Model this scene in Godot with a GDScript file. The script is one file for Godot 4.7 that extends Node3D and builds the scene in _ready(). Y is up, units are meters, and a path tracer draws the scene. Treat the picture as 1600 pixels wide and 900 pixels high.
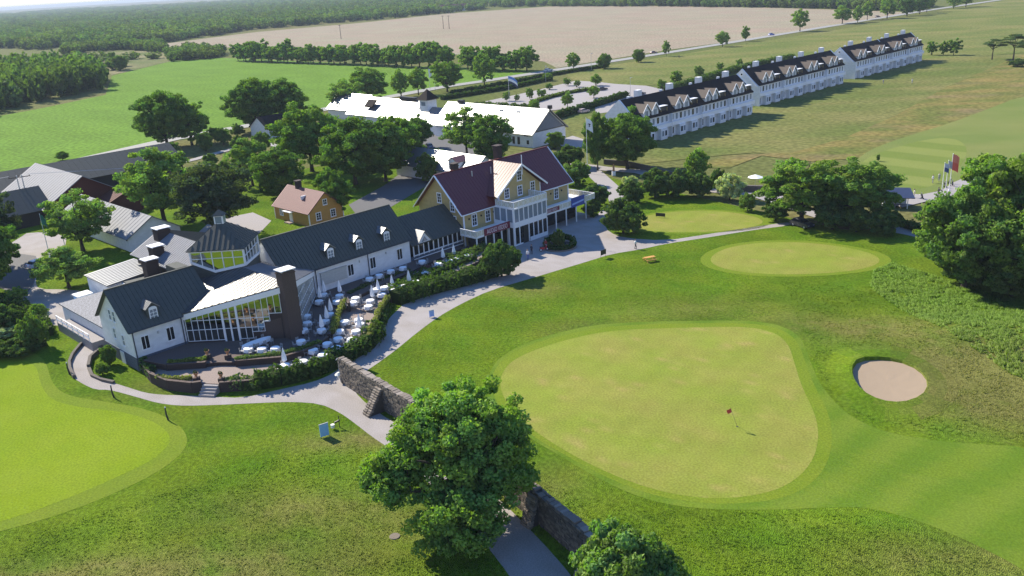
extends Node3D
# A golf club seen from the air: clubhouse, yellow hotel, terraced holiday houses, greens, fields and woods.
# Units are metres, y is up. All buildings share one axis, 45 degrees off the view.

const YAW := PI / 4
const CLUB := Vector3(-49.6, 0, -105.48)
var M := {}
var used := {}
var rng := RandomNumberGenerator.new()
var nz := FastNoiseLite.new()

func _ready():
	rng.seed = 7
	nz.seed = 3
	nz.frequency = 0.05
	camera_and_light()
	materials()
	terrain()
	fields()
	paths()
	greens()
	clubhouse()
	yellow_house()
	barns()
	terraces()
	patio()
	stone_wall()
	trees()
	hedges()
	woods()
	small_things()

func camera_and_light():
	var cam := Camera3D.new()
	cam.name = "camera"
	add_child(cam)
	var pit := deg_to_rad(19.588)
	var rol := deg_to_rad(-3.4)
	var fw := Vector3(0, -sin(pit), -cos(pit))
	var u0 := Vector3.RIGHT.cross(fw)
	var r := Vector3.RIGHT * cos(rol) + u0 * sin(rol)
	var u := u0 * cos(rol) - Vector3.RIGHT * sin(rol)
	cam.transform = Transform3D(Basis(r, u, -fw), Vector3(0, 46, 0))
	cam.fov = 36.53
	cam.near = 0.5
	cam.far = 20000
	cam.current = true
	var we := WorldEnvironment.new()
	we.name = "daylight"
	var env := Environment.new()
	env.background_mode = Environment.BG_SKY
	var sky := Sky.new()
	var sm := ProceduralSkyMaterial.new()
	sm.sky_top_color = Color(0.3, 0.48, 0.74)
	sm.sky_horizon_color = Color(1.0, 1.0, 1.0)
	sm.sky_curve = 0.12
	sm.ground_horizon_color = Color(0.5, 0.55, 0.5)
	sm.ground_bottom_color = Color(0.2, 0.25, 0.15)
	sm.sun_angle_max = 1.0
	sky.sky_material = sm
	env.sky = sky
	env.background_energy_multiplier = 0.8
	env.tonemap_mode = Environment.TONE_MAPPER_LINEAR
	env.tonemap_exposure = 1.95
	env.fog_enabled = true
	env.fog_density = 0.000095
	env.fog_light_color = Color(0.82, 0.88, 0.95)
	env.sdfgi_enabled = true
	env.ssao_enabled = true
	env.ssil_enabled = true
	we.environment = env
	add_child(we)
	var sun := DirectionalLight3D.new()
	sun.name = "sun"
	var az := deg_to_rad(43.5)
	var el := deg_to_rad(36)
	var d := Vector3(cos(az) * cos(el), -sin(el), sin(az) * cos(el))
	sun.basis = Basis.looking_at(d, Vector3.UP)
	sun.light_energy = 1.6
	sun.light_color = Color(1.0, 0.96, 0.89)
	sun.light_angular_distance = 0.5
	sun.shadow_enabled = true
	add_child(sun)

# ---------------------------------------------------------------- helpers
class MB:
	var v := PackedVector3Array()
	var n := PackedVector3Array()
	var c := PackedColorArray()
	var col := Color.WHITE
	var has_col := false
	func tri(a: Vector3, b: Vector3, d: Vector3):
		var q := (b - a).cross(d - a).normalized()
		v.append(a); v.append(d); v.append(b)
		n.append(q); n.append(q); n.append(q)
		c.append(col); c.append(col); c.append(col)
	func quad(a: Vector3, b: Vector3, d: Vector3, e: Vector3):
		tri(a, b, d)
		tri(a, d, e)
	func box(ct: Vector3, s: Vector3, bs := Basis()):
		var x := bs.x * s.x * 0.5
		var y := bs.y * s.y * 0.5
		var z := bs.z * s.z * 0.5
		quad(ct - x - y + z, ct + x - y + z, ct + x + y + z, ct - x + y + z)
		quad(ct + x - y - z, ct - x - y - z, ct - x + y - z, ct + x + y - z)
		quad(ct + x - y + z, ct + x - y - z, ct + x + y - z, ct + x + y + z)
		quad(ct - x - y - z, ct - x - y + z, ct - x + y + z, ct - x + y - z)
		quad(ct - x + y + z, ct + x + y + z, ct + x + y - z, ct - x + y - z)
		quad(ct - x - y - z, ct + x - y - z, ct + x - y + z, ct - x - y + z)
	func bb(x0: float, y0: float, z0: float, x1: float, y1: float, z1: float):
		box(Vector3(x0 + x1, y0 + y1, z0 + z1) * 0.5, Vector3(abs(x1 - x0), abs(y1 - y0), abs(z1 - z0)))
	# convex planar polygon given in space, pushed along off into a slab
	func slab(p: Array, off: Vector3):
		var q := p.duplicate()
		var nn: Vector3 = (q[1] - q[0]).cross(q[2] - q[0])
		if nn.dot(off) < 0:
			q.reverse()
		var k := q.size()
		for i in range(1, k - 1):
			tri(q[0] + off, q[i] + off, q[i + 1] + off)
			tri(q[0], q[i + 1], q[i])
		for i in k:
			var a: Vector3 = q[i]
			var b: Vector3 = q[(i + 1) % k]
			quad(a, b, b + off, a + off)
	func cyl(a: Vector3, b: Vector3, r0: float, r1: float, seg := 8, caps := true):
		var d := (b - a).normalized()
		var s := d.cross(Vector3.UP if abs(d.y) < 0.9 else Vector3.RIGHT).normalized()
		var t := d.cross(s)
		for i in seg:
			var a0 := TAU * i / seg
			var a1 := TAU * (i + 1) / seg
			var u0 := s * cos(a0) + t * sin(a0)
			var u1 := s * cos(a1) + t * sin(a1)
			quad(a + u0 * r0, b + u0 * r1, b + u1 * r1, a + u1 * r0)
			if caps:
				tri(b, b + u1 * r1, b + u0 * r1)
				tri(a, a + u0 * r0, a + u1 * r0)
	func bar(a: Vector3, b: Vector3, w: float, h: float, up := Vector3.UP):
		var d := b - a
		var x := d.normalized()
		var z := x.cross(up).normalized()
		var y := z.cross(x)
		box((a + b) * 0.5, Vector3(d.length(), h, w), Basis(x, y, z))
	func mesh() -> ArrayMesh:
		var m := ArrayMesh.new()
		var arr := []
		arr.resize(Mesh.ARRAY_MAX)
		arr[Mesh.ARRAY_VERTEX] = v
		arr[Mesh.ARRAY_NORMAL] = n
		if has_col:
			arr[Mesh.ARRAY_COLOR] = c
		m.add_surface_from_arrays(Mesh.PRIMITIVE_TRIANGLES, arr)
		return m

func numbered(called: String) -> String:
	if not used.has(called):
		used[called] = 0
		return called
	used[called] += 1
	return "%s_%03d" % [called, used[called]]

func tag(o, label := "", category := "", group := "", kind := ""):
	if label: o.set_meta("label", label)
	if category: o.set_meta("category", category)
	if group: o.set_meta("group", group)
	if kind: o.set_meta("kind", kind)
	return o

func thing(called: String, label: String, category: String, at := Vector3.ZERO, turn := 0.0, group := "") -> Node3D:
	var o := Node3D.new()
	o.name = numbered(called)
	add_child(o)
	o.position = at
	o.rotation.y = turn
	tag(o, label, category, group)
	return o

func inst(mesh: Mesh, called: String, m: Material, parent: Node, at := Vector3.ZERO, bs := Basis()) -> MeshInstance3D:
	var o := MeshInstance3D.new()
	o.mesh = mesh
	o.material_override = m
	o.name = numbered(called) if parent == self else called
	o.transform = Transform3D(bs, at)
	parent.add_child(o, true)
	return o

func build(b: MB, called: String, m: Material, parent: Node, at := Vector3.ZERO, bs := Basis()) -> MeshInstance3D:
	return inst(b.mesh(), called, m, parent, at, bs)

func ground_piece(b: MB, called: String, m: Material):
	return tag(build(b, called, m, self), "", "", "", "structure")

func pv(a: Array) -> PackedVector2Array:
	var p := PackedVector2Array()
	for i in range(0, a.size(), 2):
		p.append(Vector2(a[i], a[i + 1]))
	return p

func ordinal(k: int) -> String:
	var w := ["first", "second", "third", "fourth", "fifth", "sixth", "seventh", "eighth", "ninth", "tenth", "eleventh", "twelfth", "thirteenth", "fourteenth", "fifteenth", "sixteenth", "seventeenth", "eighteenth", "nineteenth", "twentieth"]
	if k < 20: return w[k]
	var tens: String = ["twenty", "thirty", "forty", "fifty", "sixty", "seventy", "eighty", "ninety"][int(k + 1) / 10 - 2]
	if (k + 1) % 10 == 0: return tens.left(tens.length() - 1) + "ieth"
	return tens + "-" + w[k % 10]

# club frame -> world
func W(x: float, y: float, z: float) -> Vector3:
	return CLUB + Vector3(cos(YAW), 0, -sin(YAW)) * x + Vector3(0, y, 0) + Vector3(sin(YAW), 0, cos(YAW)) * z

# ---------------------------------------------------------------- materials
func noise_tex(seed_: int, freq: float, lo: float, hi: float, size := 512, oct := 4) -> NoiseTexture2D:
	var f := FastNoiseLite.new()
	f.seed = seed_
	f.frequency = freq
	f.fractal_octaves = oct
	var t := NoiseTexture2D.new()
	t.width = size
	t.height = size
	t.seamless = true
	t.noise = f
	var g := Gradient.new()
	g.set_color(0, Color(lo, lo, lo))
	g.set_color(1, Color(hi, hi, hi))
	t.color_ramp = g
	return t

func normal_tex(seed_: int, freq: float, strength: float, size := 512) -> NoiseTexture2D:
	var f := FastNoiseLite.new()
	f.seed = seed_
	f.frequency = freq
	f.fractal_octaves = 4
	var t := NoiseTexture2D.new()
	t.width = size
	t.height = size
	t.seamless = true
	t.noise = f
	t.as_normal_map = true
	t.bump_strength = strength
	return t

var tex := {}
# linear base colour, roughness, texture key and metres per repeat
func mat(called: String, r: float, g: float, b: float, rough := 0.9, t := "", metres := 4.0, metal := 0.0) -> StandardMaterial3D:
	var m := StandardMaterial3D.new()
	m.albedo_color = Color(r, g, b).linear_to_srgb()
	m.roughness = rough
	m.metallic = metal
	if t:
		m.albedo_texture = tex[t]
		m.uv1_triplanar = true
		m.uv1_world_triplanar = true
		var s := 1.0 / metres
		m.uv1_scale = Vector3(s, s, s)
	M[called] = m
	return m

func vmat(called: String, rough: float, t := "", metres := 4.0, back := Color.BLACK) -> StandardMaterial3D:
	var m := mat(called, 1, 1, 1, rough, t, metres)
	m.vertex_color_use_as_albedo = true
	if back != Color.BLACK:
		m.backlight_enabled = true
		m.backlight = back
	return m

func materials():
	tex["soft"] = noise_tex(1, 0.01, 0.9, 1.0)
	tex["grain"] = noise_tex(2, 0.045, 0.66, 1.0, 1024, 6)
	tex["fine"] = noise_tex(4, 0.05, 0.78, 1.0, 1024, 6)
	tex["stone"] = noise_tex(5, 0.03, 0.5, 1.0)
	var gn := normal_tex(6, 0.16, 8.0, 1024)
	var g := vmat("grass", 0.95, "grain", 26.0)
	g.normal_enabled = true
	g.normal_texture = gn
	g.normal_scale = 0.8
	var gr := vmat("green", 0.9, "fine", 17.0)
	gr.normal_enabled = true
	gr.normal_texture = gn
	gr.normal_scale = 0.25
	g.metallic_specular = 0.12
	gr.metallic_specular = 0.12
	vmat("field", 0.95, "grain", 90.0).metallic_specular = 0.12
	vmat("leaf", 0.75, "", 1.0, Color(0.85, 0.95, 0.45)).metallic_specular = 0.15
	vmat("paint", 0.6)
	mat("gravel", 0.36, 0.335, 0.325, 0.95, "fine", 9.0)
	mat("gravel_v", 0.385, 0.355, 0.345, 0.95, "fine", 9.0).vertex_color_use_as_albedo = true
	mat("asphalt", 0.11, 0.11, 0.115, 0.9, "fine", 9.0)
	mat("road", 0.32, 0.32, 0.3, 0.85, "fine", 30.0)
	mat("sand", 0.37, 0.28, 0.185, 0.95, "fine", 6.0)
	mat("white", 0.78, 0.79, 0.8, 0.75, "soft", 5.0)
	mat("white_trim", 0.8, 0.8, 0.8, 0.5)
	mat("plinth", 0.16, 0.19, 0.24, 0.85, "stone", 3.0)
	mat("roof_black", 0.09, 0.096, 0.085, 0.62, "soft", 3.0).metallic_specular = 0.25
	mat("roof_slate", 0.045, 0.038, 0.036, 0.8, "stone", 2.0).metallic_specular = 0.15
	mat("roof_red", 0.13, 0.022, 0.022, 0.42, "soft", 3.0).metallic_specular = 0.5
	mat("roof_dark_sheet", 0.05, 0.053, 0.056, 0.36, "soft", 3.0).metallic_specular = 0.7
	mat("cream", 0.6, 0.56, 0.42, 0.7)
	mat("roof_tile", 0.36, 0.14, 0.13, 0.7, "stone", 1.5)
	mat("roof_sheet", 0.26, 0.27, 0.28, 0.42, "soft", 4.0, 0.7)
	mat("roof_grey", 0.22, 0.23, 0.25, 0.65, "soft", 4.0).metallic_specular = 0.22
	mat("flat_roof", 0.3, 0.31, 0.34, 0.8, "stone", 5.0)
	mat("banner_ink", 0.78, 0.72, 0.74, 0.7)
	mat("brown_roof", 0.17, 0.13, 0.10, 0.8, "stone", 2.0)
	mat("yellow", 0.5, 0.37, 0.15, 0.75, "soft", 4.0)
	mat("ochre", 0.55, 0.3, 0.07, 0.75, "soft", 4.0)
	mat("redwood", 0.16, 0.035, 0.02, 0.85, "stone", 2.0)
	mat("darkwood", 0.05, 0.04, 0.035, 0.85, "stone", 2.0)
	mat("brick", 0.16, 0.11, 0.09, 0.9, "stone", 1.2)
	mat("brick_dark", 0.085, 0.058, 0.05, 0.9, "stone", 1.2)
	mat("chim_cap", 0.7, 0.7, 0.7, 0.6)
	mat("pipe", 0.02, 0.03, 0.05, 0.5)
	mat("glass", 0.015, 0.018, 0.022, 0.06)
	mat("mirror_glass", 0.36, 0.4, 0.38, 0.03, "", 1.0, 1.0)
	mat("pale_glass", 0.2, 0.24, 0.28, 0.08)
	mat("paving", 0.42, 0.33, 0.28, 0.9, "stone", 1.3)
	mat("paving_shaded", 0.17, 0.12, 0.105, 0.9, "stone", 1.3)  # paving again, with the shade of the inner terrace put into its colour
	mat("cloth", 0.82, 0.82, 0.83, 0.85)
	mat("metal", 0.5, 0.52, 0.55, 0.4, "", 1.0, 0.6)
	mat("black", 0.02, 0.02, 0.022, 0.5)
	mat("bark", 0.09, 0.07, 0.05, 0.95, "stone", 1.0)
	mat("stone", 0.32, 0.27, 0.22, 0.95, "stone", 0.9)
	mat("stone_dark", 0.19, 0.165, 0.14, 0.95, "stone", 0.9)
	mat("mortar", 0.12, 0.105, 0.09, 0.95, "stone", 0.7)
	mat("wood_pale", 0.5, 0.36, 0.16, 0.8, "stone", 1.0)
	mat("tyre", 0.02, 0.02, 0.02, 0.85)
	mat("blue_paint", 0.03, 0.06, 0.3, 0.6)
	mat("red_paint", 0.5, 0.04, 0.05, 0.6)
	mat("skyblue", 0.25, 0.5, 0.75, 0.6)
	mat("terracotta", 0.4, 0.2, 0.1, 0.8)
	mat("flower_white", 0.7, 0.7, 0.62, 0.8)
	mat("banner_red", 0.16, 0.012, 0.03, 0.7)
	mat("pale_blue", 0.3, 0.42, 0.75, 0.7)
	mat("wood_honey", 0.5, 0.27, 0.06, 0.7)
	mat("roof_navy", 0.02, 0.03, 0.07, 0.5)
	mat("roof_farm", 0.11, 0.035, 0.04, 0.8)
	mat("stone_pale", 0.45, 0.39, 0.33, 0.95, "stone", 0.8)
	mat("chair", 0.3, 0.3, 0.3, 0.6)

# ---------------------------------------------------------------- ground
const MOUNDS := [[52, -101, 9, 7, 0.9], [66, -96, 12, 9, 1.4], [36, -103, 9, 5, 0.35], [30, -60, 14, 6, 0.45], [-2, -79, 6, 6, 0.3], [16, -62, 9, 4, 0.35], [13, -88, 17, 15, 0.4], [-22, -66, 10, 6, 0.35], [24, -121, 16, 5, 0.3], [-44, -78, 9, 9, 0.3]]
func gh(x: float, z: float) -> float:
	if z < -135 or z > -42: return 0.0
	var h := 0.0
	for m in MOUNDS:
		var a: float = (x - m[0]) / m[2]
		var b: float = (z - m[1]) / m[3]
		var d := a * a + b * b
		if d < 6: h += m[4] * exp(-d)
	return h

var keep_off: Array[PackedVector2Array] = []
func gp(p: Vector3) -> Vector3:
	return Vector3(p.x, gh(p.x, p.z), p.z)

# drought patches on the lawns: centre, half sizes, strength
const DRY := [[-35, -62, 12, 3.2, 0.95], [-22, -71, 10, 3.5, 0.5], [-19, -62, 9, 5, 0.45], [-16.5, -83.5, 7, 2.2, 0.9], [46, -104, 7, 4.5, 0.7], [53, -93, 8, 9, 0.8], [50, -82, 7, 6, 0.65], [60, -88, 8, 9, 0.6], [3, -128, 6, 4, 0.55], [-43, -100, 6, 4, 0.5], [-45, -88, 4, 3, 0.5], [34, -57, 9, 4, 0.5], [-8, -68, 7, 3, 0.6], [25, -115, 12, 5, 0.35], [9, -110, 6, 4, 0.4], [2, -72, 4, 4, 0.45], [-52, -60, 12, 3, 0.8], [38, -108, 5, 5, 0.45], [-3, -83, 4, 3, 0.4]]
func lawn_col(x: float, z: float) -> Color:
	var a := nz.get_noise_2d(x * 2.2, z * 2.2) * 0.5 + 0.5
	var b := nz.get_noise_2d(x * 9.0 + 50, z * 9.0) * 0.5 + 0.5
	var big := nz.get_noise_2d(x * 1.1 + 400, z * 1.4)
	var lush := Color(0.11, 0.225, 0.014).lerp(Color(0.18, 0.265, 0.018), clampf(a * 1.7 - 0.35, 0, 1))
	var dry := Color(0.25, 0.225, 0.075)
	var k := clampf((b - 0.52) * 1.1, 0, 1) * 0.35
	for m in DRY:
		var u: float = (x - m[0]) / m[2]
		var w: float = (z - m[1]) / m[3]
		var d := u * u + w * w
		if d < 5: k += m[4] * exp(-d) * clampf(0.35 + b * 1.1 + (a - 0.5), 0.1, 1.3)
	return lush.lerp(dry, clampf(k, 0, 0.8)) * (0.9 + 0.2 * b + 0.26 * big)

# a polygon laid over the relief on the metre grid of the lawn
func drape(poly: PackedVector2Array, lift: float, called: String, m: Material, colf: Callable, step := 1.0) -> MeshInstance3D:
	var b := MB.new()
	b.has_col = true
	if lift > 0.005 and step <= 2.0: keep_off.append(poly)
	var lo := poly[0]
	var hi := poly[0]
	for p in poly:
		lo = Vector2(min(lo.x, p.x), min(lo.y, p.y))
		hi = Vector2(max(hi.x, p.x), max(hi.y, p.y))
	var i0 := int(floor(lo.x / step))
	var i1 := int(ceil(hi.x / step))
	var j0 := int(floor(lo.y / step))
	var j1 := int(ceil(hi.y / step))
	# first keep the columns: clip the polygon to one row strip at a time
	for j in range(j0, j1):
		var strip := PackedVector2Array([Vector2(lo.x - 1, j * step), Vector2(hi.x + 1, j * step), Vector2(hi.x + 1, (j + 1) * step), Vector2(lo.x - 1, (j + 1) * step)])
		for part in Geometry2D.intersect_polygons(poly, strip):
			if Geometry2D.is_polygon_clockwise(part): continue
			var pl := part[0].x
			var ph := part[0].x
			for p in part:
				pl = min(pl, p.x)
				ph = max(ph, p.x)
			for i in range(int(floor(pl / step)), int(ceil(ph / step))):
				var cell := PackedVector2Array([Vector2(i * step, j * step), Vector2((i + 1) * step, j * step), Vector2((i + 1) * step, (j + 1) * step), Vector2(i * step, (j + 1) * step)])
				for t in [[0, 1, 2], [0, 2, 3]]:
					var half := PackedVector2Array([cell[t[0]], cell[t[1]], cell[t[2]]])
					for piece in Geometry2D.intersect_polygons(part, half):
						if piece.size() < 3: continue
						var idx := Geometry2D.triangulate_polygon(piece)
						for k in range(0, idx.size(), 3):
							ground_tri(b, piece[idx[k]], piece[idx[k + 1]], piece[idx[k + 2]], lift, colf)
	smooth_up(b)
	return ground_piece(b, called, m)

func ground_tri(b: MB, p: Vector2, q: Vector2, s: Vector2, lift: float, colf: Callable):
	if (q - p).cross(s - p) > 0:
		var t := q
		q = s
		s = t
	for k in [p, s, q]:
		b.v.append(Vector3(k.x, gh(k.x, k.y) + lift, k.y))
		b.c.append(colf.call(k.x, k.y))

func smooth_up(b: MB):
	for p in b.v:
		var e := 0.4
		b.n.append(Vector3(gh(p.x - e, p.z) - gh(p.x + e, p.z), 2 * e, gh(p.x, p.z - e) - gh(p.x, p.z + e)).normalized())

func flat(poly: PackedVector2Array, y: float, called: String, m: Material, colf: Callable, cell := 0.0):
	if cell > 0:
		return drape(poly, y, called, m, colf, cell)
	var b := MB.new()
	b.has_col = true
	var idx := Geometry2D.triangulate_polygon(poly)
	for k in range(0, idx.size(), 3):
		ground_tri(b, poly[idx[k]], poly[idx[k + 1]], poly[idx[k + 2]], y, colf)
	smooth_up(b)
	return ground_piece(b, called, m)

func far_col(x: float, z: float) -> Color:
	var a := nz.get_noise_2d(x * 0.35, z * 0.35) * 0.5 + 0.5
	return Color(0.12, 0.17, 0.04).lerp(Color(0.24, 0.21, 0.09), clampf(a * 1.6 - 0.4, 0, 1))

func terrain():
	# the wide plain under everything, out to the horizon
	var b := MB.new()
	b.has_col = true
	var rr := [0.0, 60.0, 160.0, 320.0, 600.0, 1100.0, 2000.0, 4000.0, 8000.0, 16000.0]
	for k in rr.size() - 1:
		for i in 48:
			var a0 := TAU * i / 48
			var a1 := TAU * (i + 1) / 48
			for t in [[rr[k], a0, rr[k + 1], a0, rr[k + 1], a1], [rr[k], a0, rr[k + 1], a1, rr[k], a1]]:
				var p: Vector2 = Vector2(cos(t[1]), sin(t[1])) * t[0] + Vector2(0, -150)
				var q: Vector2 = Vector2(cos(t[3]), sin(t[3])) * t[2] + Vector2(0, -150)
				var s: Vector2 = Vector2(cos(t[5]), sin(t[5])) * t[4] + Vector2(0, -150)
				if abs((q - p).cross(s - p)) < 0.001: continue
				if (q - p).cross(s - p) > 0:
					var w := q
					q = s
					s = w
				for e in [p, s, q]:
					b.v.append(Vector3(e.x, -0.12, e.y))
					b.n.append(Vector3.UP)
					b.c.append(far_col(e.x, e.y))
	ground_piece(b, "ground", M.field)
	# mown lawn round the club
	drape(pv([-110, -36, 120, -36, 120, -136, 60, -150, 0, -240, -30, -250, -120, -200, -140, -120]), 0.0, "lawn", M.grass, lawn_col, 1.0)

func crop_col(x: float, z: float) -> Color:
	var s := sin((x * 0.6 + z * 1.0) * 0.35 + nz.get_noise_2d(x, z) * 4.0)
	var a := nz.get_noise_2d(x * 0.5, z * 0.9)
	return Color(0.165, 0.3, 0.04) * (1.0 + 0.06 * s + 0.16 * a)

func stubble_col(x: float, z: float) -> Color:
	var a := nz.get_noise_2d(x * 0.25, z * 0.5) * 0.5 + 0.5
	var c := nz.get_noise_2d(x * 1.2 + 90, z * 2.0) * 0.5 + 0.5
	return Color(0.42, 0.33, 0.25).lerp(Color(0.39, 0.36, 0.25), clampf(a * 2 - 0.5, 0, 1)) * (0.85 + 0.3 * c)

func links_col(x: float, z: float) -> Color:
	var a := nz.get_noise_2d(x * 0.3, z * 0.7) * 0.5 + 0.5
	var c := nz.get_noise_2d(x * 1.5, z * 2.5 + 40) * 0.5 + 0.5
	return Color(0.165, 0.21, 0.055).lerp(Color(0.29, 0.27, 0.1), clampf(a * 2.2 - 0.75, 0, 1)) * (0.88 + 0.24 * c)

func links2_col(x: float, z: float) -> Color:
	return links_col(x + 300, z) * 0.92

func meadow_col(x: float, z: float) -> Color:
	var a := nz.get_noise_2d(x * 0.8, z * 1.6) * 0.5 + 0.5
	var c := nz.get_noise_2d(x * 3.0, z * 5.0 + 40) * 0.5 + 0.5
	var w := nz.get_noise_2d(x * 0.5 + 700, z * 1.2) * 0.5 + 0.5
	return Color(0.16, 0.19, 0.05).lerp(Color(0.32, 0.25, 0.09), clampf(a * 2.0 - 0.6, 0, 1)).lerp(Color(0.3, 0.21, 0.13), clampf(w * 3 - 1.7, 0, 0.7)) * (0.8 + 0.4 * c)

func scrub_col(x: float, z: float) -> Color:
	var a := nz.get_noise_2d(x * 0.4, z * 0.4) * 0.5 + 0.5
	return Color(0.16, 0.2, 0.07).lerp(Color(0.33, 0.29, 0.16), clampf(a * 2.2 - 0.7, 0, 1))

func fields():
	flat(pv([-201.34, -209.18, -316.07, -339.6, -238.82, -334.61, -225.71, -401.08, -217.8, -420.22, -205.79, -467.23, -252.6, -588.78, -249.38, -694.19, -216.76, -700.24, -118.16, -597.65, -52.5, -529.83, 6.88, -474.86, 22.82, -455.32, -24.16, -414.84, -59.81, -372.92, -85.61, -333.87, -101.08, -305.15, -116.91, -296.69, -149.03, -257.41]), -0.03, "crop_field", M.field, crop_col, 12.0)
	flat(pv([-355.4, -960.84, -294.57, -1118.92, -181.75, -1207.1, -71.08, -1366.83, 84.64, -1408.42, 253.01, -1108.32, 321.31, -853.12, 342.78, -753.51, 258.82, -660.39, 176.84, -589.31, 103.83, -536.84, 52.73, -489.88, 30.19, -467.61, 25.67, -507.69, -33.46, -603.66, -109.74, -714.51, -235.33, -820.7, -322.12, -889.41]), -0.02, "stubble_field", M.field, stubble_col, 14.0)
	flat(pv([-455.27, -770, -434.71, -836.9, -367.95, -860.97, -322.12, -889.41, -247.47, -822.57, -213.65, -698.09, -249.38, -694.19, -254.76, -593.99, -299.84, -674.29, -439.27, -801.19]), -0.025, "scrub_meadow", M.field, scrub_col, 10.0)
	flat(pv([31.74, -443.72, 96.1, -496.74, 168.06, -559.74, 244.62, -623.68, 348.14, -730.9, 475.15, -848.37, 651, -1000.91, 694.48, -741.97, 276.1, -287.02, 242.24, -411.02, 210.01, -405.77, 194.33, -409.74, 161.26, -432.2, 118.04, -433.1, 70.11, -376.12, 46.93, -365.02, 34.2, -399.93]), -0.03, "fairway_beyond_houses", M.field, links_col, 9.0)
	flat(pv([27.57, -325.54, 44.38, -345.53, 93.07, -322.86, 137.13, -352.33, 195.45, -408.98, 239.32, -405.92, 273.73, -284.44, 204.87, -209.56, 157.19, -262.74, 104.53, -230.51, 73.3, -213.6, 64.61, -222.25, 50.99, -220.45, 35.64, -216.83, 36.02, -229.45, 21.65, -259.04, 20.18, -290.28]), -0.02, "houses_lawn", M.field, links2_col, 5.0)
	flat(pv([239.32, -405.92, 273.73, -284.44, 202.19, -177.47, 113.91, -165.35, 133.07, -220.69, 109.49, -206.47, 87.18, -208.53, 74.43, -207.64, 64.98, -217.83, 53.86, -206.04, 45.9, -208.35, 55.95, -220.63, 73.6, -219.42, 92.44, -234.67, 119.47, -264.83, 161.28, -318.33]), -0.01, "rough_meadow", M.field, meadow_col, 2.5)

func ribbon(p: PackedVector2Array, w: float, y: float, called: String, m: Material):
	var b := MB.new()
	b.has_col = true
	var l := []
	var r := []
	for i in p.size():
		var d := (p[min(i + 1, p.size() - 1)] - p[max(i - 1, 0)]).normalized()
		var q := Vector2(-d.y, d.x) * w * 0.5
		l.append(p[i] + q)
		r.append(p[i] - q)
	var white := func(_x, _z): return Color.WHITE
	for i in p.size() - 1:
		ground_tri(b, l[i], r[i], r[i + 1], y, white)
		ground_tri(b, l[i], r[i + 1], l[i + 1], y, white)
	smooth_up(b)
	return ground_piece(b, called, m)

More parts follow.
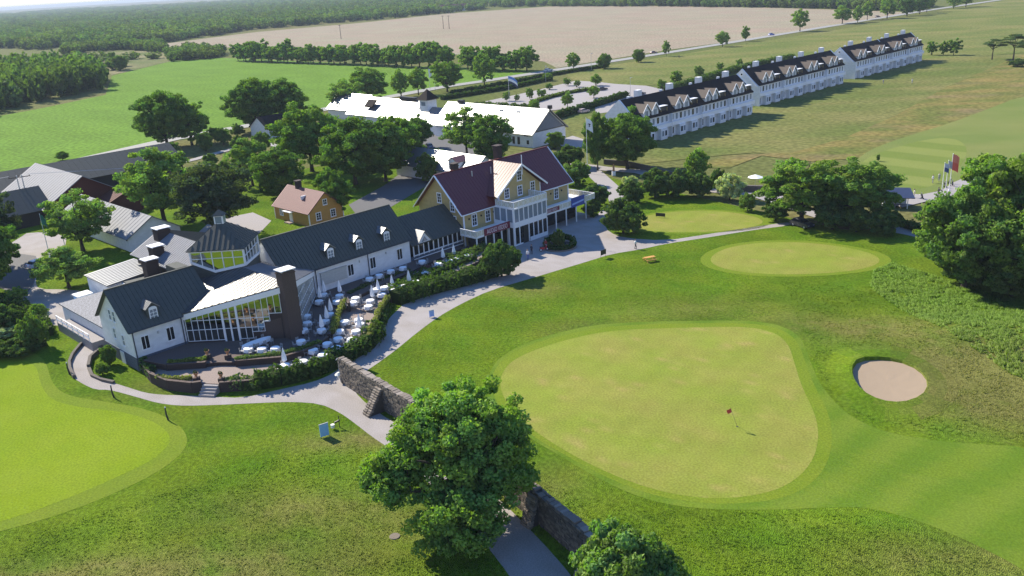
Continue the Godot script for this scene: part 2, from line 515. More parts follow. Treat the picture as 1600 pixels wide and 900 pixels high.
func paths():
	var white := func(x, z):
		var a := nz.get_noise_2d(x * 4.0, z * 4.0)
		var c := nz.get_noise_2d(x * 14.0 + 30, z * 14.0)
		return Color(1, 0.995, 0.985).lerp(Color(0.78, 0.75, 0.68), clampf(0.3 + a * 0.7 + c * 0.5, 0, 0.8))
	# gravel: from the walled gap round the patio, the hotel forecourt and on towards the far greens
	drape(soft(pv([53.36, -157.04, 52.1, -154.63, 45.05, -153.13, 34.92, -149.84, 27.63, -147.75, 22.69, -145.27, 17.46, -143.69, 13.25, -140.52, 7.55, -136.45, 2.13, -132.58, -3.53, -128.7, -7.86, -123.45, -10.96, -118.67, -13.74, -112.77, -15.87, -107.53, -17.91, -103.29, -19.68, -100.07, -20.45, -97.24, -18.82, -93.57, -16.01, -89.34, -13.01, -85.66, -10.29, -81.43, -6.04, -75.76, -2.25, -70.28, 1.04, -64.03, 3.39, -58.9, 4.93, -54.87, 0.01, -55.3, -2.7, -61.89, -6.22, -68.82, -10.3, -75.64, -13.77, -81.04, -16.19, -84.05, -18.4, -87.2, -20.7, -90.24, -23.37, -92.67, -26.58, -93.58, -29.68, -93.81, -34.29, -93.91, -38.16, -94.08, -40.79, -94.42, -43.54, -95.44, -46.69, -97.39, -49.29, -98.96, -51.38, -100.13, -53.17, -100.37, -55.41, -102.15, -57.73, -104.36, -59.52, -107.17, -60.62, -109.38, -61.51, -112.28, -61.97, -115.71, -61.82, -118.51, -62.02, -120.48, -63.69, -123, -66.25, -124.18, -70.53, -124.6, -73.06, -127.38, -75.7, -131.11, -78.39, -134.44, -81.78, -138.02, -84.86, -141.7, -89.45, -145.79, -98.72, -150.2, -108.68, -167.51, -102.71, -170.63, -103.12, -179, -103.63, -184.04, -93.37, -179.84, -87.33, -165.38, -91.76, -164.16, -84.16, -147.57, -81.36, -143.03, -76.55, -142.18, -72.52, -140.5, -67.78, -135.03, -60.86, -121.55, -58.71, -117.08, -57.93, -113.3, -58.24, -110.3, -56.97, -107.02, -55.42, -104.43, -53.4, -103, -51.32, -101.97, -48.88, -100.34, -46.18, -98.55, -43.9, -97.72, -40.7, -97.12, -37.31, -96.33, -33.18, -95.45, -28.96, -97.32, -25.32, -98.8, -23.3, -100.95, -22.44, -103.15, -20.69, -105.31, -18.8, -110.36, -18.75, -117.4, -15.95, -127.35, -10.17, -131.07, -4.09, -136.3, -0.32, -140.67, 0.33, -145.97, -3.05, -154.5, 0.66, -162.36, 14.06, -173.91, 16.37, -170.8, 18.56, -162.08, 18.8, -157.09, 20.96, -152.79, 27.99, -149.67, 35.37, -151.82, 45.63, -155.18]), 1), 0.012, "gravel_path", M.gravel_v, white, 1.0)
	drape(pv([-102.19, -169.65, -92.32, -164.27, -87.86, -156.24, -83.6, -145.76, -82, -139.93, -84.68, -141.34, -89.06, -145.05, -100.16, -148.72, -112.99, -170.51]), 0.03, "asphalt_yard", M.asphalt, white, 4.0)
	ribbon(pv([17.54, -222.19, 20.98, -215.56, 22.1, -205.51, 23.25, -194.95, 24.1, -185.99, 23.58, -178.07, 21.09, -172.26, 18.33, -165.42]), 4.2, 0.02, "hotel_drive", M.gravel)
	ribbon(pv([18.92, -219.34, 25.44, -212.72, 32.57, -207.67, 38.37, -197.54, 43.13, -185.94, 52.47, -179.37, 56.87, -167.87, 59.98, -158.77, 64.81, -152.68, 70.18, -146.4, 76.36, -136.58, 82.92, -126.36]), 4.0, 0.026, "service_lane", M.gravel)
	drape(pv([74.03, -166.83, 79.38, -174.22, 83.76, -170.85, 88.66, -172.97, 94.36, -179.14, 104.09, -187.37, 107.12, -185.18, 97.72, -175.24, 86.88, -161.64, 82.65, -165.75, 76.06, -162.25]), 0.02, "tee_plaza", M.gravel, white, 3.0)
	ribbon(pv([50.83, -183.34, 54.83, -178.19, 59.88, -169.23, 68.1, -167.23, 75.34, -163.43]), 3.0, 0.03, "cart_track", M.gravel)
	ribbon(pv([-168.88, -230.56, -134.17, -266.22, -113.71, -303.06, -91.04, -326.71, -76.79, -350.24, -59.81, -372.92, -26.93, -411.18, -6.34, -426.81, 22.65, -452.19, 58.99, -483.84, 100.6, -520.07, 149.33, -564.33, 207.76, -619.39, 278.43, -685.98, 363.62, -763.84, 472.61, -854.69, 651, -1000.91]), 8.0, 0.05, "country_road", M.road)
	# car park with two planted strips, courtyard behind the hotel
	flat(pv([-19.09, -336.77, -5.77, -352.85, 13.02, -374.98, 34.64, -404.88, 43.72, -394.9, 49.47, -384.46, 61.17, -371.35, 69.08, -343.79, 53.71, -341.18, 27.28, -322.27, 19.45, -317.32, -0.88, -316.11]), 0.03, "car_park", M.gravel, white)
	flat(pv([34.35, -322.62, 56.98, -353.71, 58.29, -339.05, 42.79, -307.62, 32.17, -302.76]), 0.02, "terrace_house_drive", M.gravel, white)
	flat(pv([-29.51, -276.65, -19.86, -285.43, -5.03, -257.25, -11.51, -226.61, -21.05, -200, -26.58, -183.49, -31.5, -179.28, -35.41, -191.27, -29.6, -208.93, -25.33, -230.64]), 0.03, "hotel_yard", M.asphalt, white)
	flat(pv([-63.91, -170.72, -64.11, -184.08, -56.48, -189.4, -50.32, -180.96, -50.43, -170.63, -53.56, -157.42, -60.19, -161.2]), 0.03, "garden_yard", M.gravel, white)
	ribbon(pv([-100.14, -250.64, -92.94, -259.73, -87.01, -272.14, -78.23, -284.96, -69.21, -272.91]), 3.0, 0.03, "garden_path", M.gravel)
	flat(pv([12.63, -251.41, 21, -262.62, 25.47, -250.24, 20.99, -241.68]), 0.03, "barn_apron", M.gravel, white)

func green_col(x: float, z: float) -> Color:
	var a := nz.get_noise_2d(x * 2.0 + 9, z * 2.0) * 0.5 + 0.5
	var c := nz.get_noise_2d(x * 10, z * 10) * 0.5 + 0.5
	var e := nz.get_noise_2d(x * 3.0 + 200, z * 3.0) * 0.5 + 0.5
	return Color(0.24, 0.30, 0.045).lerp(Color(0.285, 0.29, 0.065), clampf(a * 2 - 0.5, 0, 1)).lerp(Color(0.4, 0.3, 0.12), clampf((c * e - 0.36) * 4, 0, 0.5)) * (0.92 + 0.16 * c + 0.1 * nz.get_noise_2d(x * 1.6, z * 3.4 + 70) + 0.035 * sin((x * 0.8 + z * 0.6) * 1.9))

func collar_col(x: float, z: float) -> Color:
	var a := nz.get_noise_2d(x * 3.0, z * 3.0) * 0.5 + 0.5
	return Color(0.155, 0.24, 0.02).lerp(Color(0.205, 0.26, 0.03), a)

func fairway_col(x: float, z: float) -> Color:
	var s := 0.5 + 0.5 * sin((x * 0.55 + z * 0.83) * 1.15 + nz.get_noise_2d(x, z) * 1.5)
	var a := nz.get_noise_2d(x * 3.0, z * 3.0) * 0.5 + 0.5
	s = smoothstep(0.3, 0.7, s)
	return Color(0.11, 0.2, 0.02).lerp(Color(0.18, 0.25, 0.03), s * 0.55 + a * 0.45)

func fringe_col(x: float, z: float) -> Color:
	return links_col(x, z).lerp(Color(0.19, 0.25, 0.07), 0.55)

func stripe_col(x: float, z: float) -> Color:
	var s := smoothstep(0.35, 0.65, 0.5 + 0.5 * sin((x * 0.35 - z * 0.3) * 0.9))
	var a := nz.get_noise_2d(x * 2.0, z * 2.0) * 0.5 + 0.5
	return Color(0.17, 0.23, 0.05).lerp(Color(0.25, 0.29, 0.08), s * 0.7 + a * 0.3)

func left_green_col(x: float, z: float) -> Color:
	var a := nz.get_noise_2d(x * 2.0 + 9, z * 2.0) * 0.5 + 0.5
	var c := nz.get_noise_2d(x * 11, z * 11) * 0.5 + 0.5
	return Color(0.19, 0.29, 0.012).lerp(Color(0.235, 0.31, 0.025), a) * (0.92 + 0.16 * c)

# round off the corners of an outline
func soft(p: PackedVector2Array, times := 2) -> PackedVector2Array:
	for k in times:
		var q := PackedVector2Array()
		for i in p.size():
			var a := p[i]
			var b := p[(i + 1) % p.size()]
			q.append(a.lerp(b, 0.25))
			q.append(a.lerp(b, 0.75))
		p = q
	return p

func greens():
	drape(soft(pv([-3.61, -95.32, -3.32, -98.92, -2.18, -102.63, 0.82, -106.54, 5.74, -109.99, 12.12, -112.25, 21.8, -111.66, 31.63, -110.33, 35.33, -108.1, 36.74, -103.25, 35.81, -97.15, 34.61, -90.15, 34.63, -84.28, 35.8, -80.24, 38.59, -77.48, 42.89, -75.68, 51.26, -73.7, 48.26, -63.22, 40.46, -51.08, 38.68, -56.12, 35.76, -60.28, 32.94, -63.45, 29.93, -65.59, 26.03, -65.8, 21.5, -65.87, 15.99, -66.64, 11.69, -68.4, 8.01, -71.79, 4.11, -76.8, 0.4, -81.51, -2.41, -87.62, -3.37, -91.88])), 0.010, "fairway", M.green, fairway_col, 1.0)
	drape(soft(pv([-3.23, -95.27, -2.92, -98.49, -1.52, -102.74, 1.66, -106.2, 6.35, -108.77, 12.45, -111.26, 21.62, -110.74, 31.21, -109.45, 34.75, -107.06, 35.93, -102.32, 35.17, -96.86, 33.9, -90.25, 33.22, -83.27, 31.5, -77.29, 28.86, -72.1, 25.2, -68.43, 21.32, -67.19, 16.75, -67.46, 12.67, -68.92, 8.77, -72.05, 4.75, -76.73, 0.95, -81.58, -1.91, -87.71, -2.92, -92.15])), 0.016, "green_collar", M.green, collar_col, 1.0)
	drape(soft(pv([-2.15, -95.12, -1.73, -98.32, -0.55, -101.41, 2.17, -104.24, 6.39, -107, 12.69, -109.6, 21.32, -109.16, 30.44, -108.19, 33.73, -105.66, 34.55, -101.08, 33.58, -95.59, 32.37, -89.62, 31.65, -82.74, 30.13, -77.45, 27.78, -73.04, 24.57, -69.78, 21.07, -68.35, 16.94, -68.26, 13.11, -69.72, 9.33, -72.55, 5.4, -76.78, 1.96, -81.46, -0.63, -86.79, -1.8, -91.34])), 0.022, "putting_green", M.green, green_col, 1.0)
	drape(soft(pv([-87.54, -114.96, -79.74, -117.2, -73.72, -116.31, -68.27, -114.6, -64.42, -110.77, -60.17, -103.35, -56.42, -99.19, -50.81, -96.89, -44.09, -94.02, -38.71, -89.4, -36.35, -85.33, -36.27, -81.79, -38.11, -77.62, -42.55, -72.99, -48.84, -69.7, -57.28, -68.01])), 0.010, "practice_green_collar", M.green, collar_col, 1.0)
	drape(soft(pv([-84.51, -110.26, -77.35, -113.05, -72.03, -113.16, -67.69, -111.66, -64.64, -108.71, -61.29, -102.75, -57.58, -97.94, -52.92, -95.47, -47.91, -94.01, -43.09, -91.33, -39.69, -88.03, -38.37, -85.29, -38.54, -82.05, -40.6, -78.98, -44.14, -75.13, -49.63, -71.19, -58.27, -69.54])), 0.018, "practice_green", M.green, left_green_col, 1.0)
	for g in [["small_green_by_hedge", Vector3(35.63, 0, -161.04), 12.5, 7.5, -0.12, 0.9], ["small_green_by_path", Vector3(46.07, 0, -135.88), 13.2, 8.6, -0.16, 1.0]]:
		for q in 2:
			var p := PackedVector2Array()
			for i in 40:
				var a := TAU * i / 40
				var k: float = (1.0 if q == 1 else 1.13) * (1.0 + 0.04 * sin(a * 3 + g[2]))
				var e := Vector2(cos(a) * g[2] * k, sin(a) * g[3] * k).rotated(-g[4])
				p.append(Vector2(g[1].x, g[1].z) + e)
			drape(p, 0.012 + 0.008 * q, (g[0] + "_collar") if q == 0 else g[0], M.green, (collar_col if q == 0 else green_col) if g[0] != "tee_green" else (links_col if q == 0 else fairway_col), 1.0)
	drape(soft(pv([69.51, -181.48, 88.23, -213.12, 103.42, -227.95, 131.49, -250.08, 182.07, -298.51, 202.4, -271.97, 138.88, -182.76, 105.58, -182.35, 93.03, -176.48, 83.3, -169.87, 78.72, -172.69, 72.79, -175.91])), 0.014, "tee_fringe", M.green, fringe_col, 2.0)
	drape(soft(pv([79.73, -194.28, 86.62, -207.11, 98.15, -217.69, 111.1, -226.3, 117.66, -225.99, 115.55, -214.68, 106.43, -198.05, 94.51, -182.21, 85.39, -174.39, 81.33, -177.19, 77.78, -182.97])), 0.02, "driving_tee", M.green, stripe_col, 1.0)
	bunker()

func bunker():
	var edge := pv([39.45, -92.94, 40.48, -94.42, 41.7, -94.98, 43.19, -94.86, 44.53, -94.4, 45.67, -93.5, 46.42, -92.14, 46.66, -90.54, 46.47, -89.04, 45.92, -87.64, 44.85, -86.18, 43.51, -85.11, 42.06, -84.38, 40.88, -84.23, 39.88, -84.51, 39.06, -85.23, 38.47, -86.39, 38.27, -87.85, 38.39, -89.64, 38.8, -91.28])
	var ct := Vector2.ZERO
	for p in edge: ct += p / edge.size()
	keep_off.append(edge)
	var sun2 := Vector2(-0.72, -0.69)
	var b := MB.new()
	b.has_col = true
	var sand := MB.new()
	sand.has_col = true
	var rings := [[1.75, 0.0], [1.5, 0.16], [1.25, 0.42], [1.08, 0.62], [1.0, 0.64], [0.985, 0.45], [0.97, 0.03]]
	var k := edge.size()
	var at := func(i: int, s: float, y: float) -> Vector3:
		var d := edge[i % k] - ct
		var lip := 0.35 + 0.65 * clampf(d.normalized().dot(sun2) * 0.6 + 0.5, 0, 1)
		var q := ct + d * s
		var base := gh(q.x, q.y)
		return Vector3(q.x, base + 0.014 + y * lip, q.y)
	for r in rings.size() - 1:
		for i in k:
			b.col = lawn_col(at.call(i, rings[r][0], 0).x, at.call(i, rings[r][0], 0).z)
			b.quad(at.call(i, rings[r][0], rings[r][1]), at.call(i, rings[r + 1][0], rings[r + 1][1]), at.call(i + 1, rings[r + 1][0], rings[r + 1][1]), at.call(i + 1, rings[r][0], rings[r][1]))
	var lip_o = tag(build(b, "bunker_lip", M.grass, self), "", "", "", "structure")
	fix_up(lip_o)
	var ss := [1.0, 0.85, 0.6, 0.3, 0.001]
	for r in ss.size() - 1:
		for i in k:
			sand.col = Color.WHITE
			var y0 := 0.10 if r == 0 else 0.06
			var f := func(ii, s): 
				var q: Vector3 = at.call(ii, s, 0)
				return q + Vector3(0, 0.03 + 0.12 * s * s + 0.03 * nz.get_noise_2d(q.x * 30, q.z * 30), 0)
			sand.quad(f.call(i, ss[r]), f.call(i, ss[r + 1]), f.call(i + 1, ss[r + 1]), f.call(i + 1, ss[r]))
	fix_up(tag(build(sand, "bunker_sand", M.sand, self), "", "", "", "structure"))

# turn every face of a sheet so that it faces the sky
func fix_up(o: MeshInstance3D):
	var arr := o.mesh.surface_get_arrays(0)
	var v: PackedVector3Array = arr[Mesh.ARRAY_VERTEX]
	var n: PackedVector3Array = arr[Mesh.ARRAY_NORMAL]
	for i in range(0, v.size(), 3):
		if n[i].y < 0:
			var t := v[i + 1]
			v[i + 1] = v[i + 2]
			v[i + 2] = t
			for j in 3: n[i + j] = -n[i + j]
	arr[Mesh.ARRAY_VERTEX] = v
	arr[Mesh.ARRAY_NORMAL] = n
	var m := ArrayMesh.new()
	m.add_surface_from_arrays(Mesh.PRIMITIVE_TRIANGLES, arr)
	o.mesh = m

# ---------------------------------------------------------------- building parts
# windows are kept as shared meshes: a frame with bars and one set of panes just behind it
var win_cache := {}
func window(parent: Node, at: Vector3, w: float, h: float, nx: int, ny: int, fm: String, gm: String, turn := 0.0, arch := false, fw := 0.09, called := "window"):
	var key := "%s_%s_%d_%d_%s_%s" % [w, h, nx, ny, arch, fw]
	if not win_cache.has(key):
		var f := MB.new()
		var p := MB.new()
		var t := 0.1
		f.bb(-w / 2 - fw, -h / 2 - fw, 0, w / 2 + fw, -h / 2, t)
		f.bb(-w / 2 - fw, h / 2, 0, w / 2 + fw, h / 2 + fw, t)
		f.bb(-w / 2 - fw, -h / 2, 0, -w / 2, h / 2, t)
		f.bb(w / 2, -h / 2, 0, w / 2 + fw, h / 2, t)
		f.bb(-w / 2 - fw - 0.04, -h / 2 - fw - 0.04, 0, w / 2 + fw + 0.04, -h / 2 - fw, t + 0.06)
		for i in range(1, nx):
			var x := -w / 2 + w * i / nx
			f.bb(x - 0.035, -h / 2, 0.01, x + 0.035, h / 2, t - 0.01)
		for j in range(1, ny):
			var y := -h / 2 + h * j / ny
			f.bb(-w / 2, y - 0.03, 0.012, w / 2, y + 0.03, t - 0.012)
		if arch:
			var pts := []
			for i in 9:
				var a := PI * i / 8
				pts.append(Vector3(cos(a) * (w / 2 + fw), h / 2 + fw + sin(a) * w * 0.35, 0))
			f.slab(pts, Vector3(0, 0, t))
		p.bb(-w / 2, -h / 2, 0.005, w / 2, h / 2, t - 0.05)
		win_cache[key] = [f.mesh(), p.mesh()]
	var bs := Basis(Vector3.UP, turn)
	var o := inst(win_cache[key][0], called, M[fm], parent, at, bs)
	inst(win_cache[key][1], "pane", M[gm], o)
	return o

# sheet roof: a planar polygon cut into standing-seam panels that run down the slope
func seam_roof(parent: Node, called: String, poly: Array, down: Vector3, pitch_w: float, m: Material, thick := 0.05, rib := 0.06):
	var root := MeshInstance3D.new()
	var nn := Vector3.ZERO
	for i in poly.size():
		nn += (poly[i] - poly[0]).cross(poly[(i + 1) % poly.size()] - poly[0])
	nn = nn.normalized()
	if nn.y < 0: nn = -nn
	var e2 := (down - nn * down.dot(nn)).normalized()
	var e1 := e2.cross(nn).normalized()
	var o: Vector3 = poly[0]
	var p2 := PackedVector2Array()
	for p in poly:
		p2.append(Vector2((p - o).dot(e1), (p - o).dot(e2)))
	# deck under the panels
	var deck := MB.new()
	deck.slab(poly, -nn * 0.12)
	root.mesh = deck.mesh()
	root.material_override = m
	root.name = called
	parent.add_child(root, true)
	var lo := p2[0].x
	var hi := p2[0].x
	for p in p2:
		lo = min(lo, p.x)
		hi = max(hi, p.x)
	var k := int(max(1, round((hi - lo) / pitch_w)))
	var w := (hi - lo) / k
	for i in k:
		var b := MB.new()
		for q in 2:
			var x0 := lo + i * w + (0.0 if q == 0 else -0.03)
			var x1 := lo + (i + 1) * w - 0.002 if q == 0 else lo + i * w + 0.03
			if q == 1 and i == 0: x0 = lo
			var strip := PackedVector2Array([Vector2(x0, -200), Vector2(x1, -200), Vector2(x1, 200), Vector2(x0, 200)])
			for piece in Geometry2D.intersect_polygons(p2, strip):
				if piece.size() < 3: continue
				var pts := []
				for c in piece:
					pts.append(o + e1 * c.x + e2 * c.y + nn * 0.002)
				b.slab(pts, nn * (thick if q == 0 else thick + rib))
		if b.v.size() > 0:
			build(b, "roof_panel", m, root)
	return root

func gable_walls(b: MB, x0: float, x1: float, z0: float, z1: float, y0: float, eave: float, ridge: float):
	# closed solid with a ridge along x
	var zm := (z0 + z1) / 2
	var prof := [Vector3(x0, y0, z0), Vector3(x0, y0, z1), Vector3(x0, eave, z1), Vector3(x0, ridge, zm), Vector3(x0, eave, z0)]
	b.slab(prof, Vector3(x1 - x0, 0, 0))

func ridge_bar(parent: Node, a: Vector3, b: Vector3, m: Material, called := "ridge_cap"):
	var r := MB.new()
	r.bar(a, b, 0.3, 0.12)
	build(r, called, m, parent)

func downpipe(parent: Node, x: float, z: float, y0: float, y1: float):
	var d := MB.new()
	d.cyl(Vector3(x, y0, z), Vector3(x, y1, z), 0.07, 0.07, 6)
	d.box(Vector3(x, y1, z), Vector3(0.25, 0.2, 0.2))
	build(d, "downpipe", M.pipe, parent)

# small gabled dormer, front at z, ridge running back along -z
func dormer(parent: Node, x: float, y: float, z: float, w: float, h: float, depth: float, roof_m: Material, wall_m: Material, called := "dormer"):
	var b := MB.new()
	var g := h + w * 0.42
	b.slab([Vector3(x - w / 2, y, z), Vector3(x + w / 2, y, z), Vector3(x + w / 2, y + h, z), Vector3(x, y + g, z), Vector3(x - w / 2, y + h, z)], Vector3(0, 0, -depth))
	var o := build(b, called, wall_m, parent)
	var ov := 0.16
	for s in [-1, 1]:
		var r := MB.new()
		var e := Vector3(x + s * (w / 2 + ov), y + h - ov * 0.84, z + 0.15)
		var t := Vector3(x, y + g, z + 0.15)
		var nn := Vector3(s * 0.64, 0.77, 0)
		r.slab([e, t, t + Vector3(0, 0, -depth - 0.15), e + Vector3(0, 0, -depth - 0.15)], nn * 0.07)
		var kk := int(depth / 0.35)
		for i in kk + 1:
			var zz := z + 0.1 - i * 0.35
			r.bar(Vector3(e.x, e.y, zz) + nn * 0.09, Vector3(t.x, t.y, zz) + nn * 0.09, 0.04, 0.05, nn)
		build(r, "roof_slope", roof_m, o)
	window(o, Vector3(x, y + h * 0.48, z), w * 0.55, h * 0.75, 2, 3, "white_trim", "pale_glass", 0.0, true, 0.12)
	return o

func chimney(parent: Node, x: float, z: float, y0: float, y1: float, sx: float, sz: float, m: String, cap := "chim_cap"):
	var b := MB.new()
	b.bb(x - sx / 2, y0, z - sz / 2, x + sx / 2, y1, z + sz / 2)
	b.bb(x - sx / 2 - 0.08, y1 - 0.35, z - sz / 2 - 0.08, x + sx / 2 + 0.08, y1 - 0.2, z + sz / 2 + 0.08)
	var o := build(b, "chimney", M[m], parent)
	var c := MB.new()
	for sxx in [-1, 1]:
		for szz in [-1, 1]:
			c.box(Vector3(x + sxx * (sx / 2 - 0.12), y1 + 0.08, z + szz * (sz / 2 - 0.12)), Vector3(0.16, 0.16, 0.16))
	c.box(Vector3(x, y1 + 0.22, z), Vector3(sx + 0.35, 0.12, sz + 0.35))
	build(c, "chimney_cap", M[cap], o)
	return o

# glazed wall between two plan points whose head follows the sloping eave
func glass_wall(parent: Node, p0: Vector3, p1: Vector3, e0: float, e1: float, cols: Array, rows: Array):
	var d := p1 - p0
	d.y = 0
	var L := d.length()
	var u := d / L
	var out := Vector3(-u.z, 0, u.x)
	if out.dot(Vector3(0.3, 0, 1)) < 0: out = -out
	var fr := MB.new()
	var wall := MB.new()
	var head := func(s: float) -> float: return lerpf(e0, e1, s / L) - 0.15
	var frame := build_later("glazing_frame", M.white_trim, parent)
	for c in cols:
		var s0: float = c[0]
		var s1: float = c[1]
		var bot: float = c[2]
		var a := p0 + u * s0
		var z := p0 + u * s1
		# glass from sill to head in rows
		var ys := [bot]
		for r in rows:
			if r > bot + 0.3 and r < min(head.call(s0), head.call(s1)) - 1.0: ys.append(r)
		for i in ys.size():
			var y0: float = ys[i]
			var last: bool = i == ys.size() - 1
			var ya: float = (head.call(s0) - 0.75) if last else ys[i + 1]
			var yz: float = (head.call(s1) - 0.75) if last else ys[i + 1]
			var g := MB.new()
			g.slab([Vector3(a.x, y0, a.z), Vector3(z.x, y0, z.z), Vector3(z.x, yz, z.z), Vector3(a.x, ya, a.z)], out * 0.03)
			build(g, "pane", M.mirror_glass, frame)
			fr.bar(Vector3(a.x, y0, a.z) + out * 0.04, Vector3(z.x, y0, z.z) + out * 0.04, 0.07, 0.07)
		fr.bar(Vector3(a.x, bot, a.z) + out * 0.06, Vector3(a.x, head.call(s0) - 0.6, a.z) + out * 0.06, 0.07 if c.size() < 4 else 0.22, 0.07, out)
		fr.bar(Vector3(z.x, bot, z.z) + out * 0.062, Vector3(z.x, head.call(s1) - 0.6, z.z) + out * 0.062, 0.07 if c.size() < 4 else 0.22, 0.07, out)
		wall.slab([Vector3(a.x, 0.9, a.z), Vector3(z.x, 0.9, z.z), Vector3(z.x, bot, z.z), Vector3(a.x, bot, a.z)], out * 0.04)
	# fascia under the eave
	var f0 := p0 + out * 0.02
	var f1 := p1 + out * 0.02
	fr.slab([f0 + Vector3(0, e0 - 0.9, 0), f1 + Vector3(0, e1 - 0.9, 0), f1 + Vector3(0, e1 - 0.12, 0), f0 + Vector3(0, e0 - 0.12, 0)], out * 0.12)
	frame.mesh = fr.mesh()
	build(wall, "brick_base", M.brick_dark, parent)
	# dark core behind the glass
	var core := MB.new()
	core.slab([p0 + Vector3(0, 0.9, 0), p1 + Vector3(0, 0.9, 0), p1 + Vector3(0, e1 - 0.15, 0), p0 + Vector3(0, e0 - 0.15, 0)], -out * 0.25)
	build(core, "wall_core", M.black, parent)

func build_later(called: String, m: Material, parent: Node) -> MeshInstance3D:
	var o := MeshInstance3D.new()
	o.name = called
	o.material_override = m
	parent.add_child(o, true)
	return o

func clubhouse():
	var t := thing("clubhouse", "long white clubhouse with black sheet roofs, glazed prow and square roof lantern", "clubhouse", CLUB, YAW)
	# left wing
	var b := MB.new()
	gable_walls(b, 0, 12, -10, 0, 1.8, 5.75, 10.2)
	build(b, "left_wing_wall", M.white, t)
	b = MB.new()
	b.bb(-0.06, -0.5, -10.06, 12, 1.8, 0.06)
	build(b, "plinth", M.plinth, t)
	seam_roof(t, "roof", [Vector3(-0.45, 10.3, -5), Vector3(12, 10.3, -5), Vector3(12, 7.44, -1.85), Vector3(7.1, 5.55, 0.3), Vector3(-0.45, 5.55, 0.3)], Vector3(0, -1, 1), 0.62, M.roof_black)
	seam_roof(t, "roof", [Vector3(-0.45, 10.3, -5), Vector3(12, 10.3, -5), Vector3(12, 5.55, -10.3), Vector3(-0.45, 5.55, -10.3)], Vector3(0, -1, -1), 0.62, M.roof_black)
	ridge_bar(t, Vector3(-0.45, 10.38, -5), Vector3(12, 10.38, -5), M.roof_black)
	var vg := MB.new()
	vg.bar(Vector3(-0.42, 5.5, 0.32), Vector3(-0.42, 10.28, -5), 0.06, 0.22, Vector3(-1, 0, 0))
	vg.bar(Vector3(-0.42, 5.5, -10.32), Vector3(-0.42, 10.28, -5), 0.06, 0.22, Vector3(-1, 0, 0))
	build(vg, "verge_board", M.roof_black, t)
	var gut := MB.new()
	gut.cyl(Vector3(-0.45, 5.5, 0.38), Vector3(7.0, 5.5, 0.38), 0.08, 0.08, 6)
	build(gut, "gutter", M.pipe, t)
	window(t, Vector3(1.56, 3.55, 0), 0.95, 1.75, 2, 1, "white_trim", "glass", 0, false, 0.08)
	window(t, Vector3(5.03, 3.62, 0), 0.95, 1.75, 2, 1, "white_trim", "glass", 0, false, 0.08)
	for w in [[-3.0, 3.6], [-5.6, 4.0], [-4.6, 6.6], [-5.9, 6.6]]:
		window(t, Vector3(0, w[1], w[0]), 0.7, 1.4, 1, 2, "white_trim", "pale_glass", -PI / 2)
	var bd := MB.new()
	bd.bb(-0.16, -0.3, -4.9, -0.06, 1.7, -3.8)
	build(bd, "basement_door", M.white_trim, t)
	dormer(t, 3.55, 5.95, -0.55, 1.6, 1.75, 2.8, M.roof_sheet, M.roof_black)
	downpipe(t, 0.1, 0.12, 1.8, 5.4)
	downpipe(t, 6.75, 0.14, 1.2, 5.5)
	var lamp := MB.new()
	lamp.box(Vector3(3.4, 4.4, 0.1), Vector3(0.16, 0.35, 0.2))
	build(lamp, "wall_lamp", M.metal, t)
	# glazed hall: low gable roof cut to a prow at the chimney
	var hl := Vector3(7.0, 0, -0.1)
	var hp := Vector3(16.9, 0, 10.1)
	var hp2 := Vector3(18.2, 0, 10.1)
	var hr := Vector3(29.0, 0, -1.6)
	var cols := []
	var x := 0.35
	for i in 6:
		cols.append([x, x + 0.83, 1.75])
		x += 0.83
	cols.append([x + 0.15, x + 1.1, 1.35, 1])
	cols.append([x + 1.1, x + 2.05, 1.35, 1])
	x += 2.2
	for bt in [1.75, 1.75, 2.7, 2.7, 4.1, 5.2, 5.2]:
		cols.append([x, x + 0.86, bt])
		x += 0.86
	glass_wall(t, hl, hp, 5.75, 8.98, cols, [3.35, 4.7])
	cols = []
	x = 0.9
	for i in 15:
		cols.append([x, x + 0.92, 1.7])
		x += 0.92
	glass_wall(t, hp2, hr, 9.0, 5.6, cols, [3.2, 4.6, 6.0])
	seam_roof(t, "hall_roof", [Vector3(17.6, 9.22, 10.9), Vector3(6.5, 5.63, -0.35), Vector3(6.8, 5.72, 0.0), Vector3(12, 7.41, -1.85), Vector3(12, 7.41, -9), Vector3(17.6, 9.22, -9)], Vector3(-1, -0.3, 0), 0.7, M.roof_dark_sheet)
	seam_roof(t, "hall_roof", [Vector3(17.6, 9.22, 10.9), Vector3(17.6, 9.22, -9), Vector3(24, 7.15, -9), Vector3(24, 7.15, -3.4), Vector3(29.4, 5.4, -1.7)], Vector3(1, -0.3, 0), 0.7, M.roof_grey)  # grey instead of the dark sheet: grazing light put into this slope's colour
	chimney(t, 17.5, 10.2, 0.9, 11.0, 2.0, 1.5, "brick")
	b = MB.new()
	b.slab([Vector3(14.2, 0.9, 7.4), Vector3(16.9, 0.9, 10.15), Vector3(16.9, 5.1, 10.15), Vector3(15.6, 5.1, 8.8), Vector3(15.6, 4.0, 8.8), Vector3(14.9, 4.0, 8.1), Vector3(14.2, 2.6, 7.4)], Vector3(0.06, 0, -0.06))
	build(b, "stepped_brick_wall", M.brick, t)
	# square lantern turned 45 degrees on the ridge
	lantern(t)
	# right wing
	b = MB.new()
	gable_walls(b, 24.2, 48.4, -12, -2, 1.55, 5.7, 10.6)
	build(b, "right_wing_wall", M.white, t)
	b = MB.new()
	b.bb(29.2, 0.2, -12, 48.45, 1.55, -1.94)
	build(b, "plinth", M.plinth, t)
	seam_roof(t, "roof", [Vector3(24, 10.7, -7), Vector3(48.8, 10.7, -7), Vector3(48.8, 5.5, -1.65), Vector3(29.1, 5.5, -1.65), Vector3(24, 7.2, -3.4)], Vector3(0, -1, 1), 0.62, M.roof_black)
